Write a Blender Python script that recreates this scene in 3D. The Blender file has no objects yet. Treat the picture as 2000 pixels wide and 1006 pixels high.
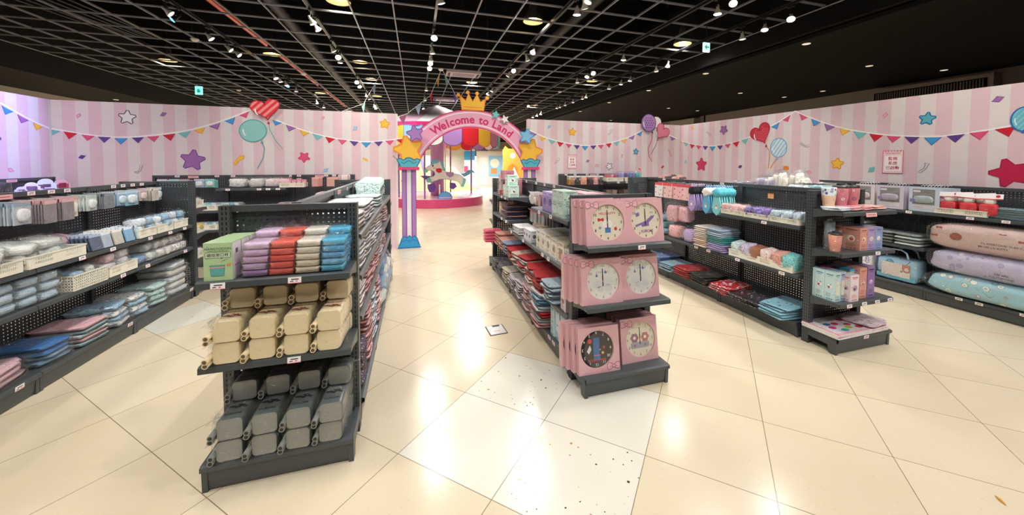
import bpy, math, random
from mathutils import Matrix, Vector, noise
# ------------------------------------------------------------------ camera, world, exposure
# Room frame in metres: x to the right along the striped back wall, y away from the viewer, z up.
SC = bpy.context.scene
COL = SC.collection
R = math.radians
cam_d = bpy.data.cameras.new('camera')
cam_d.sensor_width = 36.0
cam_d.lens = 12.935
cam_d.shift_x = -0.0173
cam_d.shift_y = -0.0788
cam_d.clip_end = 200
cam = bpy.data.objects.new('camera', cam_d)
COL.objects.link(cam)
_p, _r, _yaw = 0.0402, 0.0048, R(-17.2)
_fw = Vector((0, math.cos(_p), -math.sin(_p)))
_up = Vector((0, math.sin(_p), math.cos(_p)))
_rt = Vector((1, 0, 0))
_rt2 = math.cos(_r) * _rt + math.sin(_r) * _up
_up2 = -math.sin(_r) * _rt + math.cos(_r) * _up
_m = Matrix((_rt2, _up2, -_fw)).transposed().to_4x4()
cam.matrix_world = Matrix.Translation((0, 0, 1.587)) @ Matrix.Rotation(_yaw, 4, 'Z') @ _m
SC.camera = cam
SC.view_settings.view_transform = 'Standard'
SC.view_settings.look = 'None'
SC.view_settings.gamma = 1
SC.view_settings.use_curve_mapping = False
SC.view_settings.exposure = 0.0
world = bpy.data.worlds.new('world')
SC.world = world
world.use_nodes = True
world.node_tree.nodes['Background'].inputs[0].default_value = (0.9, 0.95, 1.0, 1)
world.node_tree.nodes['Background'].inputs[1].default_value = 0.0
SPOT_W = 52.0        # watt of one track lamp
PEND_W = 60.0       # watt of one pendant lamp
rnd = random.Random(7)

# ------------------------------------------------------------------ materials
MATS = {}
def hexc(h):
    h = h.lstrip('#')
    c = [int(h[i:i + 2], 16) / 255 for i in (0, 2, 4)]
    return tuple(x / 12.92 if x <= .04045 else ((x + .055) / 1.055) ** 2.4 for x in c) + (1,)

class NT:
    def __init__(s, name):
        s.m = bpy.data.materials.new(name); s.m.use_nodes = True
        s.t = s.m.node_tree; s.b = s.t.nodes['Principled BSDF']; s.o = s.t.nodes['Material Output']
    def n(s, typ, ins=None, **kw):
        nd = s.t.nodes.new(typ)
        for k, v in kw.items(): setattr(nd, k, v)
        for k, v in (ins or {}).items():
            if isinstance(v, bpy.types.NodeSocket): s.t.links.new(v, nd.inputs[k])
            else: nd.inputs[k].default_value = v
        return nd
    def math(s, op, a, b=0.0, c=0.0):
        return s.n('ShaderNodeMath', {0: a, 1: b, 2: c}, operation=op).outputs[0]
    def mix(s, f, a, b):
        nd = s.n('ShaderNodeMix', data_type='RGBA')
        for i, v in ((0, f), (6, a), (7, b)):
            if isinstance(v, bpy.types.NodeSocket): s.t.links.new(v, nd.inputs[i])
            else: nd.inputs[i].default_value = v
        return nd.outputs[2]
    def set(s, **kw):
        for k, v in kw.items():
            k = k.replace('_', ' ')
            if isinstance(v, bpy.types.NodeSocket): s.t.links.new(v, s.b.inputs[k])
            else: s.b.inputs[k].default_value = v
        return s
    def obj(s): return s.n('ShaderNodeTexCoord').outputs['Object']
    def xyz(s, v=None):
        q = s.n('ShaderNodeSeparateXYZ', {0: v if v is not None else s.obj()}); return q.outputs

def mat(key, col, rough=.5, metal=0, coat=0, spec=.5, emit=0, ecol=None):
    if key in MATS: return MATS[key]
    t = NT(key)
    c = hexc(col) if isinstance(col, str) else col
    # a very slight procedural tone variation keeps plain surfaces from looking digital
    nz = t.n('ShaderNodeTexNoise', {'Vector': t.obj(), 'Scale': 9.0, 'Detail': 2.0})
    c2 = tuple(x * .9 for x in c[:3]) + (1,)
    t.set(Base_Color=t.mix(nz.outputs[0], c, c2), Roughness=rough, Metallic=metal)
    t.b.inputs['Specular IOR Level'].default_value = spec
    if coat: t.set(Coat_Weight=coat, Coat_Roughness=.08)
    if emit:
        t.b.inputs['Emission Color'].default_value = hexc(ecol) if ecol else c
        t.b.inputs['Emission Strength'].default_value = emit
    MATS[key] = t.m
    return t.m

def C(col, kind='m'):
    """plain colour material: m matt print, g glossy card, w wrapped in film (wrinkled clear coat)"""
    key = 'colour_' + kind + '_' + col.lstrip('#')
    if key in MATS: return MATS[key]
    if kind == 'm': return mat(key, col, .6)
    if kind == 'g': return mat(key, col, .3, coat=.3)
    t = NT(key)
    v = t.obj()
    n1 = t.n('ShaderNodeTexNoise', {'Vector': v, 'Scale': 24.0, 'Detail': 3.0, 'Distortion': 1.8})
    n0 = t.n('ShaderNodeTexNoise', {'Vector': v, 'Scale': 7.0, 'Detail': 2.0, 'Distortion': .8})
    bp = t.n('ShaderNodeBump', {'Height': n1.outputs[0], 'Strength': 1.0, 'Distance': .03})
    b0 = t.n('ShaderNodeBump', {'Height': n0.outputs[0], 'Strength': .45, 'Distance': .04})
    c = hexc(col); c2 = tuple(x * .80 for x in c[:3]) + (1,)
    t.set(Base_Color=t.mix(n0.outputs[0], c, c2), Roughness=.5, Coat_Weight=1.0, Coat_Roughness=.07)
    t.b.inputs['Coat IOR'].default_value = 1.6
    t.t.links.new(bp.outputs[0], t.b.inputs['Coat Normal'])
    t.t.links.new(b0.outputs[0], t.b.inputs['Normal'])
    MATS[key] = t.m
    return t.m

def F(base, a1, a2, scale=22.0, wrap=True, amt=.3):
    """printed cloth or paper: base colour with small two-colour motifs, optionally under wrinkled film"""
    key = 'print_%s_%s_%s_%g_%d_%g' % (base[1:], a1[1:], a2[1:], scale, wrap, amt)
    if key in MATS: return MATS[key]
    t = NT(key); v = t.obj()
    vo = t.n('ShaderNodeTexVoronoi', {'Vector': v, 'Scale': scale, 'Randomness': .85})
    d = vo.outputs['Distance']; cc = t.n('ShaderNodeSeparateColor', {0: vo.outputs['Color']}).outputs
    spot = t.math('LESS_THAN', d, amt)
    spot = t.math('MULTIPLY', spot, t.math('LESS_THAN', cc[0], .75))
    ring = t.math('LESS_THAN', d, amt * .55)
    col = t.mix(t.math('GREATER_THAN', cc[1], .5), hexc(a1), hexc(a2))
    col = t.mix(t.math('MULTIPLY', ring, t.math('GREATER_THAN', cc[2], .5)), col, hexc(base))
    # thin dark drawing lines and an ink rim round the motifs
    ln = t.n('ShaderNodeTexNoise', {'Vector': v, 'Scale': scale * .35, 'Detail': 1.0}).outputs[0]
    lines = t.math('MULTIPLY', t.math('LESS_THAN', t.math('ABSOLUTE', t.math('SUBTRACT', ln, .5)), .004), t.math('GREATER_THAN', cc[2], .6))
    rim = t.math('MULTIPLY', t.math('LESS_THAN', t.math('ABSOLUTE', t.math('SUBTRACT', d, amt)), .028), t.math('LESS_THAN', cc[0], .75))
    ink = t.math('MAXIMUM', lines, rim)
    full = t.mix(spot, hexc(base), col)
    full = t.mix(t.math('MULTIPLY', ink, .7), full, tuple(x * .28 for x in hexc(a1)[:3]) + (1,))
    t.set(Base_Color=full, Roughness=.6)
    if wrap:
        n1 = t.n('ShaderNodeTexNoise', {'Vector': v, 'Scale': 22.0, 'Detail': 3.0, 'Distortion': 1.8})
        bp = t.n('ShaderNodeBump', {'Height': n1.outputs[0], 'Strength': 1.0, 'Distance': .025})
        t.set(Coat_Weight=1.0, Coat_Roughness=.07)
        t.b.inputs['Coat IOR'].default_value = 1.6
        t.t.links.new(bp.outputs[0], t.b.inputs['Coat Normal'])
        b0 = t.n('ShaderNodeBump', {'Height': t.n('ShaderNodeTexNoise', {'Vector': v, 'Scale': 6.0, 'Detail': 2.0, 'Distortion': .8}).outputs[0], 'Strength': .45, 'Distance': .04})
        t.t.links.new(b0.outputs[0], t.b.inputs['Normal'])
    MATS[key] = t.m
    return t.m

def film_mat():
    if 'film' in MATS: return MATS['film']
    t = NT('clear_film')
    n1 = t.n('ShaderNodeTexNoise', {'Vector': t.obj(), 'Scale': 34.0, 'Detail': 3.0, 'Distortion': 2.0})
    bp = t.n('ShaderNodeBump', {'Height': n1.outputs[0], 'Strength': 1.0, 'Distance': .03})
    gl = t.n('ShaderNodeBsdfGlossy', {'Color': (1, 1, 1, 1), 'Roughness': .09, 'Normal': bp.outputs[0]})
    tr = t.n('ShaderNodeBsdfTransparent', {'Color': (.995, .995, .995, 1)})
    lw = t.n('ShaderNodeLayerWeight', {'Blend': .5})
    f2 = t.math('POWER', lw.outputs['Facing'], 3.0)
    sh = t.math('GREATER_THAN', n1.outputs[0], .60)
    fac = t.math('ADD', t.math('ADD', t.math('MULTIPLY', f2, .34), .05), t.math('MULTIPLY', sh, .20))
    mx = t.n('ShaderNodeMixShader', {0: fac, 1: tr.outputs[0], 2: gl.outputs[0]})
    t.t.links.new(mx.outputs[0], t.o.inputs[0])
    MATS['film'] = t.m
    return t.m

def clear_plastic():
    if 'clearp' in MATS: return MATS['clearp']
    t = NT('clear_plastic')
    gl = t.n('ShaderNodeBsdfGlossy', {'Color': (1, 1, 1, 1), 'Roughness': .08})
    tr = t.n('ShaderNodeBsdfTransparent', {'Color': (.95, .95, .95, 1)})
    mx = t.n('ShaderNodeMixShader', {0: .1, 1: tr.outputs[0], 2: gl.outputs[0]})
    t.t.links.new(mx.outputs[0], t.o.inputs[0])
    MATS['clearp'] = t.m
    return t.m

def peg_mat():
    if 'peg' in MATS: return MATS['peg']
    t = NT('pegboard_steel')
    g = t.n('ShaderNodeNewGeometry').outputs['Position']
    x, y, z = t.xyz(g)[:3]
    nx = t.xyz(t.n('ShaderNodeNewGeometry').outputs['Normal'])
    # the holes run along the board, whichever way it faces
    along = t.mix(t.math('GREATER_THAN', t.math('ABSOLUTE', nx[0]), .7), t.n('ShaderNodeCombineXYZ', {0: x}).outputs[0], t.n('ShaderNodeCombineXYZ', {0: y}).outputs[0])
    a = t.xyz(along)[0]
    def cell(v, p, w):
        q = t.math('ABSOLUTE', t.math('SUBTRACT', t.math('FRACT', t.math('ADD', t.math('DIVIDE', v, p), 40.0)), .5))
        return t.math('LESS_THAN', q, w / p / 2)
    hole = t.math('MULTIPLY', cell(a, .0275, .0082), cell(z, .025, .0082))
    t.set(Base_Color=(.05, .057, .063, 1), Roughness=.45, Metallic=.25, Alpha=t.math('SUBTRACT', 1.0, hole))
    MATS['peg'] = t.m
    return t.m

def post_mat():
    if 'post' in MATS: return MATS['post']
    t = NT('slotted_post_steel')
    o = t.xyz()
    def cell(v, p, w, off):
        q = t.math('ABSOLUTE', t.math('SUBTRACT', t.math('FRACT', t.math('ADD', t.math('DIVIDE', v, p), 20 + off)), .5))
        return t.math('LESS_THAN', q, w / p / 2)
    def m(v): return t.math('MULTIPLY', cell(o[2], .027, .017, 0), cell(v, .018, .0055, 0))
    nx = t.xyz(t.n('ShaderNodeTexCoord').outputs['Normal'])
    sx = t.math('GREATER_THAN', t.math('ABSOLUTE', nx[0]), .7)
    slot = t.math('ADD', t.math('MULTIPLY', sx, m(o[1])), t.math('MULTIPLY', t.math('SUBTRACT', 1.0, sx), m(o[0])))
    t.set(Base_Color=t.mix(slot, (.075, .085, .09, 1), (.002, .002, .002, 1)), Roughness=.42, Metallic=.3)
    MATS['post'] = t.m
    return t.m

STEEL = mat('charcoal_steel', (.075, .085, .09, 1), .4, .2)
DARKST = mat('dark_steel', (.018, .02, .023, 1), .5, .2)
BLACK = mat('black_paint', (.0012, .0012, .0014, 1), .9, spec=.02)
GRIDM = mat('grid_bar_metal', (.30, .31, .33, 1), .4, .2)
WHITE = C('#f4f2ee'); TAG = C('#f7f4f2'); INK = C('#3a3434'); TAGPK = C('#f2b6b6')
BASK = mat('ivory_plastic', '#efe9d8', .4, coat=.1)

# ------------------------------------------------------------------ mesh builder
TXT = {}
def text_geo(s, bold=0.0):
    k = (s, bold)
    if k in TXT: return TXT[k]
    cu = bpy.data.curves.new('t', 'FONT'); cu.body = s; cu.size = 1.0; cu.resolution_u = 3
    cu.align_x = 'CENTER'; cu.offset = bold
    ob = bpy.data.objects.new('t', cu)
    me = bpy.data.meshes.new_from_object(ob)
    vs = [(v.co.x, v.co.y) for v in me.vertices]; fs = [tuple(p.vertices) for p in me.polygons]
    bpy.data.objects.remove(ob); bpy.data.curves.remove(cu); bpy.data.meshes.remove(me)
    TXT[k] = (vs, fs)
    return vs, fs

class MB:
    def __init__(s, T=None):
        s.v = []; s.f = []; s.m = []; s.sm = []; s.mats = []; s.T = T or Matrix()
    def mi(s, m):
        if m not in s.mats: s.mats.append(m)
        return s.mats.index(m)
    def add(s, vs, fs, m, smooth=False):
        b = len(s.v); T = s.T
        s.v += [tuple(T @ Vector(v)) for v in vs]
        k = s.mi(m) if not isinstance(m, list) else None
        for i, f in enumerate(fs):
            s.f.append([b + j for j in f]); s.m.append(k if k is not None else s.mi(m[i])); s.sm.append(smooth)
        return s
    def box(s, x0, x1, y0, y1, z0, z1, m):
        vs = [(x, y, z) for z in (z0, z1) for y in (y0, y1) for x in (x0, x1)]
        return s.add(vs, [(0, 2, 3, 1), (4, 5, 7, 6), (0, 1, 5, 4), (2, 6, 7, 3), (0, 4, 6, 2), (1, 3, 7, 5)], m)
    def cbox(s, cx, cy, cz, w, d, h, m): return s.box(cx - w / 2, cx + w / 2, cy - d / 2, cy + d / 2, cz - h / 2, cz + h / 2, m)
    def prism(s, pts, y0, y1, m, side=None, smooth=False):
        """polygon in local x,z extruded along y"""
        n = len(pts)
        vs = [(p[0], y0, p[1]) for p in pts] + [(p[0], y1, p[1]) for p in pts]
        s.add(vs, [list(range(n))[::-1] if y0 < y1 else list(range(n)), list(range(n, 2 * n))], m)
        s.add(vs, [(i, (i + 1) % n, n + (i + 1) % n, n + i) for i in range(n)], side or m, smooth)
        return s
    def poly(s, pts, y, m):
        return s.add([(p[0], y, p[1]) for p in pts], [list(range(len(pts)))], m)
    def ring(s, pts, y, w, m, closed=True):
        """flat outline of width w along a polyline in x,z at depth y"""
        n = len(pts); L = []; Rr = []
        for i in range(n):
            a = pts[(i - 1) % n] if closed or i > 0 else pts[i]; b = pts[(i + 1) % n] if closed or i < n - 1 else pts[i]
            dx, dz = b[0] - a[0], b[1] - a[1]; l = math.hypot(dx, dz) or 1
            nx, nz = -dz / l * w / 2, dx / l * w / 2
            L.append((pts[i][0] + nx, y, pts[i][1] + nz)); Rr.append((pts[i][0] - nx, y, pts[i][1] - nz))
        k = n if closed else n - 1
        return s.add(L + Rr, [(i, (i + 1) % n, n + (i + 1) % n, n + i) for i in range(k)], m)
    def tube(s, path, r, m, n=8, caps=True, smooth=True):
        P = [Vector(p) for p in path]; vs = []; fs = []
        rr = r if isinstance(r, (list, tuple)) else [r] * len(P)
        ref = Vector((0, 0, 1))
        for i, p in enumerate(P):
            t = (P[min(i + 1, len(P) - 1)] - P[max(i - 1, 0)]).normalized()
            a = ref if abs(t.dot(ref)) < .95 else Vector((1, 0, 0))
            u = t.cross(a).normalized(); w = t.cross(u)
            for k in range(n):
                an = 2 * math.pi * k / n
                vs.append(tuple(p + (u * math.cos(an) + w * math.sin(an)) * rr[i]))
        for i in range(len(P) - 1):
            for k in range(n):
                fs.append((i * n + k, i * n + (k + 1) % n, (i + 1) * n + (k + 1) % n, (i + 1) * n + k))
        s.add(vs, fs, m, smooth)
        if caps:
            b = (len(P) - 1) * n
            s.add(vs, [list(range(n))[::-1], [b + k for k in range(n)]], m)
        return s
    def lathe(s, prof, m, n=20, c=(0, 0, 0), smooth=True):
        vs = []; fs = []
        for r, z in prof:
            for k in range(n):
                a = 2 * math.pi * k / n
                vs.append((c[0] + r * math.cos(a), c[1] + r * math.sin(a), c[2] + z))
        ms = []
        for i in range(len(prof) - 1):
            for k in range(n):
                fs.append((i * n + k, i * n + (k + 1) % n, (i + 1) * n + (k + 1) % n, (i + 1) * n + k))
                if isinstance(m, list): ms.append(m[i])
        return s.add(vs, fs, ms or m, smooth)
    def disc(s, r, y, m, c=(0, 0), n=28, sx=1.0):
        return s.poly([(c[0] + r * sx * math.cos(2 * math.pi * k / n), c[1] + r * math.sin(2 * math.pi * k / n)) for k in range(n)], y, m)
    def text(s, st, cx, cz, size, m, y=0.0, bold=0.0, rot=0.0, sx=1.0):
        vs, fs = text_geo(st, bold); ca, sa = math.cos(rot), math.sin(rot)
        out = []
        for a, b in vs:
            a *= size * sx; b = b * size - size * .35
            out.append((cx + a * ca - b * sa, y, cz + a * sa + b * ca))
        return s.add(out, fs, m)
    def build(s, name, parent=None, loc=None, rot=None, scale=None, **props):
        me = mesh_from(s, name)
        return link(name, me, parent, loc, rot, scale, **props)

def mesh_from(s, name):
    me = bpy.data.meshes.new(name)
    me.from_pydata(s.v, [], s.f)
    for m in s.mats: me.materials.append(m)
    me.polygons.foreach_set('material_index', s.m)
    me.polygons.foreach_set('use_smooth', s.sm)
    me.update()
    return me

def link(name, me, parent=None, loc=None, rot=None, scale=None, **props):
    o = bpy.data.objects.new(name, me)
    COL.objects.link(o)
    if parent: o.parent = parent
    if loc is not None: o.location = loc
    if rot is not None: o.rotation_euler = rot if isinstance(rot, (tuple, list)) else (0, 0, rot)
    if scale is not None: o.scale = scale if isinstance(scale, (tuple, list)) else (scale,) * 3
    for k, v in props.items():
        if v: o[k] = v
    return o

def thing(name, loc, label, category, group=None, rot=0):
    return link(name, None, None, loc, rot, None, label=label, category=category, group=group)

def copy_tree(o, parent=None, loc=None, rot=None, label=None):
    c = o.copy(); COL.objects.link(c)
    if parent: c.parent = parent
    if loc is not None: c.location = loc
    if rot is not None: c.rotation_euler = rot if isinstance(rot, (tuple, list)) else (0, 0, rot)
    if label: c['label'] = label
    for ch in list(KIDS.get(o.name, [])):
        k = copy_tree(ch, c); KIDS.setdefault(c.name, []).append(k)
    return c
KIDS = {}
def kid(o):
    KIDS.setdefault(o.parent.name, []).append(o); return o

def ordl(i, n, what='from the left'):
    if n == 1: return ''
    if i == 0: return {'from the left': 'leftmost', 'from the front': 'frontmost', 'from the top': 'topmost'}.get(what, 'first')
    if i == n - 1: return {'from the left': 'rightmost', 'from the front': 'rearmost', 'from the top': 'bottom one'}.get(what, 'last')
    return ['first', 'second', 'third', 'fourth', 'fifth', 'sixth', 'seventh', 'eighth', 'ninth', 'tenth', 'eleventh', 'twelfth', 'thirteenth', 'fourteenth', 'fifteenth', 'sixteenth'][i] + ' ' + what

def star_pts(cx, cz, r, rot=0, k=.5, n=5, rnd_=0):
    pts = []
    for i in range(2 * n):
        a = math.pi / 2 + i * math.pi / n + R(rot)
        rr = r if i % 2 == 0 else r * k
        if i % 2 == 0:
            for da in (-.10, .10):
                pts.append((cx + rr * .96 * math.cos(a + da), cz + rr * .96 * math.sin(a + da)))
        else: pts.append((cx + rr * math.cos(a), cz + rr * math.sin(a)))
    return pts
# ------------------------------------------------------------------ floor, ceiling, walls
def floor_mat():
    t = NT('polished_stone_tiles')
    g = t.n('ShaderNodeNewGeometry').outputs['Position']
    th = -0.76639
    m = t.n('ShaderNodeVectorMath', {0: g, 1: (0.3121, 2.4914, 0)}, operation='SUBTRACT').outputs[0]
    rt = t.n('ShaderNodeVectorRotate', {'Vector': m, 'Angle': -th}, rotation_type='Z_AXIS').outputs[0]
    x, y, z = t.xyz(t.n('ShaderNodeVectorMath', {0: rt, 3: 1 / .6}, operation='SCALE').outputs[0])[:3]
    fx, fy = t.math('FRACT', t.math('ADD', x, 100.0)), t.math('FRACT', t.math('ADD', y, 100.0))
    ix, iy = t.math('FLOOR', x), t.math('FLOOR', y)
    def edge(f, w):
        return t.math('GREATER_THAN', t.math('ABSOLUTE', t.math('SUBTRACT', f, .5)), .5 - w)
    joint = t.math('MAXIMUM', edge(fx, .0035), edge(fy, .0035))
    ci = t.n('ShaderNodeCombineXYZ', {0: ix, 1: iy}).outputs[0]
    wn = t.n('ShaderNodeTexWhiteNoise', {'Vector': ci}).outputs[0]
    n1 = t.n('ShaderNodeTexNoise', {'Vector': g, 'Scale': 3.0, 'Detail': 4.0, 'Distortion': .6}).outputs[0]
    n2 = t.n('ShaderNodeTexNoise', {'Vector': g, 'Scale': 60.0, 'Detail': 2.0}).outputs[0]
    base = t.mix(wn, hexc('#d6c8ab'), hexc('#cebfa0'))
    base = t.mix(t.math('MULTIPLY', n1, .5), base, hexc('#e0d4bc'))
    base = t.mix(t.math('MULTIPLY', t.math('GREATER_THAN', n2, .68), .25), base, hexc('#b49a6c'))
    def is_cell(i, j):
        a = t.math('COMPARE', ix, float(i), .3); b = t.math('COMPARE', iy, float(j), .3)
        return t.math('MULTIPLY', a, b)
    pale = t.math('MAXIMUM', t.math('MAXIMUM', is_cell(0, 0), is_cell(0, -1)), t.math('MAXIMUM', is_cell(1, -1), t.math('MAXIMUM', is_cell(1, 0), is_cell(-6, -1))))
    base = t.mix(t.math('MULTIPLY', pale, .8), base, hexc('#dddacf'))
    vo = t.n('ShaderNodeTexVoronoi', {'Vector': g, 'Scale': 29.0}, distance='MANHATTAN')
    chip = t.math('LESS_THAN', vo.outputs['Distance'], t.math('MULTIPLY', t.n('ShaderNodeSeparateColor', {0: vo.outputs['Color']}).outputs[0], .30))
    chip = t.math('MULTIPLY', chip, t.math('GREATER_THAN', t.n('ShaderNodeSeparateColor', {0: vo.outputs['Color']}).outputs[1], .45))
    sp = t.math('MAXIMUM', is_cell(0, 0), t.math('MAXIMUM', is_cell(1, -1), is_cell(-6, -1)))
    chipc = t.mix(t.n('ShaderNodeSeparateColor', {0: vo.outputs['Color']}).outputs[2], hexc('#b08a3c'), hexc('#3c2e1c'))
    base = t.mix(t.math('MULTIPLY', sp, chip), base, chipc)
    base = t.mix(t.math('MULTIPLY', joint, .75), base, hexc('#5c4a28'))
    rough = t.math('ADD', t.math('MULTIPLY', n1, .12), .13)
    t.set(Base_Color=base, Roughness=rough)
    t.b.inputs['Specular IOR Level'].default_value = .5
    return t.m
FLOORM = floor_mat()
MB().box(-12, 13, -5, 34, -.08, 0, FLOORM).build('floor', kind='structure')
# plenum slab above the open grid, and the black soffits either side
MB().box(-12, 13, -5, 34, 5.0, 5.1, BLACK).build('ceiling', kind='structure')
SOFF = mat('black_soffit', (.0035, .0034, .0033, 1), .6, spec=.25)
EDGE = mat('aluminium_edge', (.75, .75, .75, 1), .3, .5)
m = MB()
m.box(5.66, 5.80, -5, 34, 3.56, 5.0, SOFF); m.box(5.80, 11.2, -5, 34, 3.50, 3.56, SOFF)
m.box(5.74, 11.2, -5, 34, 3.56, 3.6, SOFF); m.box(5.652, 5.66, -5, 26, 3.835, 3.85, EDGE)
m.build('trim_1', kind='structure')
m = MB()
m.box(-7.6, -7.46, -5, 34, 3.35, 5.0, SOFF); m.box(-9.45, -7.6, -5, 34, 3.36, 3.42, SOFF); m.box(-7.46, -7.452, -5, 26, 3.835, 3.85, EDGE)
m.build('trim_2', kind='structure')
GREYW = mat('grey_plaster', '#8b8176', .8)
m = MB(); m.box(11.2, 11.4, -5, 34, 0, 3.56, GREYW)
m.box(10.9, 11.2, 12.5, 14.0, 2.2, 3.42, mat('pale_plaster', '#a59c90', .7)); m.box(11.17, 11.2, 12.2, 12.24, 0, 3.5, BLACK)
m.build('wall_right_outer', kind='structure')
MB().box(-9.6, -9.45, -5, 34, 0, 3.42, mat('pale_plaster2', '#b3aa9c', .7)).build('wall_left_outer', kind='structure')
MB().box(-12, 13, -5.2, -5, 0, 5, mat('dim_plaster', '#4a453f', .8)).build('wall_front_outer', kind='structure')
BEIGE = mat('beige_bulkhead', '#cdb893', .6)
m = MB(); m.box(-12, 13, 34, 34.2, 0, 5, mat('back_plaster', '#d8d3cc', .7)); m.box(-12, 13, 32.6, 34, 2.75, 3.4, BEIGE); m.box(-12, 13, 32.6, 34, 3.4, 5, BLACK)
m.build('wall_back_outer', kind='structure')

# open grid of metal bars
m = MB()
for k in range(-12, 10):
    X = -.3 + .6 * k
    if -7.45 < X < 5.62: m.box(X - .009, X + .009, -4.8, 30, 3.84, 3.866, GRIDM)
for k in range(-8, 50):
    Y = .29 + .6 * k
    for d in (-.016, .016): m.box(-7.45, 5.62, Y + d - .0055, Y + d + .0055, 3.842, 3.86, GRIDM)
m.build('trim_3', kind='structure')
# hangers, ducts and the orange sprinkler pipe above the grid
m = MB()
rr = random.Random(3)
for i in range(46):
    x, y = rr.uniform(-7, 5), rr.uniform(3, 20)
    m.tube([(x, y, 3.87), (x, y, 5.0)], .006, DARKST, 5)
m.build('trim_4', kind='structure')
def duct(nm, pts, r, mt, label, cat):
    o = MB().tube(pts, r, mt, 14).build(nm); o['label'] = label; o['category'] = cat
duct('sprinkler_pipe', [(-3.35, 2, 4.35), (-3.4, 26, 4.35)], .05, C('#d8421c', 'g'), 'orange sprinkler pipe running above the ceiling grid', 'pipe')
duct('air_duct', [(-2.5, -2, 4.6), (-2.7, 26, 4.6)], .12, mat('duct_grey', (.014, .014, .014, 1), .5, .3), 'round dark grey air duct above the ceiling grid, left of centre', 'duct')
duct('air_duct', [(3.2, -2, 4.6), (3.2, 26, 4.6)], .12, mat('duct_grey', (.014, .014, .014, 1), .5, .3), 'round dark grey air duct above the ceiling grid, right of centre', 'duct')
m = MB(); m.box(-6.2, -5.2, 6.2, 7.6, 4.1, 4.5, DARKST)
for i in range(8): m.tube([(-6.1 + i * .12, 5.8, 4.0 + .05 * (i % 3)), (-5.8 + i * .1, 9.8, 4.15)], .02, DARKST, 5)
o = m.build('cable_tray'); o['label'] = 'dark tray of cables above the ceiling grid at upper left'; o['category'] = 'cable tray'

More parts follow.
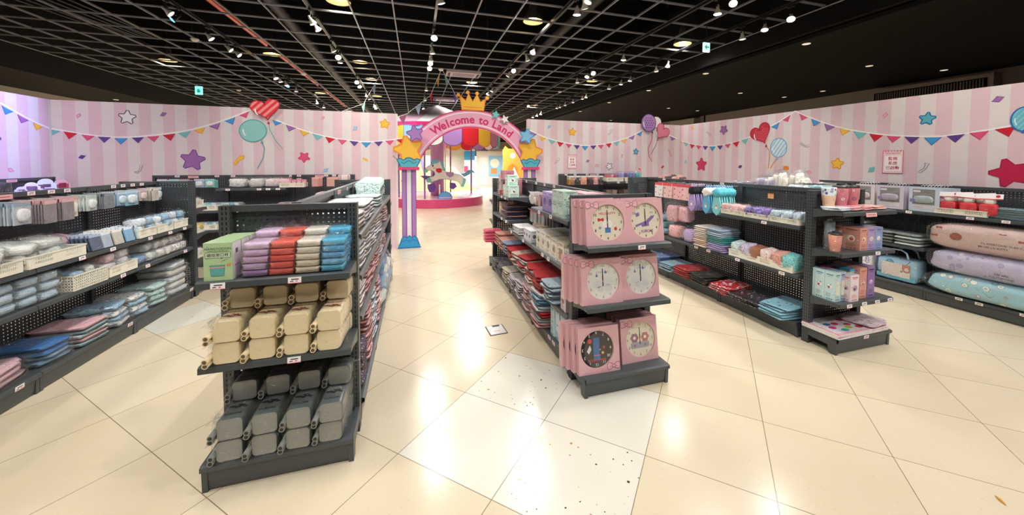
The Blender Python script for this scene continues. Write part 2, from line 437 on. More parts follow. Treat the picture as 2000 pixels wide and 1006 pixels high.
# ---- partition walls with their printed mural
PAL = dict(rd='#d4112a', pk='#e2547f', pu='#a56cb0', dp='#5b3a8c', bl='#3f9bd8', tl='#7cc4bf', yl='#f8c43c', wh='#fbf7f4', wt='#f3efee', dk='#3d2c3c', dv='#6a3f86',
           pr='#d83a66', mg='#b01548', tb='#5cb3c4', db='#1467a8', cr='#c9154a', lp='#eeb6c8', lb='#9fcbe8')
PAL['or'] = '#ee8a1e'
PINKS = mat('wall_pink', '#e4c5ca', .75); CREAMS = mat('wall_cream', '#e6dbd8', .75); WTOP = mat('wall_core', '#e8ddd8', .8)
MURAL = '''{"left":[["flag","bl",[6.387,2.262],[6.516,2.204],[6.424,2.155]],["flag","pu",[6.576,2.174],[6.711,2.113],[6.617,2.067]],["flag","yl",[6.775,2.091],[6.902,2.045],[6.814,1.989]],["line","wh",0.03,[6.371,2.295],[6.52,2.221],[6.679,2.147],[6.849,2.079],[7.004,2.033]],["conf","lp","pk",[6.416,1.473],[6.459,1.477],[6.492,1.437],[6.442,1.429]],["conf","dp","dv",[6.35,1.869],[6.36,1.845],[6.351,1.826],[6.343,1.844]]],"back":[["flag","tl",[-4.956,2.021],[-4.858,1.997],[-4.959,1.931]],["flag","rd",[-4.817,1.993],[-4.677,1.969],[-4.768,1.886]],["flag","pk",[-4.625,1.954],[-4.486,1.937],[-4.566,1.866]],["flag","dp",[-4.443,1.929],[-4.303,1.923],[-4.378,1.84]],["flag","bl",[-4.255,1.911],[-4.108,1.911],[-4.188,1.821]],["flag","dp",[-4.053,1.923],[-3.917,1.932],[-3.985,1.844]],["flag","pk",[-3.871,1.945],[-3.733,1.956],[-3.793,1.864]],["flag","rd",[-3.684,1.973],[-3.535,1.997],[-3.589,1.887]],["flag","tl",[-3.495,2.007],[-3.34,2.041],[-3.404,1.935]],["flag","yl",[-3.293,2.057],[-3.156,2.101],[-3.194,2.002]],["flag","pu",[-3.094,2.125],[-2.954,2.184],[-2.99,2.078]],["flag","bl",[-2.889,2.217],[-2.754,2.277],[-2.788,2.163]],["flag","pk",[-2.691,2.316],[-2.569,2.378],[-2.601,2.274]],["flag","bl",[-2.233,2.254],[-2.11,2.215],[-2.198,2.165]],["flag","pu",[-2.045,2.185],[-1.905,2.136],[-2.007,2.078]],["flag","yl",[-1.84,2.105],[-1.71,2.062],[-1.798,2.003]],["flag","tl",[-1.661,2.049],[-1.507,2.009],[-1.597,1.939]],["flag","rd",[-1.466,2.0],[-1.322,1.97],[-1.414,1.893]],["flag","pk",[-1.275,1.963],[-1.137,1.949],[-1.213,1.87]],["flag","dp",[-1.092,1.94],[-0.954,1.926],[-1.021,1.849]],["flag","bl",[-0.905,1.918],[-0.754,1.919],[-0.833,1.831]],["flag","dp",[-0.698,1.93],[-0.557,1.942],[-0.627,1.854]],["flag","pk",[-0.514,1.952],[-0.375,1.967],[-0.439,1.876]],["flag","rd",[-0.331,1.978],[-0.186,2.003],[-0.236,1.9]],["line","wh",0.03,[-4.975,2.035],[-4.819,2.002],[-4.625,1.963],[-4.44,1.936],[-4.251,1.924],[-4.103,1.928],[-3.875,1.953],[-3.688,1.983],[-3.482,2.022],[-3.32,2.068],[-3.155,2.123],[-2.953,2.204],[-2.754,2.297],[-2.528,2.409]],["line","wh",0.03,[-2.187,2.255],[-2.045,2.192],[-1.84,2.115],[-1.661,2.056],[-1.466,2.005],[-1.275,1.968],[-1.092,1.946],[-0.905,1.927],[-0.754,1.927],[-0.557,1.948],[-0.375,1.975],[-0.186,2.009],[-0.108,2.032]],["star","wt","dk",[-4.101,2.222],0.11,-4],["star","pu","dv",[-3.321,1.591],0.169,-8],["star","pk","pr",[-1.792,1.65],0.091,33],["star","yl","or",[-0.522,2.251],0.089,-6],["conf","lp","pk",[-4.675,2.223],[-4.632,2.26],[-4.623,2.235],[-4.667,2.185]],["conf","pu","dv",[-3.709,2.263],[-3.676,2.317],[-3.628,2.308],[-3.665,2.261]],["conf","dp","dv",[-4.676,1.616],[-4.642,1.655],[-4.589,1.646],[-4.63,1.601]],["conf","lp","pk",[-1.527,2.298],[-1.499,2.351],[-1.476,2.337],[-1.51,2.284]],["conf","lb","bl",[-1.038,2.122],[-1.02,2.179],[-0.968,2.19],[-0.986,2.131]],["conf","yl","or",[-0.884,1.652],[-0.805,1.613],[-0.814,1.582],[-0.888,1.624]],["conf","lb","bl",[-1.507,1.397],[-1.49,1.449],[-1.434,1.467],[-1.451,1.409]],["conf","yl","or",[-2.795,1.537],[-2.701,1.664],[-2.64,1.669],[-2.65,1.615],[-2.711,1.588],[-2.774,1.504]],["line","dk",0.006,[-4.043,1.408],[-4.006,1.388],[-3.967,1.427],[-3.937,1.504],[-3.977,1.508],[-3.973,1.471],[-3.99,1.427],[-4.036,1.408]],["line","dk",0.006,[-0.392,1.693],[-0.378,1.656],[-0.319,1.625],[-0.26,1.618],[-0.267,1.657],[-0.312,1.631],[-0.363,1.667],[-0.392,1.693]],["bal","heart_stripe",[-2.318,2.402],0.206,0.162,10,[-2.286,2.205],[-2.27,2.085],[-2.193,1.916],[-2.099,1.789]],["bal","teal",[-2.512,2.071],0.187,0.175,20,[-2.393,1.89],[-2.359,1.785],[-2.383,1.628],[-2.468,1.457]]],"right_back":[["flag","pu",[2.184,2.202],[2.328,2.144],[2.228,2.092]],["flag","yl",[2.389,2.114],[2.52,2.068],[2.433,2.015]],["flag","tl",[2.568,2.056],[2.721,2.018],[2.636,1.953]],["flag","rd",[2.76,2.01],[2.905,1.983],[2.819,1.903]],["flag","pk",[2.95,1.972],[3.088,1.954],[3.015,1.88]],["flag","dp",[3.13,1.945],[3.268,1.939],[3.204,1.858]],["flag","bl",[3.317,1.931],[3.464,1.925],[3.389,1.837]],["flag","dp",[3.509,1.938],[3.647,1.946],[3.581,1.86]],["flag","pk",[3.685,1.952],[3.822,1.966],[3.765,1.878]],["flag","rd",[3.871,1.981],[4.008,2.003],[3.958,1.901]],["flag","tl",[4.051,2.014],[4.2,2.054],[4.146,1.948]],["flag","yl",[4.24,2.062],[4.37,2.106],[4.335,2.006]],["flag","pu",[4.435,2.125],[4.573,2.188],[4.534,2.087]],["flag","bl",[4.628,2.21],[4.762,2.277],[4.722,2.168]],["flag","pu",[5.5,2.188],[5.638,2.132],[5.544,2.087]],["line","wh",0.03,[2.147,2.233],[2.328,2.153],[2.52,2.079],[2.721,2.028],[2.905,1.99],[3.088,1.961],[3.268,1.944],[3.464,1.934],[3.646,1.951],[3.822,1.972],[4.008,2.01],[4.2,2.062],[4.37,2.115],[4.573,2.2],[4.788,2.308]],["line","wh",0.03,[5.42,2.228],[5.5,2.197],[5.71,2.128]],["star","yl","or",[3.095,2.211],0.085,-6],["star","tb","db",[4.613,1.825],0.072,-4],["star","wt","dk",[3.964,1.501],0.084,28],["conf","lb","bl",[2.549,2.265],[2.568,2.32],[2.624,2.339],[2.607,2.283]],["conf","lp","pk",[3.504,2.3],[3.538,2.318],[3.586,2.291],[3.549,2.267]],["conf","pu","dv",[3.415,1.595],[3.446,1.638],[3.494,1.63],[3.462,1.587]],["conf","lp","pk",[4.25,1.705],[4.265,1.767],[4.293,1.754],[4.276,1.697]],["conf","lp","or",[3.629,1.544],[3.716,1.544],[3.712,1.488],[3.629,1.492]],["conf","or","or",[4.673,1.475],[4.749,1.444],[4.733,1.408],[4.686,1.448]],["conf","cr","pr",[5.27,1.465],[5.31,1.517],[5.354,1.515],[5.311,1.462]],["conf","lp","or",[5.446,1.891],[5.484,1.855],[5.553,1.726],[5.524,1.725]],["line","dk",0.006,[3.926,2.183],[3.979,2.237],[3.988,2.286],[4.023,2.287],[4.024,2.252],[3.97,2.193],[3.94,2.166],[3.926,2.183]],["line","dk",0.006,[2.71,1.562],[2.773,1.634],[2.772,1.676],[2.814,1.673],[2.809,1.634],[2.764,1.58],[2.719,1.553],[2.71,1.562]],["bal","dots",[4.911,2.462],0.18,0.189,10,[5.006,2.257],[5.013,2.121],[4.912,1.901],[4.937,1.72],[5.02,1.612]],["bal","heart_pink",[5.246,2.254],0.173,0.168,-35,[5.142,2.097],[5.112,1.977],[5.04,1.867],[4.989,1.775]],["bal","white",[5.112,2.487],0.124,0.112,0]],"right":[["flag","yl",[-0.083,2.12],[0.055,2.069],[-0.027,2.013]],["flag","tl",[0.103,2.059],[0.251,2.015],[0.167,1.948]],["flag","rd",[0.291,2.007],[0.431,1.973],[0.341,1.901]],["flag","pk",[0.474,1.968],[0.616,1.95],[0.542,1.877]],["flag","dp",[0.657,1.947],[0.794,1.936],[0.724,1.857]],["flag","bl",[0.836,1.929],[0.988,1.923],[0.911,1.831]],["flag","dp",[1.028,1.934],[1.168,1.941],[1.104,1.853]],["flag","pk",[1.214,1.953],[1.347,1.965],[1.286,1.878]],["flag","rd",[1.392,1.977],[1.538,2.004],[1.486,1.896]],["flag","tl",[1.579,2.018],[1.73,2.053],[1.67,1.939]],["flag","bl",[2.17,2.219],[2.303,2.282],[2.269,2.17]],["flag","pk",[2.362,2.318],[2.485,2.387],[2.452,2.276]],["flag","pk",[2.637,2.389],[2.762,2.314],[2.673,2.276]],["flag","bl",[2.823,2.284],[2.952,2.221],[2.855,2.171]],["flag","pu",[3.011,2.194],[3.152,2.133],[3.048,2.08]],["flag","yl",[3.215,2.107],[3.346,2.061],[3.256,1.999]],["flag","tl",[3.392,2.05],[3.549,2.011],[3.46,1.933]],["flag","rd",[3.584,2.0],[3.731,1.967],[3.643,1.886]],["flag","pk",[3.778,1.957],[3.916,1.94],[3.839,1.865]],["flag","dp",[3.957,1.936],[4.101,1.921],[4.028,1.843]],["flag","bl",[4.148,1.911],[4.296,1.907],[4.215,1.817]],["flag","dp",[4.345,1.919],[4.487,1.932],[4.417,1.84]],["flag","pk",[4.527,1.941],[4.669,1.956],[4.609,1.861]],["flag","rd",[4.716,1.967],[4.851,1.987],[4.814,1.882]],["line","wh",0.025,[-0.098,2.135],[0.055,2.076],[0.251,2.019],[0.431,1.978],[0.615,1.954],[0.794,1.939],[0.988,1.931],[1.168,1.944],[1.347,1.969],[1.538,2.008],[1.73,2.058],[1.773,2.075]],["line","wh",0.025,[2.145,2.227],[2.303,2.296],[2.485,2.395],[2.564,2.439],[2.636,2.398],[2.762,2.322]],["line","wh",0.025,[2.756,2.331],[2.952,2.231],[3.152,2.14],[3.346,2.072],[3.548,2.017],[3.731,1.978],[3.916,1.947],[4.101,1.93],[4.295,1.918],[4.487,1.936],[4.668,1.966],[4.83,1.997]],["star","pu","dv",[1.179,2.243],0.095,36],["star","pr","mg",[0.629,1.548],0.149,0],["star","yl","or",[3.201,1.583],0.087,-5],["star","tb","db",[4.164,2.142],0.082,-8],["star","cr","mg",[4.839,1.495],0.161,90],["conf","yl","or",[0.317,2.378],[0.352,2.375],[0.401,2.324],[0.369,2.309]],["conf","lb","bl",[0.144,1.574],[0.162,1.629],[0.21,1.637],[0.194,1.574]],["conf","dp","dv",[1.529,1.498],[1.553,1.543],[1.617,1.541],[1.587,1.488]],["conf","or","or",[2.399,1.538],[2.491,1.539],[2.49,1.475],[2.398,1.473]],["conf","lp","pk",[3.722,2.23],[3.758,2.268],[3.776,2.244],[3.733,2.191]],["conf","lp","pk",[2.771,1.462],[2.817,1.474],[2.849,1.44],[2.8,1.422]],["conf","tl","tb",[3.585,1.47],[3.6,1.529],[3.658,1.542],[3.65,1.481]],["conf","pu","dv",[4.681,2.272],[4.716,2.322],[4.768,2.311],[4.732,2.262]],["line","dk",0.006,[0.749,2.222],[0.797,2.192],[0.85,2.14],[0.876,2.139],[0.866,2.176],[0.814,2.208],[0.769,2.239],[0.749,2.222]],["line","dk",0.006,[2.661,1.919],[2.683,1.881],[2.755,1.844],[2.805,1.85],[2.789,1.882],[2.755,1.864],[2.692,1.902],[2.676,1.927]],["line","dk",0.006,[4.101,1.484],[4.129,1.477],[4.174,1.526],[4.203,1.594],[4.16,1.597],[4.165,1.565],[4.151,1.529],[4.11,1.496]],["bal","heart_dots",[1.988,2.088],0.192,0.177,25,[2.083,1.894],[2.147,1.793],[2.151,1.677],[2.13,1.496]],["bal","blue_stripe",[2.306,1.851],0.142,0.159,0,[2.283,1.664],[2.215,1.573],[2.175,1.497]],["bal","big_blue",[4.916,2.058],0.093,0.126,0]]}'''
import json
MURAL = json.loads(MURAL)
DEP = [0]
def decor(m, items):
    for q in items:
        DEP[0] += 1; y = -.0018 - .00001 * (DEP[0] % 60)
        k = q[0]
        if k == 'flag':
            a, b, c = q[2:5]; col = PAL[q[1]]
            m.poly([a, b, c], y - .001, C(col))
            e = {'rd': 'mg', 'pk': 'pr', 'pu': 'dv', 'dp': 'dv', 'bl': 'db', 'tl': 'tb', 'yl': 'or'}[q[1]]
            m.ring([a, c, b], y - .0014, .008, C(PAL[e]), closed=False)
        elif k == 'line': m.ring([tuple(p) for p in q[3:]], y - (.0006 if q[2] > .01 else .002), q[2] * .75, C(PAL[q[1]]), closed=False)
        elif k == 'star':
            p = star_pts(q[3][0], q[3][1], q[4], q[5], .55); m.poly(p, y - .001, C(PAL[q[1]])); m.ring(p, y - .0016, .012, C(PAL[q[2]]))
        elif k == 'conf': m.poly([tuple(p) for p in q[3:]], y - .001, C(PAL[q[1]])); m.ring([tuple(p) for p in q[3:]], y - .0016, .006, C(PAL[q[2]]))
def balloon_shape(kind, cx, cz, rx, rz, rot):
    ca, sa = math.cos(R(rot)), math.sin(R(rot)); pts = []
    for i in range(48):
        t = 2 * math.pi * i / 48
        if kind.startswith('heart'):
            x = 16 * math.sin(t) ** 3 / 16.5; z = (13 * math.cos(t) - 5 * math.cos(2 * t) - 2 * math.cos(3 * t) - math.cos(4 * t) + 2.5) / 14.5
            x *= 1.04; z = z * 1.0 + .05
        else: x = math.sin(t); z = math.cos(t)
        x *= rx; z *= rz
        pts.append((cx + x * ca - z * sa, cz + x * sa + z * ca))
    return pts
def clip_band(pts, a, b, ang):
    """part of a convex-ish polygon whose rotated coordinate lies between a and b"""
    ca, sa = math.cos(ang), math.sin(ang)
    def cut(P, lim, keep_less):
        out = []
        for i in range(len(P)):
            p, q = P[i], P[(i + 1) % len(P)]
            dp, dq = p[0] * ca + p[1] * sa - lim, q[0] * ca + q[1] * sa - lim
            if keep_less: dp, dq = -dp, -dq
            if dp >= 0: out.append(p)
            if (dp > 0) != (dq > 0) and dp != dq:
                t = dp / (dp - dq); out.append((p[0] + (q[0] - p[0]) * t, p[1] + (q[1] - p[1]) * t))
        return out
    return cut(cut(pts, a, False), b, True)
BK = dict(heart_stripe=('#f6988f', '#e8303c', '#c8102e'), teal=('#93cfc8', None, '#4fa9a8'), dots=('#ab80ba', '#6a4488', '#4a2c6c'), heart_pink=('#e2688a', '#f09ab0', '#c02c58'),
          white=('#efe6e2', None, '#e0d4d0'), heart_dots=('#cf2740', '#f0909a', '#b00f30'), blue_stripe=('#e4ecf0', '#a3cfe6', '#6cb2dc'), big_blue=('#86cbd6', '#6abccc', '#1570b4'))
def balloon(m, q, y0, thick=0.0):
    kind, c, rx, rz, rot = q[1:6]; st = [tuple(p) for p in q[6:]]
    base, acc, line = BK[kind]
    P = balloon_shape(kind, c[0], c[1], rx, rz, rot)
    if thick: m.prism(P, y0, y0 + thick, C(base, 'm'), C('#f2eeee'))
    y = y0 - .001
    m.poly(P, y, C(base))
    if 'stripe' in kind or kind == 'heart_pink' or kind == 'big_blue':
        ang = {'heart_stripe': R(-45), 'blue_stripe': R(-35), 'heart_pink': R(8), 'big_blue': R(-35)}[kind]
        p0 = c[0] * math.cos(ang) + c[1] * math.sin(ang); w = rx * (.19 if kind != 'heart_pink' else .11)
        for i in range(-7, 8):
            B = clip_band(P, p0 + (2 * i - .5) * w, p0 + (2 * i + .5) * w, ang)
            if len(B) > 2: m.poly(B, y - .0004, C(acc))
    if 'dots' in kind:
        s = rx * (.33 if kind == 'dots' else .17); r = s * (.24 if kind == 'dots' else .22)
        for i in range(-8, 9):
            for j in range(-8, 9):
                x = c[0] + i * s + (s / 2 if j % 2 else 0); z = c[1] + j * s * .87
                if ((x - c[0]) / rx) ** 2 + ((z - c[1]) / rz) ** 2 < .68 and not (kind.startswith('heart') and (z - c[1]) > rz * .35 and abs(x - c[0] + rx * .2) < rx * .25): m.disc(r, y - .0004, C(acc), (x, z), 8)
    m.ring(P, y - .0008, .014, C(line))
    if kind != 'white':
        hl = [(c[0] - rx * .72 * math.cos(R(a)), c[1] - rz * .72 * math.sin(R(a))) for a in range(-10, 50, 10)]
        m.ring(hl, y - .001, rx * .09, C('#fdfbf8'), closed=False)
        kz = min(P, key=lambda p: p[1])
        if st: kz = (st[0][0], st[0][1])
        m.poly([(kz[0] - .022, kz[1] - .02), (kz[0] + .022, kz[1] - .02), (kz[0], kz[1] + .03)], y - .001, C(line))
    if st and not thick: m.ring(st, y - .0006, .012, C('#e88a30' if kind in ('heart_dots', 'blue_stripe') else line), closed=False)
def partition(name, T, u0, u1, ph, half, items, h=2.44):
    m = MB(T); m.box(u0, u1, 0, .09, 0, h, WTOP)
    k0 = math.floor((u0 - ph) / half) - 1; u = ph + k0 * half; k = k0
    while u < u1:
        a, b = max(u, u0), min(u + half, u1)
        if b > a: m.add([(a, -.001, 0), (b, -.001, 0), (b, -.001, h), (a, -.001, h)], [(0, 1, 2, 3)], PINKS if k % 2 == 0 else CREAMS)
        u += half; k += 1
    decor(m, [q for q in items if q[0] != 'bal'])
    for q in items:
        if q[0] == 'bal' and q[1] in ('teal', 'heart_dots', 'blue_stripe', 'big_blue'): balloon(m, q, -.004)
    m.build(name, kind='structure')
TL = Matrix(((0, -1, 0, -4.95), (1, 0, 0, 0), (0, 0, 1, 0), (0, 0, 0, 1)))
TBK = Matrix.Translation((0, 7.04, 0))
_dx, _dy = .25 / 4.9064, -4.9 / 4.9064
TR = Matrix(((_dx, -_dy, 0, 5.80), (_dy, _dx, 0, 7.06), (0, 0, 1, 0), (0, 0, 0, 1)))
partition('wall_left', TL, -1.5, 7.04, 6.57, .143, MURAL['left'])
partition('wall_back_left', TBK, -4.95, -.31, -4.834, .145, MURAL['back'])
partition('wall_back_right', TBK, 2.13, 5.80, 2.335, .1425, MURAL['right_back'])
partition('wall_right', TR, 0, 8.6, .52, .1430, MURAL['right'])
# cut-out balloons fixed to the top of the back wall
for q, key, lab in ((MURAL['back'], 'heart_stripe', 'red striped heart balloon cut-out on top edge of left pink wall'), (MURAL['right_back'], 'white', 'plain white round balloon cut-out behind the purple dotted one'),
                    (MURAL['right_back'], 'dots', 'purple dotted balloon cut-out on top edge of right pink wall'), (MURAL['right_back'], 'heart_pink', 'pink striped heart balloon cut-out beside purple dotted one')):
    b = [i for i in q if i[0] == 'bal' and i[1] == key][0]
    y = 7.04 - (.03 if key != 'white' else .014)
    c = b[2]
    t = thing('balloon_cutout', (c[0], y, c[1]), lab, 'balloon cutout', 'balloon cut-outs on the back wall')
    bb = b[:2] + [(0, 0)] + b[3:6]
    m = MB(); balloon(m, bb + [[b[6][0] - c[0], b[6][1] - c[1]]] if len(b) > 6 else bb, 0, .012 if key != 'white' else .01); m.build('balloon', t)
    if len(b) > 6:
        m = MB(); m.tube([(p[0] - c[0], .006, p[1] - c[1]) for p in b[6:]], .005, C({'heart_stripe': '#4fa9a8', 'dots': '#c02c58', 'heart_pink': '#5a3460'}[key]), 5); m.build('string', t)
# paper notices on the walls
def notice(T, u, z, w, h, lab):
    m = MB(T @ Matrix.Translation((u, -.006, z)))
    m.cbox(0, 0, 0, w, .002, h, C('#e2687e')); m.cbox(0, -.0006, 0, w - .012, .002, h - .012, C('#f8d7d8'))
    m.cbox(0, -.0012, -.02, w * .8, .002, h * .66, C('#fdf9f6'))
    for i, s in enumerate(('監視', '系統', '已啟動')): m.text(s, 0, h * (.14 - .2 * i), .048, C('#cf1f38'), -.0028, .015)
    for i in range(6): m.poly([(-w * .42 + i * w * .15, h * .47), (-w * .34 + i * w * .15, h * .47), (-w * .38 + i * w * .15, h * .43)], -.0026, C(('#5b3a8c', '#d4112a', '#e2547f', '#3f9bd8', '#5b3a8c', '#d4112a')[i]))
    m.text('Sanrio characters', 0, h * .38, .022, C('#cf1f38'), -.0028)
    o = m.build('notice_sheet'); o['label'] = lab; o['category'] = 'notice'; o['group'] = 'red and white paper notices on the pink walls'
notice(TR, 3.85, 1.612, .213, .302, 'red and white paper notice on right wall above eye mask packs')
notice(TBK, 3.095, 1.603, .20, .292, 'red and white paper notice on back wall right of the arch')
# second orange sticker on right wall is printed; peg note stuck on gondola comes with it

# ------------------------------------------------------------------ lamps
LAMPW = mat('lamp_white', '#efe9df', .35); LAMPG = mat('lamp_glow', '#fff4df', .4, emit=26, ecol='#fff1d8'); LAMPOFF = mat('lamp_soft_glow', '#f4f0ea', .4, emit=1.6, ecol='#fff2e0')
LAMPB = mat('lamp_glow_blue', '#58a8ff', .4, emit=7, ecol='#4ea2ff'); LAMPY = mat('lamp_glow_warm', '#ffe9b0', .4, emit=16, ecol='#ffdf9a'); TRK = mat('track_black', (.012, .012, .012, 1), .4)
def lamp_meshes():
    a = MB(); a.box(-.018, .018, -.05, .05, -.03, .0, TRK); a.tube([(0, 0, -.03), (0, 0, -.10)], .008, TRK, 6)
    a.box(-.03, .03, -.012, .012, -.12, -.10, TRK)
    ms = {}
    for k, g in (('on', LAMPG), ('off', LAMPOFF), ('blue', LAMPB)):
        b = MB(); b.lathe([(.0, .045), (.017, .045), (.019, .0), (.026, -.02), (.048, -.065), (.05, -.078)], LAMPW if k != 'blue' else TRK, 16)
        g_ = MB(); g_.lathe([(.047, -.074), (.035, -.082), (.018, -.086), (.0, -.087)], g, 16)
        ms[k] = (mesh_from(b, 'lamp_head'), mesh_from(g_, 'bulb'))
    return mesh_from(a, 'lamp_arm'), ms
ARM, HEADS = lamp_meshes()
for i, (X, y0) in enumerate(((-3.25, 4), (-1.44, 4), (.3, 4.5), (2.08, 3), (3.85, 2), (5.0, 2))):
    o = MB().box(X - .018, X + .018, -4, 16.5, 3.78, 3.815, TRK).build('light_track')
    o['label'] = 'black lighting track under the ceiling grid, ' + ('first', 'second', 'third', 'fourth', 'fifth', 'sixth')[i] + ' from the left'; o['category'] = 'track'; o['group'] = 'black lighting tracks'
def lamp(x, y, aim, kind='on', power=1.0, label='', col=(1, .99, .975), z=3.78, ang=100, nolight=False):
    t = thing('track_spotlight', (x, y, z), label, 'spotlight', 'spotlights on the ceiling tracks')
    link('lamp_arm', ARM, t)
    d = Vector(aim).normalized()
    q = Vector((0, 0, -1)).rotation_difference(d).to_euler()
    h = link('lamp_head', HEADS[kind][0], t, (0, 0, -.14), tuple(q)); link('bulb', HEADS[kind][1], t, (0, 0, -.14), tuple(q))
    if nolight: return
    ld = bpy.data.lights.new('spot', 'SPOT'); ld.energy = SPOT_W * power; ld.spot_size = R(ang); ld.spot_blend = .8; ld.shadow_soft_size = .035; ld.color = col
    lo = bpy.data.objects.new('spot_light', ld); COL.objects.link(lo); lo.parent = t
    lo.location = Vector((0, 0, -.14)) + d * .1; lo.rotation_euler = q
TRN = {-3.25: 'first', -1.44: 'second', .3: 'third', 2.08: 'fourth', 3.85: 'fifth', 5.0: 'sixth'}
LMP = {-3.25: [(6.35, 'off', (.9, .2, -.8)), (7.42, 'off', (.8, .1, -.9)), (8.08, 'off', (.9, .1, -.8)), (8.42, 'off', (.9, 0, -.8)), (10.42, 'on', (.5, -.2, -1)), (10.77, 'off', (.3, 0, -1)), (11.21, 'off', (.3, 0, -1)), (12.1, 'off', (0, 0, -1)), (14.36, 'on', (.2, .1, -1)), (15.4, 'on', (0, 0, -1))],
       -1.44: [(6.1, 'off', (.5, .1, -.9)), (6.38, 'off', (.6, 0, -.9)), (7.5, 'off', (.5, .2, -.9)), (8.05, 'on', (.35, -1.1, -.9)), (8.3, 'off', (0, 0, -1)), (10.42, 'on', (.3, -1.1, -.8)), (10.9, 'on', (.3, -.6, -1)), (12.3, 'off', (.2, 0, -1)), (12.9, 'off', (.5, 0, -1)), (14.6, 'on', (.4, -.4, -1)), (15.1, 'on', (.3, -.6, -1))],
       .3: [(4.81, 'off', (.3, .2, -1)), (6.32, 'on', (0, -1, -.8)), (7.06, 'off', (.1, 0, -1)), (7.58, 'off', (0, .1, -1)), (7.96, 'on', (0, -1.1, -.8)), (8.38, 'on', (0, -1, -.8)), (10.75, 'off', (-.1, 0, -1)), (12.51, 'off', (0, 0, -1)), (14.69, 'on', (0, -.6, -1))],
       2.08: [(4.23, 'off', (-.4, 0, -1)), (4.39, 'off', (.3, .3, -.9)), (4.61, 'on', (0, .1, -1)), (6.5, 'on', (-.5, -.5, -1)), (6.97, 'off', (.4, .1, -1)), (8.03, 'on', (0, -1.2, -.8)), (8.37, 'off', (-.5, .3, -1)), (10.31, 'off', (-.4, 0, -1)), (10.88, 'off', (-.5, -.3, -1))],
       3.85: [(3.77, 'off', (-.5, -.5, -.8)), (4.02, 'on', (0, 0, -1)), (6.34, 'on', (0, .1, -1)), (7.65, 'on', (-.2, -1.1, -.9)), (7.9, 'on', (-.4, -.3, -1)), (8.49, 'off', (.1, 0, -1)), (12.68, 'on', (0, -.6, -1))],
       5.0: [(3.9, 'on', (-.5, -.4, -1)), (4.3, 'off', (-.3, -.2, -1)), (4.7, 'off', (.1, 0, -1)), (6.51, 'off', (-.2, 0, -1)), (6.91, 'off', (.1, 0, -1)), (7.91, 'off', (-.2, 0, -1)), (8.33, 'off', (-.1, 0, -1)), (8.94, 'off', (0, 0, -1)), (10.34, 'off', (-.1, 0, -1)), (10.62, 'off', (.1, 0, -1)), (11.33, 'off', (0, 0, -1)), (12.01, 'off', (0, 0, -1)), (12.5, 'off', (0, 0, -1)), (12.77, 'off', (-.2, 0, -1)), (14.61, 'on', (-.2, 0, -1)), (15.13, 'on', (-.2, 0, -1)), (15.68, 'on', (-.2, 0, -1))]}
WO = ['nearest', 'second', 'third', 'fourth', 'fifth', 'sixth', 'seventh', 'eighth', 'ninth', 'tenth', 'eleventh', 'twelfth', 'thirteenth', 'fourteenth', 'fifteenth', 'sixteenth', 'farthest']
for X, L in LMP.items():
    for i, (y, k, aim) in enumerate(L):
        lamp(X, y, aim, k, 1.0, 'white spotlight, %s one in view on the %s track from the left' % (WO[i], TRN[X]), nolight=(k == 'off' and i % 2 == 1) or y > 12)
# unseen lamps added on the tracks overhead to light the foreground
for X in TRN:
    for y in (-1.2, .2, 1.4, 2.5, 3.3):
        if X > 3 and y > 3: continue
        aim = (rnd.uniform(-.5, .5), rnd.uniform(.35, .95), -1)
        lamp(X, y, aim, 'on', 1.35, 'white spotlights on the tracks above and behind the viewer, outside the photo')
BL = (.42, .45, 1.0)
lamp(-3.25, 6.62, (-1.7, -.9, -1.6), 'blue', 7.5, 'black spotlight with blue lens, nearer one on the first track', BL, ang=75)
lamp(-3.25, 11.45, (-.2, -.8, -1), 'blue', .6, 'black spotlight with blue lens, farther one on the first track', BL)
lamp(.3, 15.9, (-.2, -.9, -1), 'blue', .5, 'black spotlight with blue lens at far end of third track', BL)
lamp(-3.25, 4.4, (-1.7, .6, -1.9), 'blue', 5.5, 'black spotlight with blue lens above the left shelves, outside the photo', BL, ang=75)
# high-bay pendants hanging just above the grid
PD = MB(); PD.lathe([(.03, .34), (.05, .30), (.07, .2), (.13, .1), (.17, .03), (.172, .0)], mat('lamp_dome', (.16, .14, .11, 1), .5, .4), 24)
PD.lathe([(.166, .0), (.14, .05), (.08, .12)], mat('lamp_reflector', '#e8dfc4', .2, .3), 24)
PDm = mesh_from(PD, 'lamp_shade'); PG = MB(); PG.lathe([(.0, .035), (.05, .035), (.065, .06), (.06, .12)], LAMPY, 16); PGm = mesh_from(PG, 'bulb')
PR_ = MB(); PR_.tube([(0, 0, .33), (0, 0, 1.05)], .006, TRK, 6); PRm = mesh_from(PR_, 'cord')
PN = [(1.89, 5.95, 'above grid right of centre'), (5.05, 6.15, 'left of the green arrow sign'), (4.88, 9.7, 'deep in the grid beyond the arrow sign'), (-3.01, 9.54, 'beside the orange pipe'), (-1.24, 9.61, 'between second and third tracks'),
      (-5.56, 10.89, 'at far left over the left wall'), (-3.13, 14.39, 'far away over the striped heart balloon'), (-1.32, 14.4, 'far away left of third track'), (-1.07, 6.09, 'at top edge of the photo'), (4.69, 14.59, 'far away above the right pink wall'),
      (1.2, 14.4, 'far away just above the crown'), (1.9, 2.3, None), (-1.1, 2.3, None), (5.0, 2.5, None), (-4.5, 5.6, None), (-4.3, 2.3, None), (-1.1, -1.4, None), (2.2, -1.4, None)]  # entries with None are unseen lamps added for fill light
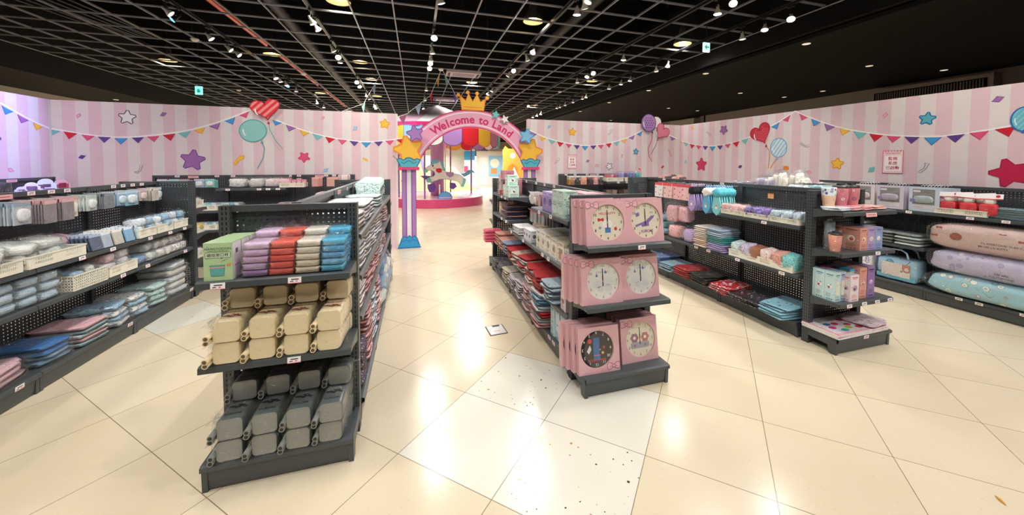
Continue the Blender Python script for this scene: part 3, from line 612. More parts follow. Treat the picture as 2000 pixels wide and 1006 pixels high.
for x, y, lb in PN:
    t = thing('pendant_lamp', (x, y, 3.93), 'round warm dome lamp ' + lb if lb else 'round warm dome lamps above the grid behind the top edge of the photo', 'pendant lamp', 'warm dome lamps above the ceiling grid')
    link('lamp_shade', PDm, t); link('bulb', PGm, t); link('cord', PRm, t)
    ld = bpy.data.lights.new('pendant', 'SPOT'); ld.energy = PEND_W * 2; ld.spot_size = R(140); ld.spot_blend = .5; ld.shadow_soft_size = .14; ld.color = (1, .96, .91)
    lo = bpy.data.objects.new('pendant_light', ld); COL.objects.link(lo); lo.parent = t; lo.location = (0, 0, .0)
# unseen dome lamps added to brighten the space beyond the arch
for x, y in ((-3, 19), (3, 19), (8, 20), (-3, 26), (3, 26), (8, 27), (0, 30), (6, 31), (1.6, 11.0), (-1.2, 11.5)):
    t = thing('pendant_lamp', (x, y, 3.93), 'round warm dome lamps beyond the arch, hidden by the grid', 'pendant lamp', 'warm dome lamps above the ceiling grid')
    link('lamp_shade', PDm, t); link('bulb', PGm, t); link('cord', PRm, t)
    ld = bpy.data.lights.new('pendant', 'SPOT'); ld.energy = PEND_W * (36 if y > 15 else 5); ld.spot_size = R(150); ld.spot_blend = .3; ld.shadow_soft_size = .17; ld.color = (1, .97, .93)
    lo = bpy.data.objects.new('pendant_light', ld); COL.objects.link(lo); lo.parent = t; lo.location = (0, 0, .0)
# small ceiling fittings
DLm = MB().lathe([(.0, -.004), (.055, -.004), (.06, .0)], mat('downlight_lens', '#e9e0cf', .4, emit=.7, ecol='#ffeed0'), 16)
DLm = mesh_from(DLm, 'lens')
for i, (x, y) in enumerate(((5.99, 4.4), (5.95, 6.5), (5.92, 8.48), (5.92, 10.57), (5.92, 12.75), (10.3, 7.09), (10.3, 4.75), (10.2, 8.08), (9.9, 11.18))):
    link('downlight', DLm, None, (x, y, 3.498), None, None, label='small round downlight in right soffit, %s of the %s row' % ((WO[i], 'inner') if i < 5 else (WO[(1, 0, 2, 3)[i - 5]], 'outer')), category='downlight', group='downlights in the black right soffit')
for x, y in ((8.5, 2), (8.5, 5), (8.5, 8), (8.5, 11), (8.5, 15), (-8.4, 6), (-8.4, 10), (-8.4, 14)):  # unseen downlights added to brighten the outer walls
    o = link('downlight', DLm, None, (x, y, 3.498 if x > 0 else 3.358), None, None, label='small round downlights in the soffits behind the pink walls, hidden in the photo', category='downlight', group='downlights in the black right soffit')
    ld = bpy.data.lights.new('downlight', 'SPOT'); ld.energy = 60; ld.spot_size = R(160); ld.spot_blend = .4; ld.shadow_soft_size = .05; ld.color = (1, .88, .72)
    lo = bpy.data.objects.new('outer_wall_fill_light', ld); COL.objects.link(lo); lo.parent = o; lo.location = (0, 0, -.02)
for i, (x, y, z, w) in enumerate(((1.17, 9.53, 3.82, .42), (1.03, 13.63, 3.82, .42))):
    m = MB(); m.cbox(0, 0, 0, w * 2, w * 1.2, .07, mat('ac_white', '#c9bfc6', .5)); m.cbox(0, 0, -.036, w * 1.3, w * .8, .006, mat('ac_grey', '#8e848c', .5))
    for k in (-1, 1): m.cbox(k * w * .85, 0, -.037, .06, w * .8, .006, DARKST)
    m.build('air_conditioner', None, (x, y, z), label=('white' , 'farther white')[i] + ' ceiling air conditioner cassette above the arch', category='air conditioner')
for i, (x, y, lb) in enumerate(((.60, 9.29, 'left of the air conditioner'), (-2.75, 10.89, 'beside the orange pipe'), (-5.37, 14.03, 'far left of the grid'), (-3.9, 8.45, 'left of the first lighting track'), (4.4, 11.0, 'right of the crown'))):
    MB().lathe([(0, -.05), (.04, -.045), (.06, -.02), (.062, 0)], LAMPW, 16).build('smoke_detector', None, (x, y, 3.84), label='white round smoke detector ' + lb, category='smoke detector', group='smoke detectors on the grid')
# exit sign, hanging at upper right
t = thing('exit_sign', (4.52, 4.94, 3.46), 'lit green arrow sign hanging from the grid at upper right', 'sign')
SG = mat('sign_glow', '#dff4fb', .4, emit=1.1, ecol='#d4f2ff'); GR = mat('sign_green', '#18b08a', .5, emit=.6, ecol='#18c79a')
m = MB(); m.cbox(0, 0, 0, .12, .03, .15, SG); m.build('panel', t)
m = MB(); m.poly([(-.046, .0), (-.008, .042), (.004, .028), (-.012, .013), (.045, .013), (.045, -.011), (-.012, -.011), (.004, -.028), (-.008, -.042)], -.0165, GR)
m.text('H', .032, -.057, .03, C('#5db0d8'), -.0165, .02); m.build('arrow', t)
m = MB(); m.cbox(0, 0, .085, .13, .035, .02, DARKST); m.tube([(0, 0, .09), (0, 0, 1.54)], .006, DARKST, 6); m.build('bracket', t)
t = thing('exit_sign', (-5.51, 12.06, 3.45), 'small lit green exit sign hanging above the left wall', 'sign')
m = MB(); m.cbox(0, 0, 0, .16, .03, .22, mat('sign_teal', '#8fe8e0', .4, emit=1.2, ecol='#8ff0e4')); m.poly([(-.03, -.06), (.03, -.06), (.04, .0), (.0, .05), (-.04, .01)], -.017, GR); m.build('panel', t)
m = MB(); m.tube([(0, 0, .11), (0, 0, 1.55)], .006, DARKST, 6); m.build('bracket', t)
# extractor grille high on the outer right wall
m = MB(); m.box(10.9, 11.2, 4.3, 6.35, 2.7, 3.4, mat('vent_frame', '#8f8475', .6))
m.build('vent_housing', label='grey ventilation housing above the right wall', category='vent')
m = MB()
for i in range(40): m.box(10.87, 10.9, 4.42 + i * .046, 4.44 + i * .046, 2.75, 3.3, mat('vent_slat', '#6c6255', .6))
m.box(10.895, 10.899, 4.38, 6.28, 2.73, 3.32, BLACK)
m.build('vent_grille', label='dark slatted grille on the ventilation housing above right wall', category='vent')
# ------------------------------------------------------------------ welcome arch
AX, AZ = 1.03, 1.20
t = thing('welcome_arch', (AX, 7.0, 0), 'pink arch reading Welcome to Land with gold crown and big yellow stars', 'arch')
BD = .035; EDGEC = C('#efe8e4')
def arc(r, a0, a1, n=40, sx=1.0): return [(r * sx * math.cos(R(a0 + (a1 - a0) * i / n)), AZ + r * math.sin(R(a0 + (a1 - a0) * i / n))) for i in range(n + 1)]
m = MB()
o_, i_ = arc(1.37, 17, 163), arc(1.03, 20, 160)
n = len(o_)
for k in range(n - 1):
    m.prism([o_[k], o_[k + 1], i_[k + 1], i_[k]], 0, BD, C('#eba9c4'), EDGEC)
PKD = C('#d6336c')
m.ring(arc(1.36, 17, 163), -.0008, .022, PKD, False); m.ring(arc(1.04, 20, 160), -.0008, .022, PKD, False)
m.ring(arc(1.315, 19, 161), -.0008, .016, C('#fbeff0'), False); m.ring(arc(1.085, 24, 120), -.0008, .014, C('#fbeff0'), False); m.ring(arc(1.085, 126, 157), -.0008, .014, C('#fbeff0'), False)
s = 'Welcome to Land'
LT = C('#d42866')
adv = {'W': 1.35, 'm': 1.4, 'l': .62, ' ': .65, 't': .72, 'L': .95, 'o': 1.05, 'e': 1.02, 'c': .9, 'a': .98, 'n': 1.05, 'd': 1.05}
tot = sum(adv[c] for c in s); a0, a1 = 127.5, 49.5
cur = 0
for ch in s:
    w = adv[ch]; a = a0 + (a1 - a0) * (cur + w / 2) / tot; cur += w
    if ch != ' ': m.text(ch, 1.19 * math.cos(R(a)), AZ + 1.19 * math.sin(R(a)), .205, LT, -.002, .028, R(a - 90))
m.build('arch_band', t)
def shp(mm, P, y, col, line, lw=.02, th=.025):
    mm.prism(P, y, y + th, C(col), EDGEC); mm.ring(P, y - .0008, lw, C(line))
for sx, lab in ((-1, 'left'), (1, 'right')):
    cx = -1.15 if sx < 0 else 1.13
    m = MB(); m.prism([(cx - .12, .19), (cx + .12, .19), (cx + .12, 1.44), (cx - .12, 1.44)], 0, BD, C('#a878b8'), EDGEC)
    m.poly([(cx - .035, .19), (cx + .035, .19), (cx + .035, 1.44), (cx - .035, 1.44)], -.001, C('#e6dfe0'))
    for d in (-.12, -.05, .05, .12): m.ring([(cx + d, .19), (cx + d, 1.44)], -.0014, .01, C('#6c4a86'), False)
    m.build('column', t)
    P = [(cx - .2, .02), (cx - .16, .1), (cx - .13, .19), (cx - .09, .235), (cx - .045, .2), (cx, .24), (cx + .045, .2), (cx + .09, .235), (cx + .13, .19), (cx + .16, .1), (cx + .2, .02)]
    m = MB(); shp(m, P, -.02, '#2f96cf', '#1767a6'); m.ring([(cx - .12, .13), (cx - .06, .17), (cx, .13), (cx + .06, .17), (cx + .12, .13)], -.0215, .01, C('#1767a6'), False); m.build('column_base', t)
    P = [(cx - .12, 1.45), (cx + .12, 1.45), (cx + .16, 1.54), (cx + .2, 1.62), (cx + .14, 1.64), (cx + .09, 1.61), (cx + .045, 1.645), (cx, 1.655), (cx - .045, 1.645), (cx - .09, 1.61), (cx - .14, 1.64), (cx - .2, 1.62), (cx - .16, 1.54)]
    m = MB(); shp(m, P, -.075, '#53b2bf', '#1b6f94'); m.ring([(cx - .13, 1.58), (cx - .08, 1.55), (cx - .03, 1.59), (cx, 1.6), (cx + .03, 1.59), (cx + .08, 1.55), (cx + .13, 1.58)], -.0775, .012, C('#1b6f94'), False)
    m.build('capital', t)
    m = MB(); P = [(cx - .15, 1.44), (cx + .15, 1.44), (cx + .15, 1.48), (cx - .15, 1.48)]
    shp(m, P, -.085, '#e0407c', '#b52c60', .01)
    for d in (-.15, .15): m.prism([(cx + d + .034 * math.cos(k * .524), 1.46 + .034 * math.sin(k * .524)) for k in range(12)], -.095, -.06, C('#e0407c'), C('#b52c60'))
    m.build('capital_ring', t)
    m = MB(); shp(m, star_pts(cx - sx * .0, 1.79, .265, 14 * -sx, .58), -.045, '#f4bd3e', '#ee8a1e', .026); m.build('star', t)
    
    q = (-1.04, 2.085, '#a97fc0', '#7a4e98', 12) if sx < 0 else (1.04, 2.09, '#86c4e8', '#2f96cf', -12)
    m = MB(); shp(m, star_pts(q[0], q[1], .15, q[4], .56), -.1, q[2], q[3], .016); m.build('star', t)
CP = [(-.2, 2.56), (-.235, 2.80), (-.265, 2.84), (-.13, 2.73), (-.075, 2.87), (.0, 2.72), (.085, 2.86), (.15, 2.72), (.285, 2.80), (.245, 2.77), (.21, 2.56)]
m = MB(); shp(m, CP, -.01, '#f4bd3e', '#ee8a1e', .022)
for x, z in ((-.265, 2.83), (-.09, 2.885), (.085, 2.875), (.275, 2.80)):
    P = [(x + .032 * math.cos(k * .524), z + .032 * math.sin(k * .524)) for k in range(12)]
    m.prism(P, -.014, .012, C('#f4bd3e'), EDGEC); m.ring(P, -.0155, .01, C('#ee8a1e'))
m.ring([(-.17, 2.615), (.18, 2.61)], -.012, .014, C('#ee8a1e'), False); m.build('crown', t)
m = MB(); shp(m, star_pts(.44 - .0, 2.49, .075, -8, .56), -.03, '#7cc4bf', '#4fa9a8', .01); m.build('star', t)
m = MB(); shp(m, star_pts(.62, 2.41, .09, 20, .5), -.035, '#f1ece8', '#6a5a5a', .008); m.build('star', t)

# ------------------------------------------------------------------ carousel display beyond the arch
CX, CY, PR = .78, 14.45, 1.72; RR = 2.4
m = MB(); m.lathe([(0, .30), (PR, .30), (PR, .0)], [C('#f0bfd6', 'g'), C('#d8457c', 'g')], 72, (0, 0, 0), False)
t = thing('carousel', (CX, CY, 0), 'pink round carousel stand with purple column and coloured scalloped awning', 'carousel')
m.build('platform', t)
MB().lathe([(.0, .3), (.255, .3), (.25, 2.75)], C('#c48ac0', 'g'), 32).build('column', t)
m = MB(); nseg = 20
AWC = ['#a97fc0', '#d8202c', '#f4bd3e', '#e58ab0', '#7cc4bf', '#f4bd3e', '#86bfe4', '#ece6e0']
for k in range(nseg):
    a0_, a1_ = 2 * math.pi * k / nseg, 2 * math.pi * (k + 1) / nseg
    m.add([(0, 0, 3.72), (RR * math.cos(a0_), RR * math.sin(a0_), 2.86), (RR * math.cos(a1_), RR * math.sin(a1_), 2.86)], [(0, 1, 2)], C(('#f4eef0', '#e7b8cf')[k % 2]))
    m.add([(RR * math.cos(a), RR * math.sin(a), z) for a, z in ((a0_, 2.86), (a1_, 2.86), (a1_, 2.72), (a0_, 2.72))], [(0, 1, 2, 3)], C('#d81b78'))
m.build('roof', t)
for k in range(24):
    m = MB(); a = 2 * math.pi * k / 24 + .155; P = []
    w = 2.36 * math.pi / 24 * 1.0
    P = [(-w, 2.74), (w, 2.74), (w, 2.30)] + [(w * math.cos(R(b)), 2.30 - .2 * math.sin(R(b))) for b in range(15, 180, 15)] + [(-w, 2.30)]
    m.T = Matrix.Rotation(a, 4, 'Z') @ Matrix.Translation((0, -2.36, 0))
    cc = AWC[k % len(AWC)]; m.prism(P, -.012, .012, C(cc)); m.ring(P, -.0135, .03, C({'#7cc4bf': '#4fa9a8', '#f4bd3e': '#ee8a1e', '#86bfe4': '#2f96cf', '#ece6e0': '#6a5a5a', '#a97fc0': '#6c4a86', '#d8202c': '#a01020', '#e58ab0': '#c02c68'}[cc]))
    m.build('awning_panel', t)
for a in (20, 65, 200, 250):
    m = MB(); m.tube([(1.45 * math.cos(R(a)), 1.45 * math.sin(R(a)), .3), (1.45 * math.cos(R(a)), 1.45 * math.sin(R(a)), 2.75)], .03, C('#a06ab4', 'g'), 10); m.build('pole', t)
# horse cut-out on its blue foot (plain carousel pony, no rider)
t = thing('carousel_pony', (.95, 12.98, .3), 'white cut-out carousel pony with blue mane and purple saddle on blue foot', 'pony cutout')
def P_(l): return [(x, z - .3) for x, z in l]
m = MB()
body = [(.42, 1.28), (.36, 1.22), (.27, 1.20), (.28, 1.33), (.38, 1.42), (.50, 1.48), (.56, 1.62), (.66, 1.66), (.72, 1.58), (.80, 1.64), (.83, 1.5), (.88, 1.40), (1.0, 1.22), (1.30, 1.17), (1.48, 1.13), (1.56, 1.05), (1.62, 1.0), (1.66, .92), (1.60, .76), (1.52, .73), (1.46, .82), (1.38, .90), (1.2, .94), (.98, .98), (.78, .98), (.66, .93), (.50, .88), (.40, .90), (.35, 1.0), (.44, 1.06), (.56, 1.08), (.62, 1.14), (.60, 1.24), (.52, 1.28)]
body = [(x - .95, z - .3) for x, z in body]
m.prism(body, 0, .02, C('#efe8e2')); m.ring(body, -.001, .012, C('#5a6a80'))
def sub(l, col, line, y=-.004, lw=.008):
    p = [(x - .95, z - .3) for x, z in l]; m.poly(p, y, C(col)); m.ring(p, y - .001, lw, C(line))
sub([(.27, 1.20), (.28, 1.33), (.33, 1.34), (.38, 1.28), (.37, 1.22)], '#7cc4bf', '#3d8a90')
sub([(.48, 1.50), (.50, 1.60), (.62, 1.66), (.74, 1.66), (.78, 1.58), (.70, 1.54), (.60, 1.52), (.53, 1.47)], '#74bfe0', '#3a86b0', -.02)
sub([(.80, 1.60), (.90, 1.56), (.93, 1.40), (.98, 1.28), (.90, 1.28), (.86, 1.42)], '#74bfe0', '#3a86b0')
sub([(.35, 1.0), (.44, 1.06), (.48, .98), (.52, .88), (.42, .86), (.34, .92)], '#7cc4bf', '#3d8a90')
sub([(1.60, 1.02), (1.67, .98), (1.66, .86), (1.58, .70), (1.48, .72), (1.56, .84)], '#7cc4bf', '#3d8a90')
sub([(.98, 1.24), (1.26, 1.22), (1.24, 1.10), (1.12, 1.04), (1.02, 1.12)], '#b690c4', '#7a4e98')
sub([(.66, 1.34), (.78, 1.36), (.86, 1.32), (.84, 1.22), (.74, 1.20), (.66, 1.26)], '#d8202c', '#a01020')
sub([(1.50, 1.16), (1.62, 1.18), (1.78, 1.30), (1.92, 1.28), (2.0, 1.18), (1.88, 1.22), (1.78, 1.14), (1.62, 1.06)], '#74b6d8', '#3a86b0')
sub([(.555 + .022 * math.cos(k), 1.44 + .03 * math.sin(k)) for k in [i * .7 for i in range(9)]], '#22243c', '#22243c')
sub([(.60 + .03 * math.cos(k), 1.36 + .03 * math.sin(k)) for k in [i * .7 for i in range(9)]], '#f4a9b8', '#f4a9b8')
m.build('pony_body', t)
m = MB()
sub([(.58, 1.22), (.70, 1.24), (.68, 1.02), (.52, .96), (.30, .98), (.14, 1.1), (.36, 1.10), (.54, 1.08)], '#6a3f9c', '#4a2a78', .022)
m.build('rear_mane', t); m = MB()
sub([(.38, .80), (.60, .84), (.66, .72), (.60, .56), (.44, .54), (.38, .68)], '#6a3f9c', '#4a2a78', .022)
m.build('front_leg_cloud', t); m = MB()
sub([(1.12, .86), (1.3, .84), (1.36, .72), (1.24, .62), (1.12, .68)], '#6a3f9c', '#4a2a78', .022)
m.build('hind_leg_cloud', t)
m = MB(); P = [(.24 * math.cos(R(a)), .26 * math.sin(R(a))) for a in range(0, 181, 12)]
m.prism(P, -.12, -.1, C('#5f9fd0')); m.ring(P, -.1215, .02, C('#2f6fa8')); m.poly([(-.2, .03), (.2, .03), (.2, .07), (-.2, .07)], -.1225, C('#dfa6c4')); m.box(-.05, .05, -.1, 0, 0, .03, C('#5f9fd0')); m.box(-.2, -.16, -.1, .02, 0, .5, C('#e9e4e4')); m.build('foot', t)
m = MB(); m.tube([(.02, .03, 0), (.02, .03, 2.35)], .018, C('#e8e0e4', 'g'), 8); m.build('pole', t)
# pennant strings above the canopy
def pennants(nm, pts, cols, lab):
    m = MB(); m.tube(pts, .006, C('#f2eeee'), 5)
    t = thing(nm, (0, 0, 0), lab, 'bunting', 'pennant strings over the carousel')
    m.build('string', t)
    n = len(cols)
    for i, c in enumerate(cols):
        f = (i + .5) / n * (len(pts) - 1); k = int(f); q = Vector(pts[k]).lerp(Vector(pts[min(k + 1, len(pts) - 1)]), f - k)
        d = (Vector(pts[min(k + 1, len(pts) - 1)]) - Vector(pts[k])).normalized() * .1
        m = MB(); a, b = q - d, q + d; c_ = q - Vector((0, 0, .26))
        m.add([a, b, c_, a + Vector((0, .004, 0)), b + Vector((0, .004, 0)), c_ + Vector((0, .004, 0))], [(0, 1, 2), (5, 4, 3), (0, 3, 4, 1), (1, 4, 5, 2), (2, 5, 3, 0)], C(c)); m.build('flag', t)
pennants('pennant_string', [(-1.1, 9.6, 2.4), (-.2, 9.55, 2.75), (.35, 9.4, 3.2), (.62, 9.29, 3.85)], ['#b9a2d6', '#d68ab0', '#a8c4e0', '#d6202c', '#f0b050'], 'string of pennants rising to the grid at left of the canopy')
pennants('pennant_string', [(.62, 9.29, 3.85), (1.0, 9.6, 3.25), (1.5, 9.7, 2.85), (2.1, 9.8, 2.6)], ['#7cc4dc', '#7a70c0', '#b9a2d6', '#a8c4e0', '#e58ab0'], 'string of pennants falling behind the gold crown')
pennants('pennant_string', [(-2.1, 10.6, 2.75), (-1.3, 10.6, 3.1), (-.9, 10.6, 3.85)], ['#b9a2d6', '#a8d4d8', '#8fc0d8'], 'short string of pale pennants over end of the left pink wall')

# ------------------------------------------------------------------ exhibits farther back
WH = C('#eceaea', 'g')
def exhibit(nm, loc, lab, cat, fn, rot=0):
    m = MB(); fn(m); o = m.build(nm, None, loc, rot); o['label'] = lab; o['category'] = cat; return o
def slide(m):
    P = [(.9 * math.cos(R(a)), 1.5 + .9 * math.sin(R(a))) for a in range(0, 181, 12)]
    P = [(1.3, 0)] + P + [(-1.5, 0)]
    m.prism(P, 0, .1, C('#f3edc8')); m.ring(P, -.002, .14, C('#b6b8ee'))
    for x, z in ((-.2, 1.9), (.3, 1.4), (-.5, 1.2), (.6, .8), (0, .6)): m.poly(star_pts(x, z, .13, 10), -.003, C('#d860b0' if x < .1 else '#ffffff'))
exhibit('slide_backdrop', (-.6, 19.5, 0), 'rounded yellow star backdrop with lilac rim behind the carousel', 'backdrop', slide)
exhibit('slide_backdrop', (2.0, 20.5, 0), 'sloping yellow and lilac board low behind the carousel column', 'backdrop', lambda m: (m.prism([(-1.6, 0), (1.4, 0), (.6, .6), (-.1, 1.3), (-1.6, 1.3)], 0, .1, C('#f3e3a0')), m.ring([(1.4, 0), (.6, .6), (-.1, 1.3)], -.002, .12, C('#b6b8ee'), False)))
def bear(m):
    P = [(-.8, 0), (-.8, .9), (-.72, 1.6), (-.78, 2.25), (-.62, 2.5), (-.45, 2.35), (.0, 2.35), (.2, 2.52), (.38, 2.3), (.36, 1.6), (.5, .9), (.6, 0)]
    m.prism(P, 0, .3, C('#f0a040')); Q = [(-.62, 0), (-.6, .9), (-.45, 1.35), (-.2, 1.5), (.05, 1.3), (.14, .8), (.1, 0)]
    m.poly(Q, -.003, C('#e07c18')); m.poly([(-.3, 0), (-.3, .9), (-.12, 1.3), (.12, .8), (.3, .3), (.35, 0)], -.004, C('#f6efe6')); m.disc(.16, -.005, C('#f8f0e4'), (-.2, 1.95), 14)
exhibit('orange_archway', (5.55, 20.6, 0), 'orange doorway board with two rounded ears beyond the arch', 'archway', bear, R(-8))
def part_wall(m):
    m.box(-1.3, 1.3, 0, .1, 0, 2.3, C('#e6ded8')); m.box(-1.1, -.6, -.01, 0, .1, 1.9, C('#f5f2ee')); m.box(-.5, .4, -.012, 0, .6, 2.0, C('#8fcbe8')); m.disc(.3, -.014, C('#f5ecd8'), (-.1, 1.5), 16); m.box(-.35, .05, -.016, 0, .8, 1.15, C('#d89a58')); m.box(.55, .8, -.012, 0, .1, 1.4, C('#d8884a'))
exhibit('illustrated_panel', (5.1, 24.0, 0), 'white panel wall with blue and brown drawings left of orange doorway', 'panel', part_wall, R(-12))
exhibit('illustrated_panel', (7.6, 19.5, 0), 'white panel wall right of the orange doorway', 'panel', lambda m: (m.box(-1.2, 1.2, 0, .1, 0, 2.2, C('#eceae6')), m.box(-.9, -.5, -.01, 0, .9, 1.6, C('#f3c66a'))), R(-12))
def cab(m):
    m.box(-1.2, 1.2, 0, .8, 0, 2.4, WH)
    for k in range(4): m.box(-1.18 + k * .6, -.62 + k * .6, -.02, 0, .05, 2.35, C(('#cfd8ee', '#2a2c34', '#dfe6f4', '#e8ecf6')[k], 'g'))
exhibit('display_cabinet', (5.55, 29.5, 0), 'bank of pale blue and black display cabinets far beyond the arch', 'cabinet', cab)
exhibit('display_cabinet', (8.4, 30.0, 0), 'pale wooden booth far beyond the arch, right of the blue cabinets', 'cabinet', lambda m: (m.box(-.8, .8, 0, .8, 0, 2.5, C('#d9a878')), m.prism([(-.5, 0), (.5, 0), (.5, 1.2), (.3, 1.8), (0, 2.1), (-.3, 1.8), (-.5, 1.2)], -.02, 0, C('#dfe4ee'))))
exhibit('banner_stand', (3.4, 24.5, 0), 'blue and pink banner stand behind the carousel column', 'banner', lambda m: (m.box(-.35, .35, 0, .03, .05, 2.4, C('#eef4f8')), m.box(-.35, .35, -.005, 0, 1.7, 2.3, C('#2f9fd8')), m.box(-.35, -.1, -.005, 0, .9, 1.3, C('#e24a90')), m.box(-.3, .3, -.1, .2, 0, .05, DARKST)))
exhibit('hanging_screen', (4.6, 27, 2.0), 'black screen hung high beyond the arch over the cabinets', 'screen', lambda m: (m.box(-.5, .5, 0, .1, 0, .7, DARKST), m.tube([(0, .05, .7), (0, .05, 3.0)], .03, DARKST, 6)))
for i, x in enumerate((5.2, 6.1)):
    exhibit('queue_post', (x, 26.5, 0), ('thin white card stand in front of blue cabinets, left', 'thin white card stand in front of blue cabinets, right')[i], 'stand', lambda m: (m.tube([(0, 0, 0), (0, 0, 1.3)], .02, C('#b8b8bc'), 6), m.box(-.1, .1, -.02, .02, 1.2, 1.5, C('#f2efe6')), m.lathe([(0, .03), (.15, .02), (.15, 0)], C('#b8b8bc'), 12)))
exhibit('information_desk', (-.8, 25.5, 0), 'long low dark counter far behind the carousel', 'counter', lambda m: (m.box(-2.2, 1.2, 0, .7, 0, 1.0, C('#6a6a66', 'g')), m.box(-2.3, 1.3, -.05, .75, 1.0, 1.05, C('#d8d4d0', 'g'))))

# steel lid of the socket set in the floor, and stray leaf
t = thing('floor_socket', (.715, 3.352, 0), 'square steel socket lid set flush in the aisle floor', 'floor socket', None, R(4))
m = MB(); m.box(-.085, .085, -.1, .1, .0, .003, mat('lid_rim', '#3d3a34', .4, .6)); m.build('rim', t)
m = MB(); m.box(-.075, .075, -.09, .09, .003, .005, mat('lid_steel', '#d4d2cc', .3, .4)); m.box(-.02, .05, .06, .09, .005, .006, DARKST); m.box(-.03, .03, -.03, -.027, .005, .0056, DARKST); m.build('lid', t)
m = MB(); m.add([(-.03, 0, .001), (-.01, .009, .004), (.012, .008, .005), (.03, 0, .002), (.01, -.009, .003), (-.012, -.007, .002)], [(0, 1, 2, 3, 4, 5)], C('#c8901a')); m.add([(-.03, 0, .0005), (.03, 0, .0005), (.01, -.009, .0005)], [(0, 1, 2)], C('#c8901a'))
m.build('dry_leaf', None, (2.625, .94, 0), 1.0, label='small yellow dry leaf lying on the floor at lower right', category='leaf')
# ------------------------------------------------------------------ steel shelving
PEG = peg_mat(); POST = post_mat(); SCACHE = {}
def Tm(x, y, z=0, a=0): return Matrix.Translation((x, y, z)) @ Matrix.Rotation(R(a), 4, 'Z')
def shelf_mesh(w, d):
    k = ('shelf', w, d)
    if k in SCACHE: return SCACHE[k]
    m = MB(); m.box(-w / 2, w / 2, -d, -.03, -.012, 0, STEEL)
    # rolled front lip, leaning slightly outwards
    P = [(-d, .0), (-d - .012, -.006), (-d - .014, -.034), (-d - .008, -.036), (-d - .004, -.014)]
    vs = [(x, p[0], p[1]) for x in (-w / 2, w / 2) for p in P]; n = len(P)
    m.add(vs, [(i, (i + 1) % n, n + (i + 1) % n, n + i) for i in range(n)] + [tuple(range(n))[::-1], tuple(range(n, 2 * n))], STEEL)
    for x in (-w / 2 - .001, w / 2 - .004):   # side brackets
        Q = [(-.01, .01), (-.01, -.075), (-.05, -.075), (-d * .75, -.034), (-d, -.03), (-d, -.001), (-.03, -.001)]
        vs = [(x, p[0], p[1]) for p in Q] + [(x + .005, p[0], p[1]) for p in Q]; n = len(Q)
        m.add(vs, [(i, (i + 1) % n, n + (i + 1) % n, n + i) for i in range(n)] + [tuple(range(n)), tuple(range(n, 2 * n))[::-1]], STEEL)
    SCACHE[k] = mesh_from(m, 'shelf'); return SCACHE[k]
def base_mesh(w, d):
    k = ('base', w, d)
    if k in SCACHE: return SCACHE[k]
    m = MB(); m.box(-w / 2, w / 2, -d, -.02, .125, .14, STEEL)
    P = [(-d, .14), (-d - .014, .134), (-d - .014, .112), (-d + .004, .10), (-d + .012, .02), (-d + .016, .006), (-d + .03, .006), (-d + .02, .1)]
    vs = [(x, p[0], p[1]) for x in (-w / 2, w / 2) for p in P]; n = len(P)
    m.add(vs, [(i, (i + 1) % n, n + (i + 1) % n, n + i) for i in range(n)], STEEL)
    SCACHE[k] = mesh_from(m, 'base_deck'); return SCACHE[k]
def foot_mesh(d):
    k = ('foot', d)
    if k in SCACHE: return SCACHE[k]
    m = MB(); Q = [(0, .0), (-.05, 0), (-.05, .075), (-d + .07, .065), (-d + .06, 0), (-d + .005, 0), (-d + .002, .12), (0, .16)]
    vs = [(-.012, p[0], p[1]) for p in Q] + [(.012, p[0], p[1]) for p in Q]; n = len(Q)
    m.add(vs, [(i, (i + 1) % n, n + (i + 1) % n, n + i) for i in range(n)] + [tuple(range(n)), tuple(range(n, 2 * n))[::-1]], STEEL)
    SCACHE[k] = mesh_from(m, 'base_foot'); return SCACHE[k]
def tag_mesh(kind):
    k = ('tag', kind)
    if k in SCACHE: return SCACHE[k]
    w, h = {'w': (.058, .03), 'p': (.058, .03), 'P': (.13, .034)}[kind]
    m = MB(); m.cbox(0, 0, 0, w, .0015, h, TAG if kind == 'w' else TAGPK)
    if kind == 'w':
        m.box(-w / 2, w / 2, -.0012, -.0008, -h / 2, -h / 2 + .003, C('#e86a78'))
        m.box(-.015, .018, -.0012, -.0008, .002, .007, INK); m.box(-.02, -.006, -.0012, -.0008, -.007, -.003, INK); m.box(.004, .013, -.0012, -.0008, -.007, -.003, C('#c93a4a'))
    else: m.box(-w * .35, w * .35, -.0012, -.0008, -.003, .003, C('#b8606a'))
    SCACHE[k] = mesh_from(m, 'price_tag'); return SCACHE[k]
def add_shelf(parent, T, w, d, z, tags=()):
    loc, rot = T.to_translation(), T.to_euler()
    s = link('shelf', shelf_mesh(w, d), parent, (loc.x, loc.y, z), tuple(rot))
    for tg in tags:
        u, k = tg if isinstance(tg, tuple) else (tg, 'w')
        link('price_tag', tag_mesh(k), s, (u, -d - .0155, -.017 - (.004 if k == 'w' else .012)), (R(-6), 0, 0))
def add_base(parent, T, w, d, tags=(), feet=True):
    loc, rot = T.to_translation(), T.to_euler()
    s = link('base_deck', base_mesh(w, d), parent, (loc.x, loc.y, 0), tuple(rot))
    for tg in tags: link('price_tag', tag_mesh('w'), s, (tg, -d - .0155, .122), (R(4), 0, 0))
    if feet:
        for x in (-w / 2 + .012, w / 2 - .012):
            q = T @ Vector((x, 0, 0)); link('base_foot', foot_mesh(d), parent, tuple(q), tuple(rot))
def post(parent, x, y, w, d, h):
    k = ('post', w, d, h)
    if k not in SCACHE:
        m = MB(); m.cbox(0, 0, h / 2, w, d, h, POST); SCACHE[k] = mesh_from(m, 'post')
    link('post', SCACHE[k], parent, (x, y, 0))
L_ = .91
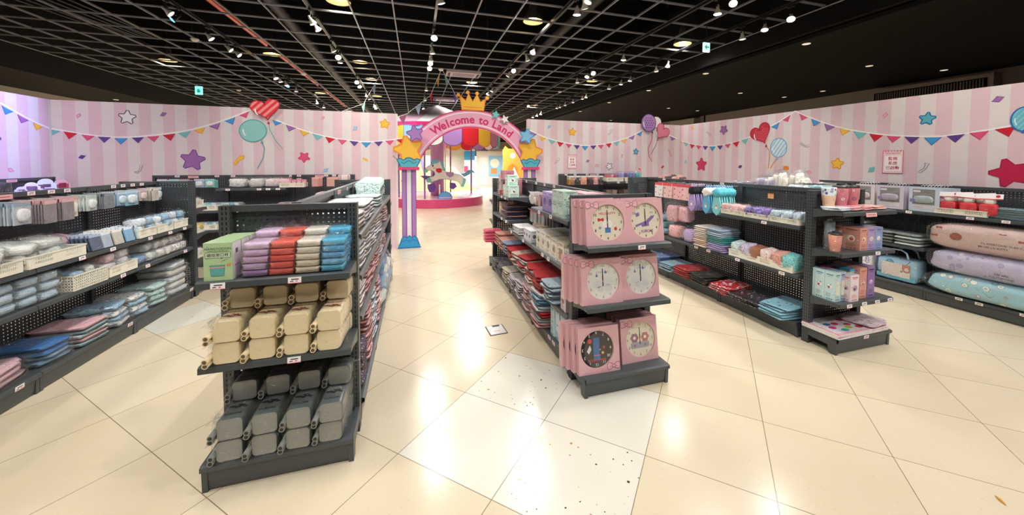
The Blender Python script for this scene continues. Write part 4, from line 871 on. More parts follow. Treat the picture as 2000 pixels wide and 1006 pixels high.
def bay(xs, y0, lab, right=(), left=(), H=1.35, dr=.33, dl=.33, horiz=False, tags={}, group='bays of dark steel shelving', railtags=(), end=False, railside=1):
    """one bay of shelving: the spine runs along y (or along x when horiz); right/left are shelf heights"""
    t = thing('shelving_bay', (xs, y0, 0), lab, 'shelving', group, R(-90) if horiz else 0)
    c = L_ / 2
    post(t, 0, .017, .05, .034, H)
    if end: post(t, 0, L_ + .014, .05, .026, H)
    m = MB(); m.box(-.0008, .0008, .034, L_ - .002, .13, H - .03, PEG); m.build('back_panel', t)
    m = MB(); m.box(-.02, .02, .034, L_ - .002, H - .035, H, STEEL); rail = m.build('top_rail', t)
    for u, k in railtags: link('price_tag', tag_mesh(k), rail, (.0215 * railside, u, H - .018 - (.01 if k != 'w' else 0)), (0, 0, R(90 if railside > 0 else -90)))
    for side, lv, d in (('r', right, dr), ('l', left, dl)):
        if lv is None: continue
        T = Tm(0, c, 0, 90 if side == 'r' else -90)
        add_base(t, T, L_ - .004, d, tags.get((side, 0), ()))
        for i, z in enumerate(lv): add_shelf(t, T, L_ - .006, d - .005, z, tags.get((side, i + 1), ()))
    return t
def endcap(xc, y, lab, levels, d=.29, W=.66, H=1.35, flip=False, tags={}):
    t = thing('shelving_end_unit', (xc, y, 0), lab, 'shelving', 'end units of the shelving rows', R(180) if flip else 0)
    for s in (-1, 1): post(t, s * (W / 2 - .025), -.03, .05, .06, H)
    m = MB(); m.box(-W / 2 + .05, W / 2 - .05, -.0096, -.008, .13, H - .03, PEG)
    m.build('back_panel', t)
    m = MB(); m.box(-W / 2 + .05, W / 2 - .05, -.04, -.0, H - .035, H - .002, STEEL); m.build('top_rail', t)
    T = Matrix()
    add_base(t, T, W, d, tags.get(0, ()))
    for i, z in enumerate(levels): add_shelf(t, T, W - .01, d, z, tags.get(i + 1, ()))
    return t
XA, XC_, XD, XE = -2.79, -.655, 1.40, 3.63
RW = ('nearest', 'middle', 'farthest')
for i in range(3):
    y = 2.42 + .91 * i
    bay(XA, y, '%s bay of dark steel shelving in the row at far left' % RW[i], right=(.60, .855), left=(), end=i == 2,
        tags={('r', 2): ((-.35, .1), (.2, -.1), (.05, -.25, .3))[i], ('r', 1): ((), (.3,), (.3, -.3))[i], ('r', 0): ((.3,), (.35,), (.38,))[i]}, railtags=((( .7, 'w'), (.85, 'w')), ((.05, 'w'), (.22, 'P'), (.42, 'w'), (.58, 'w'), (.72, 'w')), ((.3, 'w'), (.42, 'w'), (.55, 'w'), (.68, 'w')))[i])
    bay(XC_, y - .02, '%s bay of dark shelving holding folded shirts, second row from left' % RW[i], right=(.65, .90, 1.15), left=(.6, .9), end=i == 2, railtags=((), ((.2, 'P'), (.6, 'p')), ((.1, 'p'), (.3, 'p')))[i])
    bay(XD, y + .06, '%s bay of dark shelving in the row behind the clocks' % RW[i], left=((.44, .79, 1.155), (.46, .79), (.48, .87, 1.155))[i], right=(.6, 1.0), end=i == 2,
        tags={('l', 3): ((-.2, .1), (), (.1, .3))[i], ('l', 2): ((-.1,.05), (-.3, .2), (.1, .35))[i], ('l', 1): ((-.15, .0), (), ())[i], ('l', 0): ((.2, .1), (), ())[i]}, railtags=((), ((.2, 'w'), (.5, 'w'), (.8, 'w')), ((.3, 'w'),))[i], railside=-1)
    bay(XE, y, '%s bay of dark shelving in the row left of the tumblers' % RW[i], left=((.57, 1.02), (.57,), (.57,))[i], right=(.6, 1.2), end=i == 2,
        tags={('l', 2): ((.1,),)[0] if i == 0 else (), ('l', 1): ((-.2, .3), (.1, .3), ())[i]}, railtags=((), ((.3, 'w'),), ((.5, 'w'),))[i], railside=-1)
for i in range(5):
    y = .87 + .91 * i
    bay(5.97, y, '%s bay of dark shelving against the right pink wall' % ('hidden near', 'rightmost', 'second from right', 'third from right', 'fourth from right')[i], left=((.6, 1.03), (1.03,), (.6, 1.03), (.6, 1.03), (.6, 1.03))[i], right=None, H=1.335,
        tags={('l', 2): ((), (), (.3,), (), ())[i], ('l', 1): ((), (-.1, .15, .35), (), (), ())[i], ('l', 0): ((), (.3, -.15, .0), (), (), ())[i]}, group='bays of dark steel shelving against the walls')
for i in range(2): bay(5.97, 5.42 + .91 * i - (.0), '%s bay of dark shelving against right pink wall near the corner' % ('nearer', 'corner')[i], left=(.6, 1.03), right=None, H=1.335, end=i == 1, group='bays of dark steel shelving against the walls', railtags=((.5, 'P'), ))
for i in range(3): bay(-3.76 + .91 * i, 6.93, '%s bay of dark shelving along the back wall left of the arch' % ('left', 'middle', 'right')[i], right=((.55, .84), (.55, .84, 1.17), (.55, .84))[i], left=None, H=1.36, horiz=True, end=i == 2,
                       tags={('r', 3): (-.3, .1, .22, .35), ('r', 2): ((-.2, .1), (-.2,), ())[i], ('r', 1): ((.0,), (), ())[i]}, railtags=[((.3, 'w'), (.5, 'P'), (.8, 'w')), ((.1, 'w'), (.9, 'w')), ((.1, 'w'), (.4, 'P'), (.5, 'w'), (.62, 'w'), (.75, 'w'))][i], group='bays of dark steel shelving against the walls')
for i in range(2): bay(2.76 + .91 * i, 6.93, '%s bay of dark shelving along the back wall right of the arch' % ('left', 'right')[i], right=((.55, .9), (.55, .9, 1.2))[i], left=None, H=1.35, horiz=True, end=i == 1,
                       tags={('r', 3): (-.2, .0, .2)}, railtags=[((.15, 'w'), (.35, 'w'), (.62, 'w'), (.75, 'P'), (.86, 'w')), ()][i], group='bays of dark steel shelving against the walls')
for i in range(3): bay(-4.90, 4.2 + .91 * i, '%s bay of bluish lit shelving against the left wall' % ('near', 'middle', 'corner')[i], right=(.6, 1.12), left=None, H=1.345, end=i == 2, railtags=((), (), ((.35, 'P'),))[i], group='bays of dark steel shelving against the walls')
endcap(XC_, 2.36, 'dark steel end unit holding cream and grey canisters at front left', (.62, 1.02), tags={2: (-.235, .08), 1: (.07,)})
endcap(XD, 2.47, 'dark steel end unit holding pink boxed wall clocks', (.62, 1.025), tags={2: (.08,)})
endcap(XE, 2.38, 'dark steel end unit holding tumblers and cartons at front right', (.43, .85, 1.19), tags={3: ((.0, 'P'),), 2: (.1,), 1: (-.22, -.04, .12, .28), 0: (.0,)})
for xc, nm in ((XA, 'leftmost'), (XC_, 'second'), (XD, 'third'), (XE, 'rightmost')):
    endcap(xc, {XA: 5.19, XC_: 5.17, XD: 5.25, XE: 5.19}[xc], 'dark perforated far end unit of the %s shelving row' % nm, (.42, .72, 1.02), flip=True)
# orange note stuck on the perforated panel of the right row
m = MB(); m.cbox(0, 0, 0, .07, .0015, .055, C('#f2a23a')); m.text('請勿 拆封', 0, .006, .014, C('#ffffff'), -.0012, .01); m.text('請勿試用', 0, -.014, .014, C('#ffffff'), -.0012, .01)
m.build('sticker_note', None, (XE - .0125, 2.98, 1.235), R(-90), label='orange note stuck on the dark perforated panel above the ivory trays', category='note')
# ------------------------------------------------------------------ goods: shape makers
FILM = film_mat(); CLR = clear_plastic(); GC = {}
def cached(key, fn, name):
    if key not in GC:
        m = MB(); fn(m); GC[key] = mesh_from(m, name)
    return GC[key]
def spow(a, p): return math.copysign(abs(a) ** p, a)
def superblob(m, mt, seed=0, nu=18, nv=10, e1=.5, e2=.35, amp=.06, fr=2.2, groove=0, s=(1, 1, 1), off=(0, 0, 0), ragged=0):
    """soft filled shape, unit size, standing on z = 0"""
    vs = []
    for j in range(nv + 1):
        ph = -math.pi / 2 + math.pi * j / nv
        for i in range(nu):
            th = 2 * math.pi * i / nu
            x = spow(math.cos(ph), e1) * spow(math.cos(th), e2) * .5
            y = spow(math.cos(ph), e1) * spow(math.sin(th), e2) * .5
            z = spow(math.sin(ph), e1) * .5
            v = Vector((x, y, z)); n_ = noise.noise(v * fr * 2 + Vector((seed * 7.3, seed * 3.1, 0)))
            k = 1 + amp * 2 * n_
            if groove: k -= .045 * (1 + math.cos(2 * math.pi * groove * (z + .5))) * (1 if abs(z) < .49 else 0)
            if ragged: k += ragged * (rnd.random() - .5)
            zz = z * (1 + amp * n_) + .5
            vs.append((x * k * s[0] + off[0], y * k * s[1] + off[1], max(zz, 0) * s[2] + off[2]))
    fs = []
    for j in range(nv):
        for i in range(nu): fs.append((j * nu + i, j * nu + (i + 1) % nu, (j + 1) * nu + (i + 1) % nu, (j + 1) * nu + i))
    return m.add(vs, fs, mt, True)
def M_pouch(mt, seed=0): return cached(('pouch', mt.name, seed), lambda m: superblob(m, mt, seed, amp=.10), 'pouch')
def M_fold(mt, seed=0, g=3):
    def fn(m):
        superblob(m, mt, seed, nu=20, nv=14, e1=.3, e2=.22, amp=.03, groove=g)
        if (mt.name.endswith(('_1_0.3', '_1_0.25', '_1_0.2', '_1_0.4', '_1_0.35')) or '_w_' in mt.name):
            r = random.Random(seed * 5 + g)      # crumpled edge of the clear bag sticking out in front
            for k in range(14):
                x = -.48 + k * .07; y = -.47; h1 = r.uniform(.05, .5)
                m.add([(x, y, h1), (x + r.uniform(.05, .12), y + .01, h1 + r.uniform(.1, .5)), (x + r.uniform(-.02, .1), y - r.uniform(.03, .10), h1 + r.uniform(-.3, .5))], [(0, 1, 2)], FILM)
    return cached(('fold', mt.name, seed, g), fn, 'folded_cloth')
def M_bag(mt, seed=0):
    """thing in a thin crinkled clear bag: contents plus bag flap at the top"""
    def fn(m):
        superblob(m, mt, seed, amp=.12, s=(.86, .86, .86))
    return cached(('bagc', mt.name, seed), fn, 'contents')
def M_film(seed=0):
    def fn(m):
        superblob(m, FILM, seed + 5, nu=22, nv=12, e1=.5, e2=.4, amp=.10, fr=4, s=(1.0, 1.0, 1.0), ragged=.10)
        vs = []
        for i in range(9):
            x = -.5 + i / 8
            vs += [(x * .8, rnd.uniform(-.1, .1), .7), (x * 1.0, rnd.uniform(-.25, .25), 1.12 + rnd.uniform(-.1, .12))]
        m.add(vs, [(2 * i, 2 * i + 2, 2 * i + 3, 2 * i + 1) for i in range(8)], FILM)
    return cached(('film', seed), fn, 'bag')
def artwork(m, w, h, y, cols, seed, n=9):
    """printed panel: heading, lines of small print, one big motif and a few small ones"""
    r = random.Random(seed); dk = C(cols[0])
    m.box(-w * .34, w * .34, y - .0001, y, h * .88, h * .915, dk); m.box(-w * .2, w * .2, y - .0001, y, h * .83, h * .845, dk)
    m.disc(w * .24, y - .0001, C(cols[1 % len(cols)]), (r.uniform(-.05, .05) * w, h * .5), 16, 1.1); m.ring([(w * .25 * math.cos(k * .524), h * .5 + w * .25 * math.sin(k * .524)) for k in range(12)], y - .0002, w * .02, dk)
    m.disc(w * .12, y - .0003, C(cols[2 % len(cols)]), (r.uniform(-.08, .08) * w, h * .47), 12); m.poly(star_pts(r.uniform(-.1, .1) * w, h * .55, .08 * w, r.uniform(0, 70)), y - .0004, C(cols[-1]))
    for i in range(4): m.box(-w * .36, w * r.uniform(.05, .36), y - .0001, y, h * (.25 - .035 * i), h * (.26 - .035 * i), dk)
    for i in range(n):
        x, z = r.choice((-.38, .38)) * w + r.uniform(-.04, .04) * w, r.uniform(.1, .8) * h; m.disc(r.uniform(.02, .045) * w, y - .0002, C(r.choice(cols)), (x, z), 8)
    for i in range(3): m.box(w * (-.3 + .22 * i), w * (-.16 + .22 * i), y - .0001, y, h * .04, h * .08, dk)
def M_carton(w, d, h, base, cols, seed=0, side=None, top=None, win=None, name='carton', txt=None, txc='#444444', n=9):
    def fn(m):
        b = C(base, 'g')
        m.box(-w / 2, w / 2, 0, d, 0, h, b)
        if top: m.box(-w / 2 - .0004, w / 2 + .0004, -.0004, d + .0004, h * .8, h + .0004, C(top, 'g'))
        artwork(m, w, h, -.0006, cols, seed, n)
        if win: m.box(-w * .3, w * .3, -.001, -.0006, h * .2, h * .7, C(win, 'g'))
        if txt: m.text(txt, 0, h * .88, w * .17, C(txc), -.0015, .01)
        for sgn in (-1, 1):
            k = m.T; m.T = k @ Matrix.Translation((sgn * (w / 2), d / 2, 0)) @ Matrix.Rotation(R(90 * sgn), 4, 'Z')
            if side: m.poly([(-d / 2 + .002, .002), (d / 2 - .002, .002), (d / 2 - .002, h - .002), (-d / 2 + .002, h - .002)], -.0004, C(side, 'g'))
            artwork(m, d, h, -.0007, cols, seed + 3, max(3, n // 2)); m.T = k
    return cached(('carton', w, d, h, base, tuple(cols), seed, side, top, win, txt, n), fn, name)
def M_card(w, h, mt, hc, seed=0, win=None, th=.008):
    """flat hanging pack with a header strip"""
    def fn(m):
        m.box(-w / 2, w / 2, 0, th, -h, 0, mt)
        m.box(-w / 2, w / 2, -.0008, th + .0008, -h * .16, 0, C(hc, 'g'))
        if win:
            superblob(m, win, seed, nu=14, nv=8, e1=.7, e2=.6, amp=.14, s=(w * .74, .03, h * .6), off=(0, -.004, -h * .86))
    return cached(('card', w, h, mt.name, hc, seed, win.name if win else None), fn, 'hanging_pack')
def M_basket(w, d, h, style=0):
    def fn(m):
        t_ = .0025
        m.box(-w / 2, w / 2, -d / 2, d / 2, 0, t_, BASK)
        for ax, L, o_ in (('x', w, d / 2), ('y', d, w / 2)):
            for sg in (-1, 1):
                k = m.T
                m.T = k @ (Matrix.Translation((0, sg * o_, 0)) if ax == 'x' else Matrix.Translation((sg * o_, 0, 0)) @ Matrix.Rotation(R(90), 4, 'Z'))
                m.box(-L / 2 - .004, L / 2 + .004, -.005, .005, h - .008, h, BASK)
                if style == 0:   # solid ends, two rows of upright slots
                    z0, z1, z2, z3, z4 = t_, h * .32, h * .52, h * .60, h * .80
                    for a, b in ((z0, z1), (z2, z3), (z4, h)): m.box(-L / 2, L / 2, -t_ / 2, t_ / 2, a, b, BASK)
                    n = max(4, int(L / .012)); 
                    for i in range(n):
                        x = -L / 2 + L * (i + .5) / n
                        solid = abs(x) < L * .12 or abs(x) > L * .43
                        wd = L / n / 2 * (1.02 if solid else .5)
                        for a, b in ((z1, z2), (z3, z4)): m.box(x - wd, x + wd, -t_ / 2, t_ / 2, a, b, BASK)
                else:            # square mesh holes
                    rows = 5
                    for r_ in range(rows + 1):
                        a = t_ + (h - .01) * r_ / rows; m.box(-L / 2, L / 2, -t_ / 2, t_ / 2, a - h * .045, a + h * .045, BASK)
                    n = max(5, int(L / .016))
                    for i in range(n + 1):
                        x = -L / 2 + L * i / n; m.box(x - .004, x + .004, -t_ / 2, t_ / 2, 0, h, BASK)
                m.T = k
    return cached(('basket', w, d, h, style), fn, 'basket')
# ---- frames: which way a shelf front faces and where its front line is
FR = dict(A=('+x', -2.45), CR=('+x', -.32), DL=('-x', 1.06), EL=('-x', 3.30), ER=('+x', 3.96), F=('-x', 5.63), B=('-y', 6.61), G=('-y', 6.61), LW=('+x', -4.57), CE=('-y', 2.07), DE=('-y', 2.18), EE=('-y', 2.09), N=('-y', 0))
def W(fr, u, df, z):
    k, f = FR[fr]
    if k == '+x': return (f - df, u, z), R(90)
    if k == '-x': return (f + df, u, z), R(-90)
    return (u, f + df, z), 0.0
UNIT = {}
def it(me, name, fr, u, df, z, lab, cat, group=None, s=None, rz=0, tilt=0):
    loc, a = W(fr, u, df, z)
    return link(name, me, None, loc, (R(tilt), 0, a + R(rz)), s, label=lab, category=cat, group=group)
def bagged(name, fr, u, df, z, size, mt, lab, cat, group=None, rz=0, seed=0, part='contents', tilt=0):
    """soft goods inside a clear bag: root + contents + plastic_bag"""
    loc, a = W(fr, u, df, z)
    t = link(name, None, None, loc, (R(tilt), 0, a + R(rz)), size, label=lab, category=cat, group=group)
    link(part, M_bag(mt, seed), t); link('plastic_bag', M_film(seed % 3), t)
    return t
def jit(a): return rnd.uniform(-a, a)
def stack(name, fr, u, df, z, n, size, mats, lab, cat, group, g=3, rj=3, off=.004):
    for i in range(n):
        mt = mats[i % len(mats)] if len(mats) <= n else mats[i]
        it(M_fold(mt, i % 2, g), name, fr, u + jit(off), df + jit(off), z + i * size[2] * .96, lab + (', ' + ordl(n - 1 - i, n, 'from the top') if n > 1 else ''), cat, group, size, jit(rj))
HOOK = {}
def hook(fr, u, df0, z, ln, lab):
    if ln not in HOOK:
        m = MB(); m.tube([(0, 0, 0), (0, -ln, 0), (0, -ln - .006, .012)], .0025, C('#b9bcc0', 'g'), 6); m.box(-.012, .012, -.001, .003, -.012, .012, STEEL); HOOK[ln] = mesh_from(m, 'peg_hook')
    loc, a = W(fr, u, df0, z)
    link('peg_hook', HOOK[ln], None, loc, a, label=lab, category='hook', group='wire hooks holding hanging packs')
def hang(name, fr, u, z, n, w, h, mt, hc, lab, cat, group, win=None, step=.018, back=.31, th=.008, front=None):
    ln = n * step + .03
    hook(fr, u, back, z + .004, ln, 'wire hook holding ' + lab)
    for i in range(n):
        it(M_card(w, h, mt, hc, 0, win, th), name, fr, u + jit(.004), back - .03 - i * step, z, '%s, %s' % (lab, ordl(n - 1 - i, n, 'from the front')), cat, group, None, jit(5))

# ------------------------------------------------------------------ front left end unit
# green cartons with a printed front
def green_carton(m):
    w, d, h = .115, .085, .18
    m.box(-w / 2, w / 2, 0, d, 0, h, C('#b9d6a4', 'g')); m.poly([(-w / 2, h * .985), (w / 2, h * .985), (w / 2, h), (-w / 2, h)], -.0004, C('#d8ead0'))
    T0 = m.T; m.T = Matrix.Translation((w / 2, d / 2, 0)) @ Matrix.Rotation(R(90), 4, 'Z')
    m.poly([(-d / 2 + .002, .0), (d / 2, .0), (d / 2, h - .004), (-d / 2 + .002, h - .004)], -.0005, C('#f0e9ea')); m.box(-.012, .012, -.001, -.0006, h * .68, h * .8, C('#7a6a86')); m.box(-.02, .02, -.001, -.0006, h * .35, h * .37, C('#7a6a86')); m.T = T0
    DK = C('#35343c')
    m.text('HANGYODON', 0, h * .84, .0158, DK, -.001, .0); m.box(-.042, .042, -.0009, -.0006, h * .775, h * .782, DK)
    P = [(-.048, h * .60), (.048, h * .60), (.05, h * .62), (.05, h * .73), (.048, h * .745), (-.048, h * .745), (-.05, h * .73), (-.05, h * .62)]
    m.poly(P, -.0008, C('#cfe3c0')); m.ring(P, -.0011, .0014, DK); m.poly([(.01, h * .602), (.024, h * .602), (.012, h * .57)], -.0008, DK)
    m.text('磁吸漱口杯', 0, h * .672, .0175, DK, -.0013, .006)
    for x, z, a in ((.03, .53, 30), (.018, .5, 20)): m.ring([(x - .008, h * z - .003), (x, h * z + .004), (x + .01, h * z + .003)], -.001, .0012, DK, False)
    m.poly([(.034, h * .42), (.052, h * .45), (.05, h * .38), (.036, h * .36)], -.001, C('#e8923c'))
    # plain cup drawing stands where the printed figure was
    m.poly([(-.028, h * .12), (.022, h * .12), (.027, h * .40), (-.033, h * .40)], -.0009, C('#5fb0a8')); m.ring([(-.028, h * .12), (.022, h * .12), (.027, h * .40), (-.033, h * .40)], -.0012, .002, C('#2f6f78')); m.box(-.033, .027, -.0013, -.001, h * .33, h * .36, C('#e79aa0'))
    for x, z, c in ((-.045, .3, '#e8d860'), (.046, .14, '#e8d860'), (-.04, .9, '#9cc088')): m.disc(.003, -.001, C(c), (x, h * z), 8)
g = cached('greenc', green_carton, 'carton')
for i in range(5): it(g, 'green_carton', 'CE', -.895 + .004 * i, .006 + i * .055 if i < 0 else .006 + i * .0555 * 1.55 if i < 3 else .0, 1.02, ('green speech-bubble carton, front of its row on the front left end unit', 'green carton, second in its row behind the front one', 'green carton, last in its row against the perforated panel')[i], 'carton', 'green cartons in a row', rz=jit(1)) if i < 3 else None
# coloured folded towels wrapped in film
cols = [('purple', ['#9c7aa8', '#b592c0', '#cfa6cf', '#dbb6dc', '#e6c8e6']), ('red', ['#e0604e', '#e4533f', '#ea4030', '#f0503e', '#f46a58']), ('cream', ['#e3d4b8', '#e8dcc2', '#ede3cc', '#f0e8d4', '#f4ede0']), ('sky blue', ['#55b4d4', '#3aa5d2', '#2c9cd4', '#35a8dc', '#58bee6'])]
for r_ in range(2):
    for ci, (nm, cc) in enumerate(cols):
        x = -.755 + ci * .113 + (.0 if r_ == 0 else -.0)
        nl = 5 if r_ == 0 else 6
        for i in range(nl):
            it(M_fold(C(cc[min(i, 4)], 'w'), i % 2, 2), 'folded_towel', 'CE', x + jit(.002) + .002 * i, .075 + r_ * .135, 1.02 + i * .0335, 'film-wrapped %s folded towel, %s row, %s' % (nm, ('front', 'back')[r_], ordl(nl - 1 - i, nl, 'from the top')), 'towel', '%s folded towels in film' % nm, (.114, .13, .036), jit(2.5))
        me = M_film(ci % 3); k = link('stack_wrap', me, None, (x, 2.07 + .075 + r_ * .135, 1.02), jit(.05), (.122, .14, nl * .0335 + .012), label='clear film around the %s %s towel stack' % (('front', 'back')[r_], nm), category='film', group='clear film around the towel stacks')
# canisters with two tubes each, in clear film
def rsq(w, h, r, n=4):
    P = []
    for cx, cz, a0 in ((w / 2 - r, h / 2 - r, 0), (-w / 2 + r, h / 2 - r, 90), (-w / 2 + r, -h / 2 + r, 180), (w / 2 - r, -h / 2 + r, 270)):
        for k in range(n + 1): P.append((cx + r * math.cos(R(a0 + 90 * k / n)), cz + r * math.sin(R(a0 + 90 * k / n))))
    return P
def loft(m, secs, mt, smooth=True, cap=(1, 1), capm=None):
    n = len(secs[0][1]); vs = []; fs = []
    for y, P in secs: vs += [(p[0], y, p[1]) for p in P]
    for j in range(len(secs) - 1):
        for i in range(n): fs.append((j * n + i, (j + 1) * n + i, (j + 1) * n + (i + 1) % n, j * n + (i + 1) % n))
    m.add(vs, fs, mt, smooth)
    if cap[0]: m.add([(p[0], secs[0][0], p[1]) for p in secs[0][1]], [list(range(n))], capm or mt)
    if cap[1]: m.add([(p[0], secs[-1][0], p[1]) for p in secs[-1][1]], [list(range(n))[::-1]], mt)
def canister(m, col, ink, word, capcol):
    w, h, L = .112, .104, .21; b = C(col, 'g')
    up = Matrix.Translation((0, 0, h / 2)); m.T = up
    loft(m, [(0, rsq(w * .93, h * .93, .018)), (.003, rsq(w * .97, h * .97, .02)), (.010, rsq(w, h, .022)), (L - .05, rsq(w * .97, h * .97, .022)), (L - .045, rsq(w * .99, h * .99, .022)), (L, rsq(w * .97, h * .97, .022))], b, True, (1, 1), C(capcol, 'g'))
    m.T = Matrix.Translation((0, 0, h + .0006)) @ Matrix.Rotation(R(-90), 4, 'X')
    m.text(word, 0, .04 if ink != '#8c2f30' else .115, .019, C(ink), 0, .02)
    z0 = .075 if ink != '#8c2f30' else .045
    for dx, dz, r_ in ((-.015, .02, .008), (.012, .022, .009), (0, .012, .008), (-.026, .02, .005), (.026, .012, .006), (0, .03, .005)): m.disc(r_ * 1.25, 0, C(ink), (dx * 1.3, z0 + dz * 1.2), 9, 1.3)
    m.T = Matrix()
TUBE = {}
def tube_me(col):
    if col not in TUBE:
        m = MB(); m.tube([(0, 0, 0), (0, .22, 0)], .0135, C(col, 'g'), 12); m.T = Matrix.Translation((0, -.0004, 0)); m.disc(.009, 0, C('#6b5a3e' if col != '#8a8d88' else '#2c2e2e'), (0, 0), 12); TUBE[col] = mesh_from(m, 'tube')
    return TUBE[col]
def wrap_mesh(seed):
    def fn(m):
        r = random.Random(seed); secs = []
        for j in range(8):
            y = -.012 + .035 * j; s_ = 1.0 if j not in (0, 7) else .8
            P = [(p[0] * s_ * (1 + r.uniform(-.03, .07)) - .008, p[1] * s_ * (1 + r.uniform(-.03, .06)) + .052) for p in rsq(.136, .112, .02, 5)]
            secs.append((y + (0 if j else 0), P))
        loft(m, secs, FILM, False, (1, 0))
        for k in range(5):   # loose crumpled corners
            x, z = (-.075 if k < 3 else .065), r.uniform(.0, .10)
            m.add([(x, .0 + r.uniform(0, .1), z), (x - .03 * (1 if k < 3 else -1), -.01 + r.uniform(0, .1), z + r.uniform(-.02, .02)), (x - .01, .04 + r.uniform(0, .1), z + .03), (x + .01, .05, z - .02)], [(0, 1, 2), (0, 1, 3)], FILM)
    return cached(('wrap', seed), fn, 'film_wrap')
def put_canister(x, y, z, col, ink, word, cap, lab, grp, rz, k, tl):
    t = thing('canister', (x, y, z), lab, 'canister', grp, R(rz))
    me = cached(('can', col), lambda m: canister(m, col, ink, word, cap), 'body'); link('body', me, t)
    tc = '#efdcb2' if col == '#ecd9ac' else '#8a8d88'
    link('tube', tube_me(tc), t, (-.070, -.022 + tl, .015)); link('tube', tube_me(tc), t, (-.066, -.03 + tl * 1.5, .040), (R(3), 0, R(-3)))
    link('film_wrap', wrap_mesh(k % 4), t)
for nm, zz, col, ink, word, cap in (('cream', .62, '#ecd9ac', '#8c2f30', 'HELLO KITTY', '#f0deb4'), ('grey', .14, '#59605e', '#15161c', 'KUROMI', '#8f908a')):
    k = 0
    for r_, (y, z, n) in enumerate(((2.062, 0, 4), (2.062, .105, 4), (2.20, .215, 4))):
        for i in range(n):
            x = -.868 + i * .1455 + (.004 if r_ == 1 else 0) + (.018 if r_ == 2 else 0)
            lab = '%s canister with tubes in film, %s row, %s' % (nm, ('bottom', 'upper front', 'raised back')[r_], ordl(i, 4))
            put_canister(x, y + jit(.006), zz + z, col, ink, word, cap, lab, '%s canisters wrapped with two tubes' % nm, jit(2) + (i - 1.5) * -1.0, k, jit(.01)); k += 1
    for i in range(4):   # row behind that carries the raised one
        for q in range(2): put_canister(-.85 + i * .1455, 2.275 if q < 1 else 2.275, zz + q * .105, col, ink, word, cap, '%s canisters hidden behind the front rows on the end unit' % nm, '%s canisters wrapped with two tubes' % nm, 0, k, 0)

# ------------------------------------------------------------------ boxed wall clocks
def bow(m, cx, cz, s, y, fill='#e9a6b0', line='#8a7a74'):
    for sg in (-1, 1):
        P = [(cx + sg * a * s, cz + b * s) for a, b in ((.1, .0), (.3, .34), (.75, .46), (.95, .2), (.95, -.2), (.75, -.46), (.3, -.34))]
        m.poly(P, y, C(fill)); m.ring(P, y - .0003, s * .09, C(line))
        m.ring([(cx + sg * .25 * s, cz), (cx + sg * .6 * s, cz + .12 * s)], y - .0003, s * .06, C(line), False)
    P = [(cx + .22 * s * math.cos(k * .785), cz + .22 * s * math.sin(k * .785)) for k in range(8)]
    m.poly(P, y - .0006, C(fill)); m.ring(P, y - .0008, s * .09, C(line))
BW, BH, BD_ = .31, .31, .042
def clock_box(m, upside=False, plain=False):
    pk = C('#d9a9ad', 'g')
    if upside: m.T = Matrix.Translation((0, 0, BH / 2)) @ Matrix.Rotation(R(180), 4, 'Y') @ Matrix.Translation((0, 0, -BH / 2))
    cx, cz, r_ = .012, BH * .49, .124
    n = 40; ci = [(cx + r_ * math.cos(2 * math.pi * k / n), cz + r_ * math.sin(2 * math.pi * k / n)) for k in range(n)]
    def sq(k):
        a = 2 * math.pi * k / n; c_, s_ = math.cos(a), math.sin(a); q = max(abs(c_), abs(s_))
        return (c_ / q * BW / 2, BH / 2 + s_ / q * BH / 2)
    out = [sq(k) for k in range(n)]
    vs = [(p[0], 0, p[1]) for p in out] + [(p[0], 0, p[1]) for p in ci] + [(p[0], .014, p[1]) for p in ci]
    m.add(vs, [(k, (k + 1) % n, n + (k + 1) % n, n + k) for k in range(n)] + [(n + k, n + (k + 1) % n, 2 * n + (k + 1) % n, 2 * n + k) for k in range(n)], pk)
    m.box(-BW / 2, BW / 2, .0145, BD_, 0, BH, pk)
    for x0, x1, z0, z1 in ((-BW / 2, -BW / 2 + .0005, 0, BH), (BW / 2 - .0005, BW / 2, 0, BH), (-BW / 2, BW / 2, 0, .0005), (-BW / 2, BW / 2, BH - .0005, BH)): m.box(x0, x1, 0, .0146, z0, z1, pk)
    bow(m, -.105, BH * .88, .052, -.0008)
    for i, x in enumerate((-.05, -.03, -.01)): m.ring([(x + .008 * math.cos(k), BH * .945 + .008 * math.sin(k)) for k in range(7)], -.0008, .0016, C('#d0808c'))
    m.text('Sanrio', .108, BH * .93, .02, C('#f0cdd2'), -.0008)
    m.T = Matrix()
